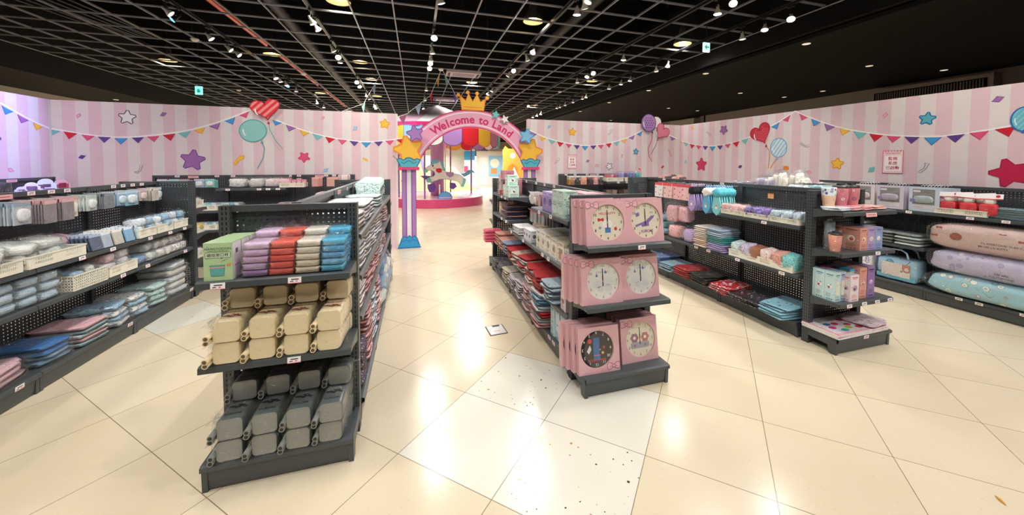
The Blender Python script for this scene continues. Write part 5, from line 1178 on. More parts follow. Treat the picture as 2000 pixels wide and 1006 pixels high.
def clock_dial(m, kind):
    """dial inside the window: numerals plus plain small pictures"""
    up = kind == 'black'
    if up: m.T = Matrix.Translation((0, 0, BH / 2)) @ Matrix.Rotation(R(180), 4, 'Y') @ Matrix.Translation((0, 0, -BH / 2))
    cx, cz = .012, BH * .49
    face = {'red': '#f1e6cf', 'purple': '#f1e6cf', 'black': '#17161a', 'pale': '#f2efe4', 'grey': '#f0e6cf'}[kind]
    nc = C({'black': '#f4f0e4', 'pale': '#a8a29a', 'grey': '#8a6a66'}.get(kind, '#22201f'))
    m.disc(.1235, .013, C(face), (cx, cz), 40)
    for h_ in range(1, 13):
        a = R(90 - 30 * h_); m.text(str(h_), cx + .106 * math.cos(a), cz + .106 * math.sin(a), .026, nc, .0124, .01)
    y = .0126
    if kind == 'red':
        m.text('HELLO KITTY', cx + .0, cz + .062, .021, C('#e0442e'), y, .02)
        m.disc(.012, y, C('#d8402c'), (cx + .06, cz - .045), 12); m.poly([(cx + .06, cz - .035), (cx + .07, cz - .024), (cx + .064, cz - .036)], y, C('#3d8a4c')); bow(m, cx - .05, cz + .02, .024, y, '#e0442e', '#b8301e'); m.disc(.03, y, C('#fbf6ee'), (cx, cz - .01), 16, 1.2); m.box(cx - .02, cx + .022, y, y + .0002, cz - .07, cz - .035, C('#4f86c0')); m.disc(.01, y, C('#7aa8c8'), (cx - .058, cz - .035), 8)
    if kind == 'purple':
        m.text('KUROMI', cx + .01, cz - .075, .026, C('#a8508a'), y, .025)
        m.poly([(cx - .085, cz - .03), (cx - .05, cz - .02), (cx, cz - .005), (cx + .05, cz + .03), (cx + .082, cz + .035), (cx + .07, cz + .015), (cx + .03, cz - .015), (cx + .03, cz - .04), (cx - .03, cz - .045), (cx - .035, cz - .03), (cx - .08, cz - .045)], y, C('#8e74b4'))
        for k, c in enumerate(('#d8a0c0', '#a0c8e0', '#e0d890')): m.ring([(cx + .055 + (.016 - k * .004) * math.cos(R(a)), cz + .045 + (.016 - k * .004) * math.sin(R(a))) for a in range(10, 171, 20)], y, .003, C(c), False)
        m.poly([(cx - .08, cz + .05), (cx - .05, cz + .06), (cx - .045, cz + .035), (cx - .072, cz + .025)], y, C('#8e74b4'))
    if kind == 'black':
        m.text('HANGYODON', cx, cz + .074, .02, C('#e03040'), y, .02)
        P = rsq(.05, .15, .01); m.poly([(p[0] + cx, p[1] + cz) for p in P], y, C('#1d6fb0'))
        m.poly([(cx + .05, cz - .03), (cx + .075, cz + .01), (cx + .06, cz + .03), (cx + .04, cz + .0)], y, C('#f0ece8')); m.disc(.016, y, C('#d8344a'), (cx + .05, cz - .055), 12); m.poly(star_pts(cx - .045, cz + .03, .013), y, C('#f0c840')); m.disc(.009, y, C('#d8344a'), (cx - .055, cz - .005), 10); m.box(cx - .03, cx + .02, y - .0002, y, cz + .04, cz + .046, C('#e0707c'))
    if kind == 'pale':
        m.text('Cinnamoroll', cx, cz + .062, .019, C('#b0a4b0'), y)
        for x, z, r_, c in ((-.045, -.02, .026, '#e9e8e6'), (.035, .0, .03, '#ecebe8'), (-.02, -.055, .02, '#e0e0dc'), (.04, -.05, .024, '#e2e2de')): m.disc(r_, y, C(c), (cx + x, cz + z), 14, 1.3)
        m.poly([(cx - .055, cz + .03), (cx - .035, cz + .03), (cx - .045, cz + .055)], y - .0002, C('#6a88b8')); m.poly([(cx + .015, cz + .05), (cx + .035, cz + .05), (cx + .02, cz + .075)], y - .0002, C('#6a88b8'))
    if kind == 'grey':
        P = rsq(.16, .045, .015); m.poly([(p[0] + cx, p[1] + cz - .04) for p in P], y, C('#a9a9b4'))
        for x, c in ((-.045, '#9a7080'), (.045, '#c87a74')):
            for k in range(6): m.disc(.015, y - .0001 * (k % 2), C(c), (cx + x + .02 * math.cos(k * 1.047), cz + .012 + .02 * math.sin(k * 1.047)), 10)
            m.disc(.012, y - .0003, C('#f6efe4'), (cx + x, cz + .012), 10); m.disc(.009, y - .0003, C('#b0606a'), (cx + x, cz - .042), 8)
    m.T = Matrix()
def clock_hands(m, col='#26221f'):
    cx, cz = .012, BH * .49
    m.box(cx - .0025, cx + .0025, .0095, .0105, cz - .025, cz + .085, C(col)); m.box(cx - .0035, cx + .0035, .0108, .0118, cz - .035, cz + .04, C(col)); m.T = Matrix.Translation((0, .009, 0)); m.disc(.006, 0, C('#c8a860'), (cx, cz), 10); m.T = Matrix()
def put_clock(x, df, z, kind, lab, rz=0, tilt=-9, open_=True, up=False):
    t = thing('boxed_clock', (x, 2.18 + df, z), lab, 'clock', 'wall clocks in pink boxes', 0)
    t.rotation_euler = (R(tilt), 0, R(rz))
    link('box', cached(('cbox', up), lambda m: clock_box(m, up), 'box'), t)
    link('dial', cached(('dial', kind), lambda m: clock_dial(m, kind), 'dial'), t)
    link('hands', cached(('hands', kind == 'black'), lambda m: clock_hands(m, '#26221f' if kind != 'black' else '#0a0a0c'), 'hands'), t)
    link('window', cached('cwin', lambda m: m.disc(.1235, .002, CLR, (.012, BH * .49), 32), 'window'), t)
CK = [((1.245, 'red', 'cream dial lettered in red', .0), (1.555, 'purple', 'cream dial lettered in purple', .01)),
      ((1.215, 'pale', 'pale cloudy dial', .0), (1.53, 'pale', 'pale cloudy dial, right on middle shelf', .02)),
      ((1.20, 'black', 'black dial, box upside down', .0), (1.555, 'grey', 'dial with grey bar and two round shapes', .05))]
for lv, z in enumerate((1.025, .62, .14)):
    for sd in range(2):
        x, kd, ds, df = CK[lv][sd]
        n = ((3, 2), (4, 4), (4, 4))[lv][sd]
        for i in range(n):
            lab = ('pink boxed wall clock, ' + ds + ', front of its row') if i == 0 else 'pink boxed clock, %s behind the %s front box on the %s shelf' % (('', 'first', 'second', 'third')[i], ('left', 'right')[sd], ('top', 'middle', 'bottom')[lv])
            if i == 0 and lv == 1 and sd == 0: lab = 'pink boxed wall clock, pale cloudy dial, left one of the middle shelf'
            put_clock(x - i * .024 * (1 if sd == 0 else .35), .035 + df + i * .0475, z + .0, kd, lab, (-1.5, 1)[sd] + jit(.5), -8 + i * .8, up=(kd == 'black'))
# ================================================================== goods on the long rows
PINKF = F('#f0bcc4', '#d83a4a', '#ffffff', 26); WBLUE = F('#e9eef2', '#9cc4e0', '#c8d6e4', 18, True, .4); AQUA = F('#bfe3e0', '#8a6a5a', '#f2f2ee', 16, True, .38)
LBLUE = C('#b9cfdf', 'w'); LBL2 = F('#a9cbe4', '#e8eef4', '#5f9cd0', 14, True, .42); GRYB = C('#8f979b', 'w'); WBAG = C('#e2e2da', 'w'); PBAG = C('#e8b3c0', 'w')
# ---- far left row, facing right --------------------------------------------------
G1 = 'packs hanging in the far left row'
for (u, n, w, h, mt, hc, win, nm) in ((3.22, 3, .17, .235, C('#5fbcc0', 'g'), '#7fd0d0', C('#cfd8da', 'w'), 'large teal'), (3.07, 4, .15, .24, C('#8ec2dc', 'g'), '#d8ecf4', None, 'large blue printed'), (3.44, 7, .125, .15, C('#b9c0c8', 'w'), '#9aa8b8', C('#e9e9ea', 'w'), 'grey framed'),
        (3.60, 12, .10, .165, C('#8d8288', 'w'), '#e2b0b2', None, 'pink-topped grey'), (3.74, 12, .10, .165, C('#8a8084', 'w'), '#dcaeb0', None, 'second pink-topped grey'), (3.89, 5, .10, .16, C('#e8dccc', 'w'), '#e6a0a0', C('#f4ece0', 'w'), 'beige bow'),
        (4.04, 6, .09, .13, C('#c9d4cc', 'w'), '#b4c8c0', C('#dfe4e0', 'w'), 'pale green'), (4.19, 10, .10, .13, C('#7f8488', 'w'), '#8a9094', None, 'dark grey'), (4.36, 9, .10, .12, C('#8fb0c8', 'w'), '#c8d8e4', C('#cfe0ec', 'w'), 'blue grey'),
        (4.54, 5, .15, .14, C('#8fc0d8', 'w'), '#b8d8e8', C('#e8eef0', 'w'), 'sky blue plush'), (4.70, 5, .11, .11, C('#c9b0b4', 'w'), '#d8b8bc', C('#e0ccc8', 'w'), 'dusty pink'), (4.84, 6, .10, .125, C('#cfc6ba', 'w'), '#e4dcd0', None, 'beige'), (4.97, 4, .11, .13, C('#9ab6cc', 'w'), '#d0dce8', C('#e4e8ea', 'w'), 'pale blue')):
    hang('hanging_pack', 'A', u, 1.29, n, w, h, mt, hc, nm + ' pack hanging at far left', 'pack', G1, win, step=.016 if n > 8 else .024)
def basket(fr, u, df, z, size, lab, grp, st=0, rz=0): return it(M_basket(*size, st), 'basket', fr, u, df + size[1] / 2, z, lab, 'basket', grp, None, rz)
def fill(fr, u, df, z, w, d, n, size, mats, name, lab, cat, grp, lay=1, seed=0, film=True):
    """n small bagged goods in a basket, in rows"""
    r = random.Random(seed); k = 0
    for l in range(lay):
        for i in range(n):
            x = u - w / 2 + w * (i + .5) / n + r.uniform(-.008, .008); y = df + d * (.35 + .3 * (i % 2)) + r.uniform(-.01, .01)
            s = [v * r.uniform(.88, 1.12) for v in size]; mt = mats[k % len(mats)]
            L = lab + ', ' + ordl(i, n, 'from the left') + (' of upper layer' if l else '')
            if film: bagged(name, fr, x, y, z + l * size[2] * .75, s, mt, L, cat, grp, r.uniform(-25, 25), k % 3, tilt=r.uniform(-10, 10))
            else: it(M_pouch(mt, k % 3), name, fr, x, y, z + l * size[2] * .75, L, cat, grp, s, r.uniform(-25, 25))
            k += 1
GB = 'ivory baskets in the far left row'
basket('A', 3.02, .0, .855, (.44, .25, .085), 'ivory slotted basket at left edge of the photo, upper shelf', GB)
basket('A', 3.50, .0, .855, (.44, .25, .085), 'ivory slotted basket of white bags, second on the upper left shelf', GB)
fill('A', 3.02, .02, .89, .40, .22, 4, (.16, .20, .08), [WBAG, C('#dfe6e2', 'w')], 'bagged_item', 'white bagged item in the leftmost basket', 'bagged goods', 'white bagged goods in baskets', 2, 1)
fill('A', 3.46, .03, .89, .36, .22, 4, (.17, .20, .08), [WBAG, C('#e9e9e4', 'w'), C('#dce4de', 'w')], 'bagged_item', 'white bagged item in second ivory basket', 'bagged goods', 'white bagged goods in baskets', 2, 2)
for i in range(7): it(M_card(.10, .12, C('#9fb4b0', 'w'), '#cfd8d4'), 'card_pack', 'A', 3.60 + i * .014, .07 + .012 * i, .985, 'grey-green card pack standing in the second ivory basket, ' + ordl(i, 7), 'pack', 'card packs in second basket', None, 20, -14)
for i in range(3): it(M_pouch(C(('#dba0b4', '#e7a9bd', '#efb4c8')[i], 'w'), i), 'pink_pouch', 'A', 3.42 + .2 * i, .24, .90 + .012 * i, 'flat pink pouch behind the white bags, ' + ordl(i, 3), 'pouch', 'flat pink pouches', (.22, .14, .07), 8, 18)
for i in range(3): it(M_pouch(C('#6f7678', 'w'), i), 'grey_pouch', 'A', 3.86 + .15 * i, .28, .86, 'dark grey bagged pack at the back of upper left shelf, ' + ordl(i, 3), 'pack', 'dark grey bagged packs', (.16, .07, .12), 5)
for j, (u, n, col, hc, nm) in enumerate(((3.84, 8, '#57627c', '#aab4c8', 'navy'), (3.95, 6, '#a9b8c8', '#d8e0e8', 'silver blue'), (4.07, 8, '#c9c4b8', '#e8e4da', 'cream grey'), (4.20, 7, '#7fb0d4', '#dbe6ee', 'clear blue'), (4.33, 7, '#b7c9d4', '#dfe8ec', 'pale blue'))):
    for i in range(n): it(M_card(.095, .125, C(col, 'w'), hc), 'standing_pack', 'A', u + jit(.004), .03 + i * .026, .985, '%s flat pack standing on the upper left shelf, %s' % (nm, ordl(i, n, 'from the front')), 'pack', 'flat packs standing in rows', None, jit(6), -12)
it(M_carton(.16, .07, .11, '#a8c8e0', ['#e8f0f4', '#88b0d0'], 4), 'carton', 'A', 4.06, .25, .857, 'pale blue flat box at the back of the upper left shelf', 'box', None, None, 5)
it(M_carton(.14, .06, .10, '#9fb8c8', ['#e8f0f4', '#cfdce4'], 5), 'carton', 'A', 4.3, .25, .857, 'grey blue box behind the clear packs at left', 'box', None, None, -5)
for i, u in enumerate((4.42, 4.68, 4.94)):
    basket('A', u, .0, .857, (.23, .17, .085), 'small ivory slotted basket of blue bags, %s of three' % ('left', 'middle', 'right')[i], GB)
    fill('A', u, .01, .90, .2, .15, 3, (.10, .13, .08), [WBLUE, LBL2, C('#9fc4de', 'w')], 'bagged_item', 'blue bagged item in %s small basket' % ('left', 'middle', 'right')[i], 'bagged goods', 'blue bagged goods in small baskets', 2, 10 + i)
# second shelf
for l in range(3):
    for i in range(3): bagged('slipper_bag', 'A', 3.16 + .155 * i, .12, .60 + .066 * l, (.15, .22, .075), LBLUE, 'pale blue slippers in clear bag, %s, %s' % (ordl(i, 3), ('bottom layer', 'middle layer', 'top layer')[l]), 'slippers', 'pale blue bagged slippers', jit(6), (l + i) % 3)
basket('A', 3.76, .0, .602, (.30, .19, .115), 'ivory basket with square holes on the second left shelf', GB, 1, -2)
fill('A', 3.76, .02, .67, .26, .17, 4, (.11, .14, .09), [F('#8fb0cc', '#d8404a', '#e8e8ea', 30), GRYB, WBAG], 'bagged_item', 'mixed plush in square-holed basket', 'bagged goods', 'plush goods in basket', 1, 20)
basket('A', 4.10, .0, .602, (.32, .19, .085), 'plain ivory basket right of the square-holed one', GB, 0)
fill('A', 4.10, .02, .65, .28, .17, 4, (.13, .15, .09), [C('#e4dcdc', 'w'), C('#e8c4cc', 'w'), C('#d8d8dc', 'w')], 'bagged_item', 'white and pink plush in plain basket', 'bagged goods', 'plush goods in basket', 2, 21)
bagged('blue_pouch', 'A', 4.36, .13, .60, (.20, .22, .10), F('#6aa4d4', '#e88a6a', '#4f8cc4', 10, True, .3), 'bright blue bagged towel set, only blue one on the second left shelf', 'bagged goods', None, 10, 0)
for i, (u, mt, nm) in enumerate(((4.52, C('#d4dcda', 'w'), 'pale grey-white'), (4.66, C('#e6e6e2', 'w'), 'white'), (4.78, C('#ebe7e2', 'w'), 'cream white'), (4.90, F('#e8e4e0', '#2f3c6a', '#d8d8dc', 9, True, .4), 'white and navy'), (5.03, F('#e8e4e0', '#2f3c6a', '#e0dcd8', 9, True, .4), 'second white and navy'))):
    for l in range(2): bagged('plush_toy', 'A', u, .11 + .03 * l, .60 + .09 * l, (.15, .19, .10), mt, '%s plush in clear bag on second left shelf, %s' % (nm, ('lower', 'upper')[l]), 'plush toy', 'bagged plush on the second left shelf', jit(20), i % 3)
# deck
for l in range(3): bagged('round_cushion', 'A', 3.14, .19, .142 + .042 * l, (.42, .34, .05), F('#efc4cc', '#7a4a48', '#fbf4f0', 7, True, .35), 'round pink checked cushion in clear bag, ' + ordl(2 - l, 3, 'from the top'), 'cushion', 'round pink cushions', 10, l)
for l in range(4): bagged('folded_blanket', 'A', 3.50, .18, .142 + .035 * l, (.26, .36, .045), C(('#7fa8cc', '#8fb4d4', '#3f86c4', '#2f78bc')[l], 'w'), 'blue folded pack in clear bag, ' + ordl(3 - l, 4, 'from the top'), 'blanket', 'blue folded packs on the base', jit(6), l % 3)
stack('flat_pack', 'A', 3.80, .17, .142, 5, (.27, .34, .032), [F('#9fc4c8', '#e8dcd8', '#7ab0b4', 14), F('#e7b6bd', '#ffffff', '#d88a96', 20), F('#d9e2e0', '#e8a0ac', '#8fb4b8', 12)], 'flat pink and teal pack on the left base', 'pack', 'flat packs on the left base', 2, 5)
for l in range(4):
    for i in range(2): bagged('folded_blanket', 'A', 4.10 + .24 * i, .17 + .01 * l, .142 + .045 * l, (.27, .36, .06), (F('#e9e9e6', '#6fb0dc', '#8a7a70', 8, True, .38), F('#9fcbe6', '#f0f0ec', '#6a5a50', 8, True, .4))[(l + i) % 2], 'white and light blue bagged blanket, %s pile, %s' % (('left', 'right')[i], ordl(3 - l, 4, 'from the top')), 'blanket', 'white and blue bagged blankets', jit(24), (l + i) % 3)
for l in range(4): bagged('folded_blanket', 'A', 4.60, .16, .142 + .05 * l, (.25, .34, .065), AQUA, 'aqua printed bagged blanket, ' + ordl(3 - l, 4, 'from the top'), 'blanket', 'aqua bagged blankets', jit(26), l % 3)
for l in range(5):
    bagged('cushion', 'A', 4.92, .17, .142 + .068 * l, (.36, .34, .085), (F('#cfd9de', '#8fb4d0', '#f2f2ee', 6, True, .45), C('#e4e4dc', 'w'))[l % 2], 'puffy white and blue cushion in clear bag, ' + ordl(4 - l, 5, 'from the top'), 'cushion', 'puffy bagged cushions at far end of the left row', jit(6), l % 3)

# ---- shirts row, right side of second gondola -------------------------------------
WR = F('#f2efee', '#e0303c', '#f4f2f0', 9, True, .26); WB = F('#eef0f2', '#3f78b8', '#f4f4f4', 9, True, .24); PKS = F('#e4a9ac', '#d0303c', '#e8b4b6', 8, True, .2); WHS = C('#e9e9e8', 'w'); DKS = F('#3a3440', '#8a5ab8', '#e8e4ea', 12, True, .35); BLK = C('#3f86b8', 'w'); MNT = F('#cfe8e4', '#2c3c4c', '#e4f0ee', 10, True, .2)
GS = 'folded shirts in clear film'
def shirts(u, z, n, mt, nm, sz=(.26, .31, .028), df=.165, rj=4):
    stack('folded_shirt', 'CR', u, df, z, n, sz, [mt], nm, 'shirt', GS, 2, rj)
shirts(2.62, 1.15, 4, WR, 'white red-bow shirt on top shelf'); shirts(2.93, 1.15, 5, WR, 'white red-bow shirt on top shelf, second pile'); shirts(2.62, .90, 6, WB, 'white blue-print shirt'); shirts(2.92, .90, 7, WHS, 'plain white shirt'); shirts(3.20, 1.15, 5, WR, 'white red-bow shirt on top shelf, third pile')
shirts(3.55, .90, 8, WB, 'white blue-print shirt, third pile'); shirts(3.9, 1.15, 4, F('#dcebe8', '#2c3c4c', '#e0303c', 9, True, .2), 'mint white shirt on top shelf'); shirts(3.25, .90, 7, WHS, 'plain white shirt, second pile')
for i in range(6): it(M_fold(MNT, i % 2, 2), 'folded_shirt', 'CR', 4.35 + .1 * i, .18, 1.15 + .005 * i, 'mint striped shirt leaning at far end of top shelf, ' + ordl(i, 6), 'shirt', GS, (.05, .26, .22), 8, 0)
shirts(2.60, .65, 5, F('#efe6e2', '#e08a30', '#d8404a', 9, True, .25), 'white orange-print shirt'); shirts(2.90, .65, 8, PKS, 'pink apple-print shirt'); shirts(3.20, .65, 8, PKS, 'pink apple-print shirt, second pile'); shirts(3.55, .65, 8, PKS, 'pink apple-print shirt, third pile'); shirts(4.6, .90, 6, F('#e8c8c4', '#d83040', '#4a5a7a', 9), 'red and white shirt at far end')
shirts(3.9, .90, 6, F('#e6d8d2', '#c83040', '#3a4a7a', 9), 'red and navy print shirt'); shirts(2.62, .142, 9, DKS, 'dark purple-print shirt'); shirts(2.95, .142, 14, PKS, 'pink shirt in tall base pile'); shirts(3.28, .142, 14, F('#dfe8ee', '#3f96c8', '#f0f0f0', 8), 'white and blue shirt in tall base pile')
shirts(3.62, .142, 14, PKS, 'pink shirt in second tall base pile'); shirts(3.95, .65, 6, C('#d8dce4', 'w'), 'pale grey shirt'); shirts(4.3, .65, 5, PKS, 'pink shirt at far end')
for i, (u, z) in enumerate(((3.95, .142), (3.97, .30), (4.25, .142), (4.27, .30), (4.0, .45), (4.55, .142), (4.56, .32), (4.85, .142), (4.3, .46))):
    bagged('knitted_cushion', 'CR', u, .14, z, (.30, .34, .17), BLK if i % 3 else C('#cfd8d0', 'w'), '%s knitted cushion in clear bag, %s' % (('blue', 'pale green')[0 if i % 3 else 1], ('low near', 'low near upper', 'middle lower', 'middle upper', 'top near', 'far lower', 'far upper', 'farthest', 'top middle')[i]), 'cushion', 'bagged cushions beside the shirts', jit(15), i % 3)

# ---- row behind the clocks, left side ----------------------------------------------
MINTC = '#bfdccb'; PURP = '#9a86c4'
def cart(fr, u, df, z, w, d, h, base, cols, lab, grp=None, seed=0, rz=0, **k): return it(M_carton(w, d, h, base, cols, seed, **k), 'carton', fr, u, df, z, lab, 'carton', grp, None, rz)
for i in range(2):
    for l in range(2): cart('DL', 2.66 + .125 * i, .015, 1.155 + .105 * l, .12, .12, .103, MINTC, ['#7a5a5a', '#e8f0ea', '#6a8a84'], 'pale mint printed carton, %s, %s' % (('right', 'left')[i], ('lower', 'upper')[l]), 'mint cartons behind the clocks', 3 + l, win='#c9dcd4')
cart('DL', 2.62, .16, 1.157, .20, .16, .19, '#a7b4c6', ['#c8d0dc', '#8f9cb4'], 'pink-topped grey-blue box rising behind the clock unit', None, 6, top='#d9a0a4'); cart('DL', 2.84, .15, 1.157, .19, .16, .185, '#a7b4c6', ['#c82c3c', '#dfe4ea'], 'pink-topped grey-blue box with red dots, left of the other', None, 7, top='#d9a0a4')
for i in range(2): cart('DL', 2.93 + .135 * i, .03, 1.157, .13, .13, .17, PURP, ['#8670b4', '#6a5696'], 'lilac box on the shelf behind the clocks, %s' % ('right', 'left')[i], 'lilac boxes', 12 + i, top='#b8a8dc')
G2 = 'pale printed cartons along the aisle'
for i, (u, w, h, base, cols, wn) in enumerate(((2.53, .09, .14, '#8f7888', ['#5a4a60', '#c8b0c0'], None), (2.66, .13, .17, '#ece6d8', ['#8a5a40', '#b08a6a', '#4a3a34'], '#a07a58'), (2.81, .13, .17, '#ebe7dc', ['#8a7a6a', '#c0a890'], None), (2.95, .12, .175, '#ece8de', ['#5a4a44', '#b8a898', '#d88a7a'], None), (3.08, .12, .175, '#eae6da', ['#8a7a6a', '#d0c0b0'], None), (3.21, .12, .17, '#ebe6da', ['#5a4a44', '#c0a890'], None))):
    for r_ in range(2): cart('DL', u, .02 + r_ * .15, .79, w, .14, h, base, cols, 'pale carton on the middle aisle shelf, %s, %s' % (WO[i] + ' along', ('front', 'back')[r_]), G2, 20 + i, win=wn, top='#cfc6b0' if i < 4 else None)
for i, (u, base) in enumerate(((3.47, '#e4dfe0'), (3.56, '#dce8e4'), (3.64, '#e8d8da'))): cart('DL', u, .015, .79, .075, .08, .115, base, ['#5f8f98', '#8a5a60', '#38587a'], 'small %s printed box at the aisle shelf middle' % ('white', 'mint', 'pink')[i], 'small boxes on the aisle shelf', 30 + i)
for i in range(3): cart('DL', 3.45 + .1 * i, .12, .79, .09, .1, .15, '#dccfd0', ['#8a6a60', '#efe8e4'], 'tall pale pink box behind the small boxes, ' + ordl(i, 3, 'from the front'), 'small boxes on the aisle shelf', 34 + i, top='#8a7a60')
stack('flat_album', 'DL', 3.95, .10, .79, 5, (.30, .20, .018), [C('#e9e6e2', 'w')], 'flat white album on the aisle shelf', 'album', 'flat white albums', 1, 4)
for i, (u, n, hc, mt, nm) in enumerate(((3.52, 4, '#1c1c1e', C('#3a3438', 'w'), 'dark charm'), (3.64, 5, '#cfa0a4', C('#c09498', 'w'), 'pink charm'), (3.76, 5, '#cfa8a4', C('#b89c98', 'w'), 'dusty charm'), (3.88, 5, '#e8e4e0', C('#d8c8c4', 'w'), 'pale charm'), (4.0, 4, '#f0ece8', C('#d4ccc8', 'w'), 'white charm'))):
    hang('hanging_charm', 'DL', u, 1.245, n, .08, .12, mt, hc, nm + ' pack hanging in the clock row', 'pack', 'small charms hanging in the clock row', C('#e8e0dc', 'w') if i % 2 == 0 else None, .028)
for i, u in enumerate((3.58, 3.70, 3.84, 3.97)): hang('hanging_pack', 'DL', u, 1.05, 4, .085, .14, C('#a9a4a0', 'w'), '#d01c2c', 'red-topped pack hanging in the clock row, hook ' + WO[i], 'pack', 'red-topped packs hanging in the clock row', None, .03)
# far bay of that row
for i, (u, df, z, w, d, h, base, top, nm) in enumerate(((4.42, .02, 1.155, .13, .13, .14, MINTC, None, 'mint carton, right one in far bay'), (4.58, .02, 1.155, .14, .13, .14, MINTC, None, 'mint carton, left one in far bay'), (4.52, .03, 1.297, .15, .13, .125, MINTC, None, 'mint carton stacked on the other two'), (4.80, .16, 1.155, .2, .13, .2, '#b4757c', None, 'dusty rose box at back of far bay'), (4.86, .05, 1.355, .17, .15, .12, '#b87c84', None, 'dusty rose box on top of far bay'), (4.86, .12, 1.155, .15, .14, .2, '#cf9fa2', None, 'pale rose box under the top one'), (4.80, .0, 1.155, .09, .07, .06, '#a82c34', None, 'small dark red box on far bay shelf'), (5.05, .06, 1.155, .12, .14, .26, '#cdbcbc', None, 'clear grey tall box at end of far bay'))):
    cart('DL', u, df, z, w, d, h, base, ['#5a6a68', '#e8ecea', '#8a5a58'] if base == MINTC else ['#c88a90', '#a86068'], nm, 'boxes in the far bay of the clock row', 40 + i)
for i in range(2): cart('DL', 4.93 + .09 * i, .06, .872, .085, .12, .16, '#c8a24a', ['#f0ead8', '#e8e0c8'], 'golden box with white label in far bay, %s' % ('right', 'left')[i], 'golden boxes', 50, win='#efe9d8')
stack('folded_garment', 'DL', 4.62, .15, .872, 9, (.40, .28, .021), [C('#3f3858', 'w'), C('#c88f88', 'w'), C('#3a3352', 'w')], 'dark purple folded garment in far bay', 'garment', 'dark folded garments', 1, 4)
stack('pink_box_stack', 'DL', 5.02, -.05, .48, 4, (.18, .24, .045), [C('#d0506a', 'g')], 'bright pink flat box at far end', 'box', 'bright pink flat boxes', 1, 2)
# third level (bags) and base
for j, (u, n, mt, nm, dz) in enumerate(((4.78, 5, C('#e8a890', 'w'), 'peach', 0), (4.55, 4, C('#e09a88', 'w'), 'salmon', 0), (4.33, 4, C('#8f9cb8', 'w'), 'slate blue', 0))):
    stack('folded_bag', 'DL', u, .10, .48, n, (.24, .30, .035), [mt], nm + ' bagged cloth on the lower aisle shelf', 'cloth', 'bagged cloths on the lower aisle shelf', 2, 6)
for j, (u, n, mt, nm) in enumerate(((4.1, 5, C('#d81c24', 'w'), 'red'), (3.88, 5, F('#e8c4b0', '#4a3a3a', '#f0d8c8', 8), 'beige printed'), (3.62, 6, F('#e4d2c8', '#c83038', '#8fb8b8', 7), 'cream and red printed'), (3.34, 6, F('#e8c8bc', '#d02c34', '#f0e4dc', 6), 'large cream printed'), (3.08, 6, C('#d8181e', 'w'), 'bright red'), (2.84, 6, F('#cfe0ea', '#7fb0d0', '#f0f4f4', 7), 'pale blue'))):
    stack('folded_bag', 'DL', u, .11, .46 if u > 3.39 else .44, n, (.25, .32, .026), [mt, mt, C('#d8282e', 'w')] if j in (2, 3) else [mt], nm + ' bag on the lower aisle shelf', 'bag', 'folded bags on the lower aisle shelf', 2, 13, .012)
for i in range(2): cart('DL', 2.60, .02 + .13 * i, .44, .10, .12, .155, '#e2cfd2', ['#c87a8a', '#8a6a70'], 'pale pink carton at near end of lower aisle shelf, %s' % ('front', 'back')[i], 'pale pink cartons', 55)
for j, (u, n, mt, nm, sz) in enumerate(((2.95, 5, F('#e9dcd8', '#8a6a50', '#f2ece8', 7), 'white pouch with brown print', (.24, .30, .03)), (4.9, 7, F('#4a4e54', '#c8ccd0', '#8a8f96', 9), 'dark grey mat', (.30, .34, .016)), (4.6, 7, F('#5a5c60', '#b8b4b0', '#8a8680', 9), 'charcoal mat', (.30, .34, .018)), (4.3, 7, C('#d8ccb0', 'w'), 'sand cloth', (.28, .34, .022)), (4.0, 7, C('#c9c2bc', 'w'), 'stone grey cloth', (.28, .34, .022)), (3.7, 8, F('#cfc4c8', '#e8a0a8', '#f0ecea', 7), 'grey pink-print cloth', (.28, .34, .024)), (3.42, 8, C('#e8b8bc', 'w'), 'blush cloth', (.26, .34, .030)))):
    if j == 0: continue
    stack('folded_cloth', 'DL', u, .12, .142, n, sz, [mt], nm + ' on the aisle base', 'cloth', 'folded cloths on the aisle base', 2, 9, .01)
for l in range(12): it(M_fold((C('#e8a8b0', 'w'), C('#cfe4dc', 'w'), C('#d8343c', 'w'), C('#dfe4e8', 'w'), C('#7fbfe0', 'w'), C('#a8d0e8', 'w'))[min(l // 2, 5)], l % 2, 2), 'folded_bag', 'DL', 3.08 + jit(.012), .10 + jit(.01), .142 + .0235 * l, ('pink', 'mint', 'red', 'grey white', 'blue', 'light blue')[min(l // 2, 5)] + ' folded bag in tall base pile, %s' % ordl(11 - l, 12, 'from the top'), 'bag', 'tall pile of coloured folded bags', (.28, .32, .026), jit(6))
it(M_fold(F('#efe6e2', '#a06a50', '#f6f0ec', 6), 0, 1), 'folded_bag', 'DL', 3.08, .10, .425, 'white bag with brown print on top of the tall base pile', 'bag', None, (.28, .32, .024), 5)
for l in range(7): bagged('frilled_bag', 'DL', 3.35, .06, .142 + .045 * l, (.24, .22, .06), C('#efd6cc', 'w'), 'cream pink crumpled clear bag on the aisle base, ' + ordl(6 - l, 7, 'from the top'), 'bagged goods', 'crumpled pale bags', jit(12), l % 3)
for i in range(4): cart('DL', 2.83 - .085 * i, .02 + .01 * i, .142, .08, .26, .255, ('#c4dfe0', '#cfe0e2', '#c4dfe0', '#dfd0d4')[i], ['#2f4f88', '#e8f0f0', '#5a8a98'], 'tall pale teal box on the aisle base, ' + ordl(3 - i, 4, 'from the front'), 'tall pale teal boxes', 60 + i)
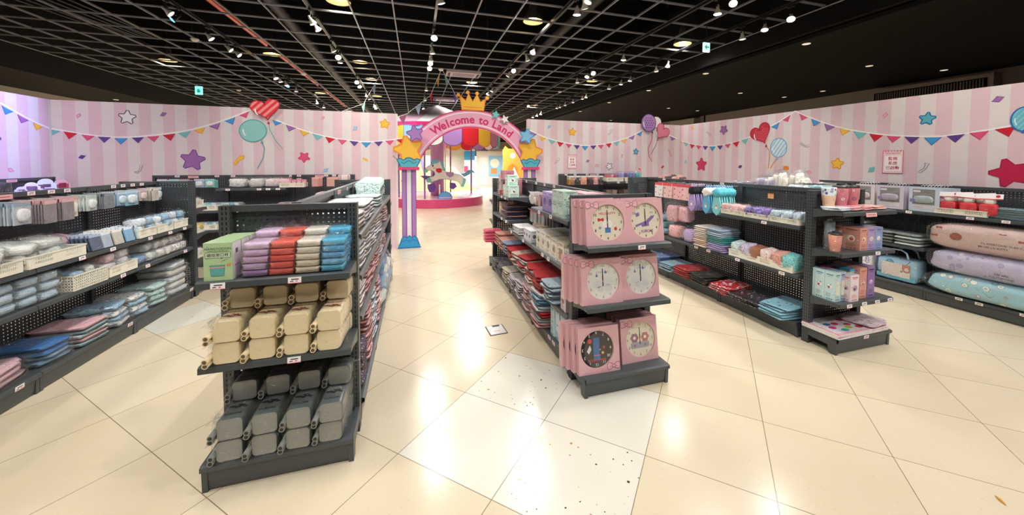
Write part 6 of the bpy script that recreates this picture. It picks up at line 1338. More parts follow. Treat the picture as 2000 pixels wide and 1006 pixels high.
# ================================================================== right row: end unit, left side, top
def tumbler(cx, cy, z, r, h, body, lid, lab, kind='cup', cat='tumbler'):
    t = thing('tumbler', (cx, cy, z), lab, cat, 'tumblers on the right end unit')
    m = MB(); m.lathe([(0, 0), (r * .72, 0), (r * .75, h * .05), (r * .86, h * .42), (r * .93, h * .45), (r, h * .92), (r * .98, h)], body, 24); m.build('cup', t)
    if kind == 'lid':
        m = MB(); m.lathe([(r * 1.02, h * .97), (r * 1.02, h * 1.06), (r * .8, h * 1.1), (0, h * 1.1)], lid, 24); m.box(-r * .5, r * .5, -r * .25, r * .25, h * 1.09, h * 1.18, lid); m.build('lid', t)
    if kind == 'clear':
        m = MB(); m.lathe([(r * .93, h * .5), (r * 1.02, h * .95), (r * 1.04, h * 1.0), (r * .9, h * 1.02)], lid, 24); m.build('rim', t)
    return t
tumbler(3.40, 2.26, 1.19, .052, .19, F('#f2c7a8', '#e8b49a', '#f4d0b4', 30, False, .2), F('#dfeef0', '#c8507a', '#6a5aa8', 30, False, .3), 'tall clear cup with peach lower half at left of the top shelf', 'clear')
tumbler(3.54, 2.26, 1.19, .058, .19, F('#d9818c', '#f4e4e4', '#c85a6a', 16, True, .25), C('#202124', 'g'), 'pink tumbler with black lid, left of the pair', 'lid')
tumbler(3.68, 2.26, 1.19, .058, .19, F('#cf7c88', '#9a6a90', '#e8b0b4', 16, True, .25), C('#202124', 'g'), 'pink tumbler with black lid, right of the pair', 'lid')
tumbler(3.36, 2.17, .85, .048, .145, F('#ee9a86', '#fbeee8', '#e07a70', 12, True, .2), C('#2a2a2e', 'g'), 'coral cup with black lid wrapped in film on the second shelf', 'lid')
tumbler(3.47, 2.29, .85, .04, .21, C('#a9bccb', 'g'), C('#b4c4d0', 'g'), 'slim grey-blue flask behind the coral cup', 'lid', 'flask')
m = MB(); superblob(m, FILM, 9, nu=20, nv=10, amp=.08, s=(.13, .12, .18), ragged=.08); m.build('film_wrap', None, (3.35, 2.17, .85), label='crinkled clear film around the coral cup', category='film')
for i, (x, c1, lab) in enumerate(((3.38, F('#d9e2e6', '#e8a0a0', '#b8cdd8', 9), 'flat white and blue pouch on the top shelf front'), (3.52, C('#e7a8aa', 'w'), 'flat pink pouch on the top shelf front'), (3.66, F('#e6a0a0', '#c8807a', '#f0c0b4', 8), 'flat rosy pouch on the top shelf front'), (3.80, F('#e8b0a0', '#d88a80', '#f0c8b8', 8), 'flat peach pouch at right of the top shelf front'))):
    for l in range(2): it(M_pouch(c1, i % 3), 'flat_pouch', 'EE', x, .09 + .01 * l, 1.191 + .014 * l, lab + (', upper' if l else ', lower'), 'pouch', 'flat pouches on the top shelf', (.17, .15, .02), jit(10) + 4)
def ctn(x, df, z, w, d, h, base, cols, lab, grp, seed, **k): return it(M_carton(w, d, h, base, cols, seed, **k), 'carton', 'EE', x, df, z, lab, 'carton', grp, None, 0)
for j, (x, base, cols, nm) in enumerate(((3.625, '#e2a08e', ['#8a5a50', '#f6e4d4', '#c8604a', '#f0b070'], 'salmon'), (3.72, '#b7a2cf', ['#6a5088', '#e8dff0', '#e8d060'], 'lilac'), (3.815, '#98a8d2', ['#506098', '#e6ecf4', '#e8d0b0'], 'periwinkle'))):
    for r_ in range(2): ctn(x, .03 + .135 * r_, .85, .092, .13, .19, base, cols, '%s flask carton on the second shelf, %s' % (nm, ('front', 'behind')[r_]), 'flask cartons on the second shelf', 70 + j)
for r_ in range(3): ctn(3.365, .05 + .082 * r_, .43, .07, .08, .245, '#c9e2e2', ['#4a98a0', '#f0f6f4', '#c84a50', '#3f6f98'], 'pale teal tall carton, ' + ordl(r_, 3, 'from the front'), 'pale teal tall cartons', 75, win='#e8e6d4')
for r_ in range(2): ctn(3.435, .055 + .082 * r_, .43, .062, .08, .245, '#aebfd6', ['#34508c', '#e8ecf4', '#c8d0a0'], 'grey-blue tall carton beside the teal ones, ' + ('front', 'behind')[r_], 'grey-blue tall cartons', 76, win='#e8e2c8')
ctn(3.505, .01, .43, .10, .075, .225, '#ecdfe0', ['#d8606a', '#b8a0a8', '#5a6a90', '#f4c8cc'], 'white and pink carton standing forward on the third shelf', None, 77)
for r_ in range(2): ctn(3.585, .08 + .09 * r_, .43, .06, .088, .25, '#4fa9d8', ['#f0d040', '#e05a70', '#ffffff'], 'bright blue tall carton, ' + ('front', 'behind')[r_], 'bright blue cartons', 78, top='#4fa9d8')
for r_ in range(2): ctn(3.665, .045 + .11 * r_, .43, .088, .105, .262, '#e3a294', ['#c8604a', '#f4d8cc', '#a85a50'], 'salmon tall carton on the third shelf, ' + ('front', 'behind')[r_], 'salmon tall cartons', 79)
for r_ in range(2): ctn(3.765, .045 + .11 * r_, .43, .09, .105, .268, '#9a7ab4', ['#3a2a48', '#e8c8d8', '#c8a0d0', '#f0e0f0'], 'purple tall carton on the third shelf, ' + ('front', 'behind')[r_], 'purple tall cartons', 80)
for r_ in range(1): ctn(3.50, .19, .43, .12, .06, .25, '#a8305a', ['#d85a80', '#f0c0d0'], 'crimson carton at the back of the third shelf', None, 81)
m = MB(); m.box(-.31, .31, -.15, .15, 0, .012, C('#f4eeee', 'w'))
for i in range(46): m.box(-.305 + i * .0133, -.300 + i * .0133, -.148, -.118, .0122, .0126, C('#e0407c')); 
for i in range(20): m.box(-.308, -.285, -.145 + i * .015, -.138 + i * .015, .0122, .0126, C('#e0407c'))
k_ = m.T; m.T = Matrix.Translation((0, 0, .013)) @ Matrix.Rotation(R(-90), 4, 'X')
for i, (x, z, c) in enumerate(((-.18, .03, '#3f6fa8'), (-.2, -.03, '#e0307c'), (-.1, .02, '#c82c50'), (-.05, -.06, '#a8b030'), (0, -.02, '#c85060'), (.03, .06, '#c84060'), (-.14, -.09, '#3f9f8a'), (.05, -.08, '#b83040'))): m.disc(.024, 0, C(c), (x, z), 12, 1.5)
m.T = k_
for l in range(3): it(mesh_from(m, 'mat') if l == 0 else GC['mat_me'], 'picnic_mat', 'EE', 3.60, .135, .142 + .013 * l, 'pink-edged printed picnic mat in bag on the right end unit base, ' + ordl(2 - l, 3, 'from the top'), 'mat', 'pink-edged picnic mats', None, jit(2)) if l else GC.__setitem__('mat_me', mesh_from(m, 'mat'))
it(GC['mat_me'], 'picnic_mat', 'EE', 3.60, .135, .142, 'pink-edged printed picnic mats lowest in the pile', 'mat', 'pink-edged picnic mats', None, 1)
it(M_pouch(F('#d9c4c8', '#b8505a', '#c8bcc0', 8), 1), 'red_banded_pack', 'EE', 3.80, .12, .181, 'clear pack with red bands lying over the picnic mats', 'pack', None, (.30, .27, .03), 8)

# left side of the right row
def tray(fr, u, df, z, w, d, h, lab, grp='long ivory trays', rz=0): return it(M_basket(w, d, h, 0), 'tray', fr, u, df + d / 2, z, lab, 'tray', grp, None, rz)
FC = [F('#f4c8c4', '#d02c3c', '#f8ece8', 24, True, .4), F('#7a5ac0', '#2a2430', '#e8e0f0', 24, True, .45), F('#cfe2ee', '#5fa8d8', '#f4f6f6', 22, True, .4)]
for j, u in enumerate((3.18, 2.88, 2.58)):
    tray('EL', u, .0, 1.022, .29, .2, .05, 'ivory tray on upper shelf of the right row, ' + ('left', 'middle', 'right')[j])
    for l in range(2):
        for i in range(5):
            bagged('hair_tie_bag', 'EL', u - .12 + .058 * i + jit(.01), .05 + .08 * (i % 2), 1.04 + .028 * l, (.085, .12, .075), FC[j], '%s bagged hair accessory, %s, %s layer' % (('pink and red', 'purple and black', 'light blue')[j], ordl(i, 5), ('lower', 'upper')[l]), 'hair accessory', '%s bagged hair accessories' % ('pink and red', 'purple', 'light blue')[j], jit(30), i % 3)
for j, (u, c1, c2) in enumerate(((4.28, '#f0c4c4', '#c8303c'), (4.08, '#f1b6bc', '#5a4a4a'), (3.92, '#f0c0c0', '#d85a6a'), (4.48, '#e8e4e4', '#d8303c'))):
    for i in range(4): it(M_card(.165, .20, F(c1, c2, '#fbeeee', 26), '#e2545e', 0), 'zip_pouch', 'EL', u + .003 * i, .02 + .03 * i, 1.30, 'pink zip pouch with red top, %s from the corner end, %s' % (('second', 'third', 'fourth', 'first')[j], ordl(i, 4, 'from the front')), 'pouch', 'red-topped pink pouches on hooks', None, jit(2))
    hook('EL', u, .31, 1.31, .29, 'wire hook holding red-topped pink pouches, ' + ('second', 'third', 'fourth', 'first')[j] + ' from the corner end')
def tie_towel(m, bc, head):
    # loop, fluffy gathered top, tie-shaped towel, paper tag
    P = [(-.035, -.10), (.035, -.10), (.062, -.24), (.045, -.29), (0, -.33), (-.045, -.29), (-.062, -.24)]
    m.prism(P, -.006, .006, C(bc), C(bc), True)
TT = {}
for j, (u, nm, hc, bc, lc, n) in enumerate(((3.80, 'lilac', '#1d1b20', '#b09ad0', '#c8b8e0', 6), (3.56, 'blue', '#f2efe4', '#62b0d4', '#7fb8e8', 8), (3.40, 'aqua', '#5fc0cc', '#86cfd0', '#8fc8f0', 7))):
    hook('EL', u, .31, 1.315, .29, 'wire hook holding %s tie-shaped towels' % nm)
    mb = MB(); tie_towel(mb, bc, hc); bm_ = mesh_from(mb, 'towel')
    mb = MB(); superblob(mb, mat('plush_' + nm, hc, .95), j, nu=18, nv=12, e1=.9, e2=.9, amp=.16, fr=5, s=(.115, .055, .10), off=(0, 0, -.12)); hm_ = mesh_from(mb, 'fluffy_top')
    mb = MB(); mb.tube([(-.008, 0, -.03), (-.01, 0, .0), (0, 0, .012), (.01, 0, 0), (.008, 0, -.03)], .004, C(lc), 6); lm_ = mesh_from(mb, 'loop')
    mb = MB(); mb.box(-.016, .016, -.0085, -.008, -.255, -.205, C('#f4e8dc')); mb.box(-.013, .013, -.009, -.0086, -.225, -.208, C('#e07a70')); tm_ = mesh_from(mb, 'paper_tag')
    for i in range(n):
        loc, a = W('EL', u + jit(.006), .01 + i * .036, 1.31)
        t = thing('hanging_towel', loc, '%s tie-shaped hand towel with fluffy top, %s' % (nm, ordl(i, n, 'from the front')), 'towel', '%s tie-shaped towels on a hook' % nm, a + R(jit(5)))
        for me, pn in ((bm_, 'towel'), (hm_, 'fluffy_top'), (lm_, 'loop')): link(pn, me, t)
        if i == 0: link('paper_tag', tm_, t)
bagged('plush_bag', 'EL', 4.22, .10, .78, (.24, .2, .26), F('#ecb6bc', '#d05060', '#f8e4e4', 12), 'pink plush set in clear bag under the red-topped pouches', 'plush toy', None, 0, 1)
bagged('plush_bag', 'EL', 4.02, .12, .80, (.18, .18, .24), F('#edb9c0', '#c84a5a', '#f4dcdc', 12), 'pink plush set in clear bag left of the lilac towels', 'plush toy', None, 0, 2)
for i in range(3): bagged('bath_towel', 'EL', 4.45 + .05 * i, .14 + .0 * i, .57 + .09 * i, (.26, .24, .10), F('#7fbfcf', '#e8f0f0', '#a8d8dc', 8), 'teal bagged towel behind the clock unit, ' + ordl(2 - i, 3, 'from the top'), 'towel', 'teal bagged towels', 0, i)
bagged('cube_cushion', 'EL', 4.14, .09, .57, (.24, .20, .20), F('#f0b0b4', '#f4e0a0', '#c83040', 14, True, .35), 'pink block-shaped plush in clear bag on the middle shelf', 'cushion', None, 0, 0)
bagged('cube_cushion', 'EL', 3.86, .09, .57, (.26, .20, .19), F('#c4acd8', '#2c2834', '#e8def0', 10, True, .25), 'lilac block-shaped plush in clear bag on the middle shelf', 'cushion', None, 0, 1)
for l in range(11): it(M_fold(F('#ecd2c0', '#e8a070', '#7fb8b0', 14) if l < 5 else F('#f0e4da', '#d05a4a', '#88b8b8', 14), l % 2, 1), 'folded_towel', 'EL', 3.62 + jit(.006), .10 + jit(.008), .572 + .0225 * l, 'peach and white printed folded towel, %s' % ordl(10 - l, 11, 'from the top'), 'towel', 'peach printed towels', (.22, .26, .025), jit(4))
LT_ = [F('#b9a6d8', '#8a70b8', '#e0d8ec', 12)] * 4 + [F('#3fa8ac', '#e87a6a', '#7fd0cc', 10)] * 4 + [F('#b8cfe8', '#f0d860', '#e4ecf4', 9)] * 4
for l in range(12): it(M_fold(LT_[l], l % 2, 1), 'folded_towel', 'EL', 3.37 + jit(.006), .09 + jit(.008), .572 + .0215 * l, '%s printed folded towel, %s' % (('lilac', 'teal', 'light blue')[l // 4], ordl(11 - l, 12, 'from the top')), 'towel', 'lilac, teal and blue printed towels', (.25, .27, .024), jit(4))
for j, u in enumerate((3.02, 2.66)):
    tray('EL', u, .0, .572, .36, .20, .075, 'deeper ivory tray on the lower shelf of the right row, ' + ('left', 'right')[j])
for j, (u, mt, nm) in enumerate(((3.12, F('#cfe6e4', '#e83040', '#3a4a58', 9), 'white and pale blue'), (3.0, F('#d8cce4', '#2c2834', '#9a80c8', 8), 'lilac and black'), (2.88, C('#a86a4a', 'w'), 'brown'), (2.76, F('#f4e0dc', '#e04450', '#e88a8a', 10), 'red bow'), (2.64, F('#e8a89a', '#c86a5a', '#f4d8c8', 8), 'peach'), (2.53, F('#7fd4d4', '#e8f4f4', '#2f6f9c', 9), 'turquoise'))):
    it(M_pouch(mt, j % 3), 'folded_pillow', 'EL', u, .085, .585, nm + ' printed cushion standing in the lower ivory trays', 'cushion', 'printed cushions standing in trays', (.12, .16, .155), jit(5), 10)
for j, (u, n, mt, nm, sz) in enumerate(((5.0, 6, F('#8a9098', '#c8ccd0', '#6a7078', 9), 'grey mat', (.28, .36, .018)), (4.72, 7, F('#7f8a98', '#c8ccd0', '#5a6a80', 9), 'slate mat', (.28, .36, .018)), (4.42, 7, F('#6f8cc0', '#e8e8e0', '#e89a5a', 8), 'blue bear mat', (.26, .38, .02)), (4.14, 5, F('#8fbcc8', '#d02c34', '#f4f0ec', 8), 'teal and red mat', (.26, .38, .02)),
        (3.84, 5, F('#b01c2c', '#e8c860', '#c83040', 7), 'red and gold mat', (.28, .38, .024)), (3.54, 5, F('#22231f', '#e8c860', '#f4f0e0', 6, True, .2), 'black and gold mat', (.28, .38, .024)), (3.24, 4, F('#c81c24', '#ffffff', '#f4e8e8', 8, True, .4), 'red and white mat', (.28, .38, .024)), (2.98, 3, F('#35262a', '#e8e4e4', '#c83040', 8, True, .25), 'dark red-edged mat', (.26, .38, .022)), (2.86, 3, F('#2c2a30', '#d8ccd8', '#6a5a78', 8, True, .25), 'black bow mat', (.26, .36, .022)), (2.60, 5, F('#8fc4d4', '#e8f0f4', '#2f6fa8', 6, True, .3), 'pale blue bag with handles', (.28, .38, .024)))):
    stack('shaped_mat', 'EL', u, .12 - .05 * (j > 2), .142, n, sz, [mt], nm + ' on the base of the right row', 'mat', 'shaped mats on the right row base', 1, 9, .012)
# goods showing over the spine, on the far side's upper shelf
for i in range(11): it(M_pouch((C('#e3a9a0', 'w'), F('#3a3234', '#e8b0a8', '#6a5a58', 10))[i % 2], i % 3), 'bagged_pouch', 'ER', 4.55 + .055 * i, .12, 1.212, 'pink or black bagged pouch leaning behind the right row, %s' % ordl(i, 11), 'pouch', 'pouches leaning on far upper shelf', (.04, .20, .13 + .03 * (i % 3)), 25, 0)
for i in range(9): it(M_pouch((C('#d8a49c', 'w'), C('#403a3c', 'w'), C('#dcb0a8', 'w'))[i % 3], i % 3), 'flat_pouch', 'ER', 3.78 + .09 * i, .14, 1.205, 'flat pink or dark pouch behind the right row spine, %s' % ordl(i, 9), 'pouch', 'flat pouches on far upper shelf', (.10, .18, .09), jit(20))
for j, (u, w) in enumerate(((3.42, .36), (3.04, .34), (2.62, .36))): tray('ER', u, .06, 1.202, w, .22, .10, 'ivory tray behind the right row spine, ' + ('far', 'middle', 'near')[j])
for i in range(8): bagged('bagged_slipper', 'ER', 3.62 - .055 * i, .16, 1.22, (.07, .20, .15), (F('#8a80a0', '#2c2834', '#c8c0d8', 10), C('#4a444c', 'w'))[i % 2], 'grey-violet bagged slipper in the far tray, ' + ordl(i, 8), 'slippers', 'bagged slippers behind the right row', 18, i % 3)
for i in range(4): bagged('bagged_slipper', 'ER', 3.26 - .05 * i, .16, 1.24, (.09, .2, .20), C('#b9b2c8', 'w'), 'lilac bagged slipper leaning over the spine, ' + ordl(i, 4), 'slippers', 'lilac slippers behind the right row', 24, i % 3, tilt=12)
for i in range(7): bagged('bagged_plush', 'ER', 3.13 - .055 * i, .15 - .01 * i, 1.24, (.10, .22, .22 + .03 * (i % 3)), C('#efe9d6', 'w'), 'cream bagged plush slipper heaped over the spine, ' + ordl(i, 7), 'slippers', 'cream slippers behind the right row', 30, i % 3, tilt=14)
for i in range(6): bagged('bagged_plush', 'ER', 2.86 - .045 * i, .14, 1.22, (.13, .22, .17), F('#d8e8ea', '#5fb0cc', '#f4f4f0', 12), 'white and blue bagged plush over the spine, ' + ordl(i, 6), 'plush toy', 'white and blue plush behind the right row', 12, i % 3)
for i in range(3): bagged('bagged_plush', 'ER', 2.70 - .12 * i, .13, 1.26, (.16, .2, .10), C('#e6efec', 'w'), 'white bagged plush in the near tray, ' + ordl(i, 3), 'plush toy', 'white plush in near tray', jit(15), i)
for i in range(3): bagged('bagged_plush', 'ER', 2.60 - .07 * i, .15, 1.28, (.17, .2, .11), C('#9fd2d8', 'w'), 'aqua bagged plush heaped in the near tray, ' + ordl(i, 3), 'plush toy', 'aqua plush in near tray', jit(25), i)

# ================================================================== wall shelving on the right
def mask_pack(m, base, hue):
    w, h = .27, .28
    m.box(-w / 2, w / 2, 0, .006, 0, h, C(base, 'g')); m.box(-w * .38, w * .36, -.001, 0, h * .30, h * .93, C('#8d8a88', 'w'))
    superblob(m, C(hue, 'w'), 3, nu=18, nv=8, e1=.6, e2=.6, amp=.08, s=(w * .66, .035, h * .30), off=(0, -.008, h * .36))
    m.box(-w * .38, w * .36, -.0014, -.001, h * .12, h * .26, C('#eee9ee', 'g')); m.box(-w * .36, -w * .12, -.0018, -.0015, h * .80, h * .88, C('#e8e4e4')); m.box(-w * .42, -w * .26, -.024, -.022, h * .38, h * .52, C('#8a80b0'))
    for i in range(7): m.box(-w * .35 + i * w * .05, -w * .33 + i * w * .05, -.0018, -.0015, h * .17, h * .19, INK)
for j, (u, base, hue, n, nm) in enumerate(((3.34, '#e6dada', '#c9b8b6', 5, 'pinkish grey'), (3.04, '#d9cfe0', '#b4a8b8', 6, 'lilac'), (2.72, '#cfdde8', '#a9b8bc', 7, 'pale blue'))):
    bm_ = mesh_from((lambda mb: (mask_pack(mb, base, hue), mb)[1])(MB()), 'pack'); mb = MB()
    for sg in (-.03, .03): mb.tube([(sg, .003, .28), (sg, .003, .295), (sg + .02, .003, .31), (sg + .035, .003, .30)], .003, C('#f2f0ee', 'g'), 6)
    hm_ = mesh_from(mb, 'hanger')
    for i in range(n):
        loc, a = W('F', u - .012 * i, .01 + i * .035, 1.032)
        t = thing('eye_mask_pack', loc, '%s eye mask pack standing on right wall shelf, %s' % (nm, ordl(i, n, 'from the front')), 'pack', '%s eye mask packs' % nm, a + R(jit(1.5)))
        link('pack', bm_, t); link('hanger', hm_, t)
tray('F', 2.42, .0, 1.032, .40, .24, .065, 'ivory tray of red dolls on the right wall shelf', None)
for i in range(5):
    t = thing('doll_pack', W('F', 2.52 - .075 * i, .05 + .05 * (i % 2), 1.05)[0], 'red-dressed white doll in clear bag with white card, %s' % ordl(i, 5), 'doll', 'red dolls in the ivory tray', R(-90 + jit(12)))
    mb = MB(); superblob(mb, F('#d01824', '#f8f4f0', '#e02c34', 30, True, .2), i, s=(.13, .08, .13), amp=.08); mb.build('dress', t)
    mb = MB(); superblob(mb, C('#f6f2ea', 'w'), i, e1=.9, e2=.9, amp=.03, s=(.09, .07, .07), off=(0, 0, .115)); mb.build('head', t)
    mb = MB(); mb.T = Matrix.Translation((0, -.02, .20)) @ Matrix.Rotation(R(-25), 4, 'X') @ Matrix.Rotation(R(jit(8)), 4, 'Y'); mb.cbox(0, 0, 0, .19, .003, .06, C('#f6f0ee', 'g')); mb.box(-.095, .095, -.002, -.0016, -.03, -.022, C('#d82c3c')); mb.disc(.016, -.0022, C('#c01828'), (.06, .005), 12); mb.build('header_card', t)
cart('F', 2.60, .03, 1.04, .09, .06, .16, '#e8d8dc', ['#e8a0a8', '#f4f0ee'], 'pale pink window box left of the dolls', None, 90, win='#f0b8be')
for i in range(9): it(M_fold(C('#b9ccd0', 'w') if i % 2 else C('#8fb0b8', 'w'), i % 2, 1), 'flat_pack', 'F', 2.10 + jit(.01) - .008 * i, .15, 1.032 + .0115 * i, 'flat pale teal pack at right edge on the wall shelf, ' + ordl(8 - i, 9, 'from the top'), 'pack', 'flat pale teal packs', (.46, .24, .013), jit(3))
for j, (u, n, c) in enumerate(((3.42, 6, '#d9d2d4'), (3.12, 4, '#5c5a5c'), (2.86, 4, '#cfe0d8'))):
    for i in range(n): it(M_fold(C(c if i % 2 == 0 else '#8f9490', 'w'), i % 2, 1), 'storage_case', 'F', u, .13, .60 + .038 * i, '%s flat case on the lower wall shelf, %s' % (('white', 'dark', 'mint white')[j], ordl(n - 1 - i, n, 'from the top')), 'case', 'flat cases on the lower wall shelf', (.26, .26, .034), jit(3))
# blanket in a clear tote with handles
t = thing('blanket_tote', W('F', 2.96, .15, .14)[0], 'clear blue tote with handles holding a printed blanket set', 'bag', None, R(-90))
m = MB(); superblob(m, F('#9fc6dc', '#4f9cc8', '#e8dcd0', 7, True, .35), 4, amp=.04, e1=.3, e2=.25, s=(.40, .24, .28)); m.build('blanket', t)
m = MB(); m.cbox(0, -.125, .14, .28, .004, .16, F('#d9cfc4', '#5f9cc4', '#c87a60', 10, True, .4)); m.cbox(0, -.122, .05, .38, .004, .05, C('#68bcd4', 'w')); m.build('insert_card', t)
m = MB(); superblob(m, FILM, 2, nu=22, nv=10, e1=.3, e2=.25, amp=.03, s=(.44, .27, .31), ragged=.03); m.build('tote_bag', t)
for y in (-.1, .1):
    m = MB(); m.tube([(-.11, y, .29), (-.09, y, .36), (-.04, y, .39), (.04, y, .39), (.09, y, .36), (.11, y, .29)], .010, C('#a9c4dc', 'g'), 8); m.build('handle', t)
t = thing('purple_blanket_box', W('F', 3.34, .1, .14)[0], 'white and violet blanket pack left of the clear tote', 'pack', None, R(-90)); m = MB(); superblob(m, F('#e6e0e0', '#8f80b8', '#cfc8dc', 9, True, .4), 5, amp=.04, e1=.3, e2=.25, s=(.26, .24, .36)); m.build('pack', t)
it(M_pouch(C('#1f4fa0', 'w'), 0), 'blue_blanket_pack', 'F', 3.20, .22, .14, 'deep blue pack behind the clear tote', 'pack', None, (.10, .22, .36), 0)
# three long pillows
def pillow(z, h, mt, lab, pr=None, u=2.10, L=1.12, tl=0):
    t = thing('long_pillow', W('F', u, .145, z)[0], lab, 'pillow', 'long pillows in clear bags', R(-90 + tl))
    m = MB(); superblob(m, mt, int(z * 10), nu=40, nv=18, e1=.62, e2=.35, amp=.03, fr=1.5, s=(L, .36, h)); m.build('pillow', t)
    if pr: m = MB(); pr(m); m.build('printed_lettering', t)
    m = MB(); superblob(m, FILM, int(z * 10) + 3, nu=40, nv=16, e1=.55, e2=.3, amp=.035, fr=3, s=(L + .05, .385, h + .012), ragged=.015)
    m.add([(-L / 2 - .13, -.05, h * .30), (-L / 2 - .13, .05, h * .34), (-L / 2 + .02, .12, h * .5), (-L / 2 + .02, -.14, h * .36)], [(0, 1, 2, 3)], FILM); m.build('clear_bag', t)
pillow(.14, .25, F('#9ccbd8', '#e8ecdc', '#6fa8cc', 11, True, .3), 'pale blue long pillow in clear bag, bottom of the three')
pillow(.385, .26, F('#bcb4d0', '#e8e4ec', '#a89cc8', 13, True, .3), 'lilac long pillow in clear bag, middle of the three', lambda m: (m.text('Oh why,', .02, .09, .03, INK, -.184, .01), m.text('but charming!', .02, .06, .03, INK, -.184, .01)))
def p3(m):
    m.text('HELLO KITTY', -.36, .275, .04, C('#4a3a34'), -.135, .005)
    m.text('HI, EVERYONE! THEY CALL', .02, .13, .027, C('#4a3a34'), -.1835, .012); m.text('ME HELLO KITTY', -.06, .095, .027, C('#4a3a34'), -.1835, .012)
    m.disc(.042, -.183, C('#a0523c'), (-.33, .16), 18, 1.15)
    for x, z in ((-.50, .15), (-.20, .22), (.0, .235), (-.47, .24), (.13, .19), (.3, .2)): bow(m, x, z, .026, -.1835 if z < .2 else -.172, '#c05a48', '#8a4030')
pillow(.64, .31, C('#d9bab2', 'w'), 'dusty pink long pillow with red bows in clear bag, top of the three', p3, 2.09, 1.16)
# farther bays of that wall, glimpsed over the right row
for i in range(8): it(M_pouch(C(('#d8c0bc', '#6a6468', '#e8dcd8')[i % 3], 'w'), i % 3), 'bagged_item', 'F', 3.75 + .3 * i, .15, 1.032, 'bagged goods on the right wall shelf behind the right row, %s' % ordl(i, 8, 'from the front'), 'bagged goods', 'bagged goods far along the right wall', (.24, .22, .16))

# ================================================================== back wall shelving, left
GW = 'bagged goods on the back wall shelf'
for i, (x, c, hc) in enumerate(((-3.52, '#9fb8d0', '#e8dce0'), (-3.38, '#8fc8c8', '#b8dcd8'), (-3.26, '#86c4bc', '#cfa0a8'), (-3.08, '#a9b4d0', '#c8d0e0'), (-2.95, '#7fc4bc', '#9cd4cc'))):
    for k in range(3): it(M_card(.12, .12, C(c, 'w'), hc, 0, C('#e8ecec', 'w')), 'hanging_pack', 'B', x, .06 + .05 * k, 1.31 - .01 * k, 'pale pack hanging on the left back wall, %s, %s' % (ordl(i, 5), ordl(k, 3, 'from the front')), 'pack', 'packs hanging on the left back wall', None, jit(6))
for i, (x, mt, nm) in enumerate(((-2.60, F('#ecebe6', '#2a2628', '#f4f2ee', 9, True, .25), 'white plush with black patch'), (-2.36, C('#e6e2da', 'w'), 'cream plush'), (-2.14, C('#ecdcdc', 'w'), 'pinkish plush'), (-2.02, C('#efc8cc', 'w'), 'pale pink plush'))):
    bagged('plush_toy', 'B', x, .13, 1.172, (.25, .22, .16), mt, nm + ' in clear bag on the upper back wall shelf', 'plush toy', 'bagged plush on the back wall', jit(8), i % 3)
tray('B', -1.86, .0, 1.172, .34, .2, .07, 'ivory tray of pink boxes on the upper back wall shelf', None)
for i in range(5): cart('B', -1.99 + .07 * i, .06, 1.18, .06, .05, .11 + .02 * (i % 2), '#e8a8b4', ['#d86a80', '#f6e0e4'], 'small pink box in the tray on the back wall, ' + ordl(i, 5), 'small pink boxes in a tray', 95)
for i, (x, c, w) in enumerate(((-1.55, '#dfa094', .09), (-1.30, '#dfa898', .16), (-.0, '', 0))):
    if w:
        for k in range(4): it(M_card(w, .15, C(c, 'w'), '#e8b8ac'), 'hanging_pack', 'B', x + .012 * k, .05 + .04 * k, 1.325, 'salmon pack hanging on the back wall, %s group, %s' % (('left', 'right')[i], ordl(k, 4, 'from the front')), 'pack', 'salmon packs hanging on the back wall', None, 0)
for i in range(9): it(M_pouch(F(('#efe6e0', '#e8a0a8', '#cfd4e0')[i % 3], '#d85a50', '#3a3438', 20), i % 3), 'small_pouch', 'B', -1.12 - .0 * i - (i % 4) * .02 + (i // 3) * .0, .05 + .03 * i, 1.27, 'small printed pouch hanging near right end of back wall shelving, ' + ordl(i, 9, 'from the front'), 'pouch', 'small printed pouches', (.10, .03, .09))
for i, (x, nm) in enumerate(((-2.98, 'left'), (-2.70, 'right'))):
    for z, lv in ((.84, 'middle'), (.55, 'lower')):
        tray('B', x, .0, z + .002, .27, .2, .08, 'ivory tray on the %s back wall shelf, %s' % (lv, nm), 'ivory trays on the back wall')
        for k in range(4): it(M_pouch(C(('#a9d4d4', '#c8dcdc', '#7fc4cc', '#d8e4e4')[k], 'w'), k % 3), 'bagged_item', 'B', x - .09 + .06 * k, .09, z + .035, 'aqua bagged item in %s tray of the %s shelf, %s' % (nm, lv, ordl(k, 4)), 'bagged goods', 'aqua bagged goods on the back wall', (.09, .15, .08), jit(25))
for i in range(6): it(M_fold(C('#cfa0a0', 'w'), i % 2, 1), 'flat_pack', 'B', -2.38 + .19 * i, .1, .842, 'dusty pink flat pack on the middle back wall shelf, ' + ordl(i, 6), 'pack', 'dusty pink flat packs', (.18, .2, .05 + .015 * (i % 3)))
cart('B', -1.95, .06, .842, .22, .12, .09, '#dccac4', ['#e8b8b8', '#a88a80'], 'pale flat carton on the middle back wall shelf', None, 97); cart('B', -1.68, .06, .842, .24, .12, .12, '#b8868a', ['#d8a8a8', '#8a5a60'], 'rosy carton on the middle back wall shelf', None, 98)
for k in range(5): it(M_pouch(F('#efc8d4', '#3a3448', '#f8ecf0', 12), k % 3), 'pink_bag', 'B', -1.44, .05 + .05 * k, .842, 'pink and black bagged item standing on the back wall, ' + ordl(k, 5, 'from the front'), 'bagged goods', 'pink and black bagged items', (.22, .06, .24))
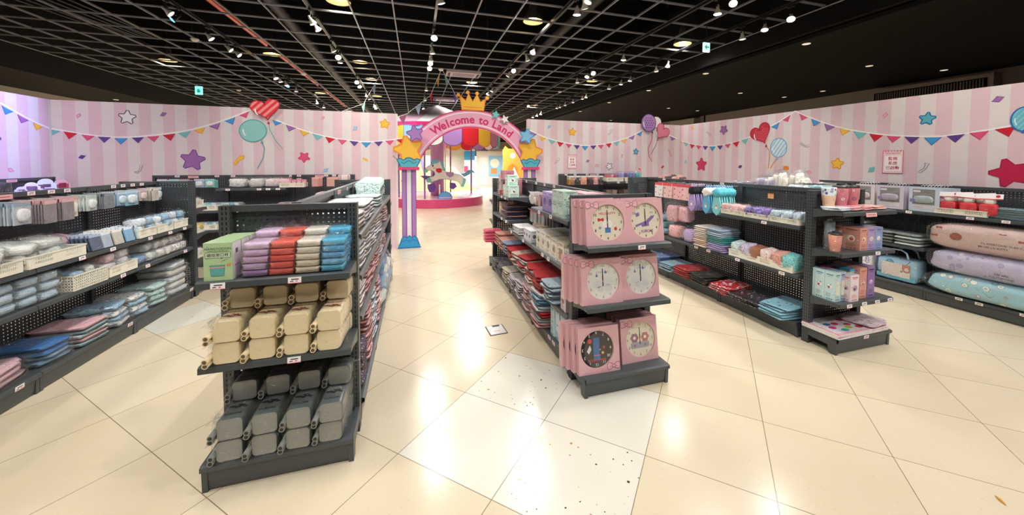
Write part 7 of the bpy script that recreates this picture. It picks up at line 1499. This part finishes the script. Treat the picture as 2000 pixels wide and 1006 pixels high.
# baskets on the back of the far left end unit
for i, (z, c) in enumerate(((.42, '#e8e4dc'), (.72, '#e8c860'), (1.02, '#e8e8e4'))):
    o = it(M_basket(.22, .18, .09, 0), 'basket', 'N', XA + .20, 5.36, z + .002, 'ivory basket on back of the far left end unit, %s one' % ('lower', 'middle', 'upper')[i], 'basket', 'baskets behind the far left row')
    for k in range(3): bagged('bagged_item', 'N', XA + .13 + .07 * k, 5.36, z + .04, (.10, .14, .09), C(c, 'w'), '%s bagged item in the %s basket behind far left row, %s' % (('white', 'yellow', 'pale')[i], ('lower', 'middle', 'upper')[i], ordl(k, 3)), 'bagged goods', 'goods in baskets behind far left row', jit(20), k)

# ================================================================== back wall shelving, right of the arch
for i, (x, c, d) in enumerate(((2.93, '#a9784a', '#f0ece4'), (3.05, '#26242a', '#e8e4e4'), (3.19, '#e2a088', '#f0c8b0'), (3.34, '#302a2e', '#e05030'), (3.45, '#d89aa0', '#d83a2c'), (3.56, '#3a3438', '#c8b8b0'))):
    for k in range(4):
        it(M_card(.12, .17, F(c, d, d, 9, True, .16), '#e9e4e2', 0, C(c, 'w')), 'hanging_pouch', 'G', x + .004 * k, .05 + .045 * k, 1.315, '%s pouch hanging right of the arch, %s' % (('tan', 'black', 'peach', 'dark orange-patched', 'pink', 'charcoal')[i], ordl(k, 4, 'from the front')), 'pouch', 'pouches hanging right of the arch', None, jit(6))
for j, x in enumerate((3.86, 4.28)):
    tray('G', x, .0, 1.202, .38, .2, .08, 'ivory tray on the upper shelf right of the arch, ' + ('left', 'right')[j])
for i, (x, c) in enumerate(((3.74, '#e05868'), (3.82, '#e8a0a8'), (3.90, '#c83a58'), (3.99, '#9a94d0'), (4.06, '#a8a0d8'), (4.18, '#6a68a8'), (4.25, '#7a78c0'), (4.32, '#8a88c8'), (4.40, '#5fc0c0'), (4.46, '#6fd0cc'))):
    bagged('bagged_bottle', 'G', x, .10, 1.21, (.085, .15, .19 if i > 2 else .15), C(c, 'w'), '%s bagged item in trays right of the arch, %s' % (('red', 'pink', 'crimson', 'violet', 'pale violet', 'indigo', 'blue violet', 'lavender', 'teal', 'aqua')[i], ordl(i, 10)), 'bagged goods', 'bagged items in trays right of the arch', jit(12), i % 3)
for i in range(6): it(M_pouch(C(('#7a5f50', '#a88a78', '#4a3c3a')[i % 3], 'w'), i % 3), 'brown_bag', 'G', 3.76 + .13 * i, .13, .902, 'brown bagged item on the lower shelf right of the arch, ' + ordl(i, 6), 'bagged goods', 'brown bagged items right of the arch', (.13, .2, .13), jit(12))

# ================================================================== shelf at the left wall
for i, (u, w, c, k_) in enumerate(((6.20, .10, '#e6e2ee', 0), (6.33, .15, '#f2f0ee', 1), (6.52, .19, '#e8ecf6', 2), (6.74, .17, '#f0b8c8', 3))):
    def fn(m, w=w, c=c):
        P = [(-w / 2, 0), (w / 2, 0), (w / 2, w * .6), (w * .36, w * .66)] + [(w * .36 * math.cos(R(a)), w * .66 + w * .3 * math.sin(R(a))) for a in range(15, 180, 15)] + [(-w * .36, w * .66), (-w / 2, w * .6)]
        m.prism(P, 0, .004, C(c)); r = random.Random(int(w * 100))
        for q in range(7): m.box(r.uniform(-.4, .3) * w, r.uniform(-.4, .3) * w + w * .12, -.0006, -.0002, r.uniform(.1, .7) * w, r.uniform(.1, .7) * w + .004, C('#8a6a90' if i < 3 else '#c8506a'))
    t = thing('display_card', W('LW', u, .10, 1.155)[0], '%s round-topped display card on the left wall shelf, %s' % (('small grey', 'white', 'pale blue', 'pink')[i], ordl(i, 4)), 'display card', 'display cards on the left wall shelf', R(55))
    m = MB(); fn(m); m.build('card', t); m = MB(); m.cbox(0, .02, .012, w, .09, .022, C(('#8f88a8', '#b8a8c8', '#b0b4d8', '#d8a0b4')[i], 'w')); m.build('base', t)
for i in range(8): it(M_pouch(C(('#8a84b0', '#a094b8', '#6c6a98')[i % 3], 'w'), i % 3), 'small_packet', 'LW', 5.75 + .11 * i, .12, 1.122, 'violet-lit small packet lying on the left wall shelf, ' + ordl(i, 8), 'packet', 'small packets on the left wall shelf', (.10, .14, .04), jit(20))
it(M_pouch(C('#1c1c22', 'w'), 1), 'black_plush', 'LW', 5.96, .10, 1.122, 'black plush item at left edge on the left wall shelf', 'plush toy', None, (.14, .14, .2))
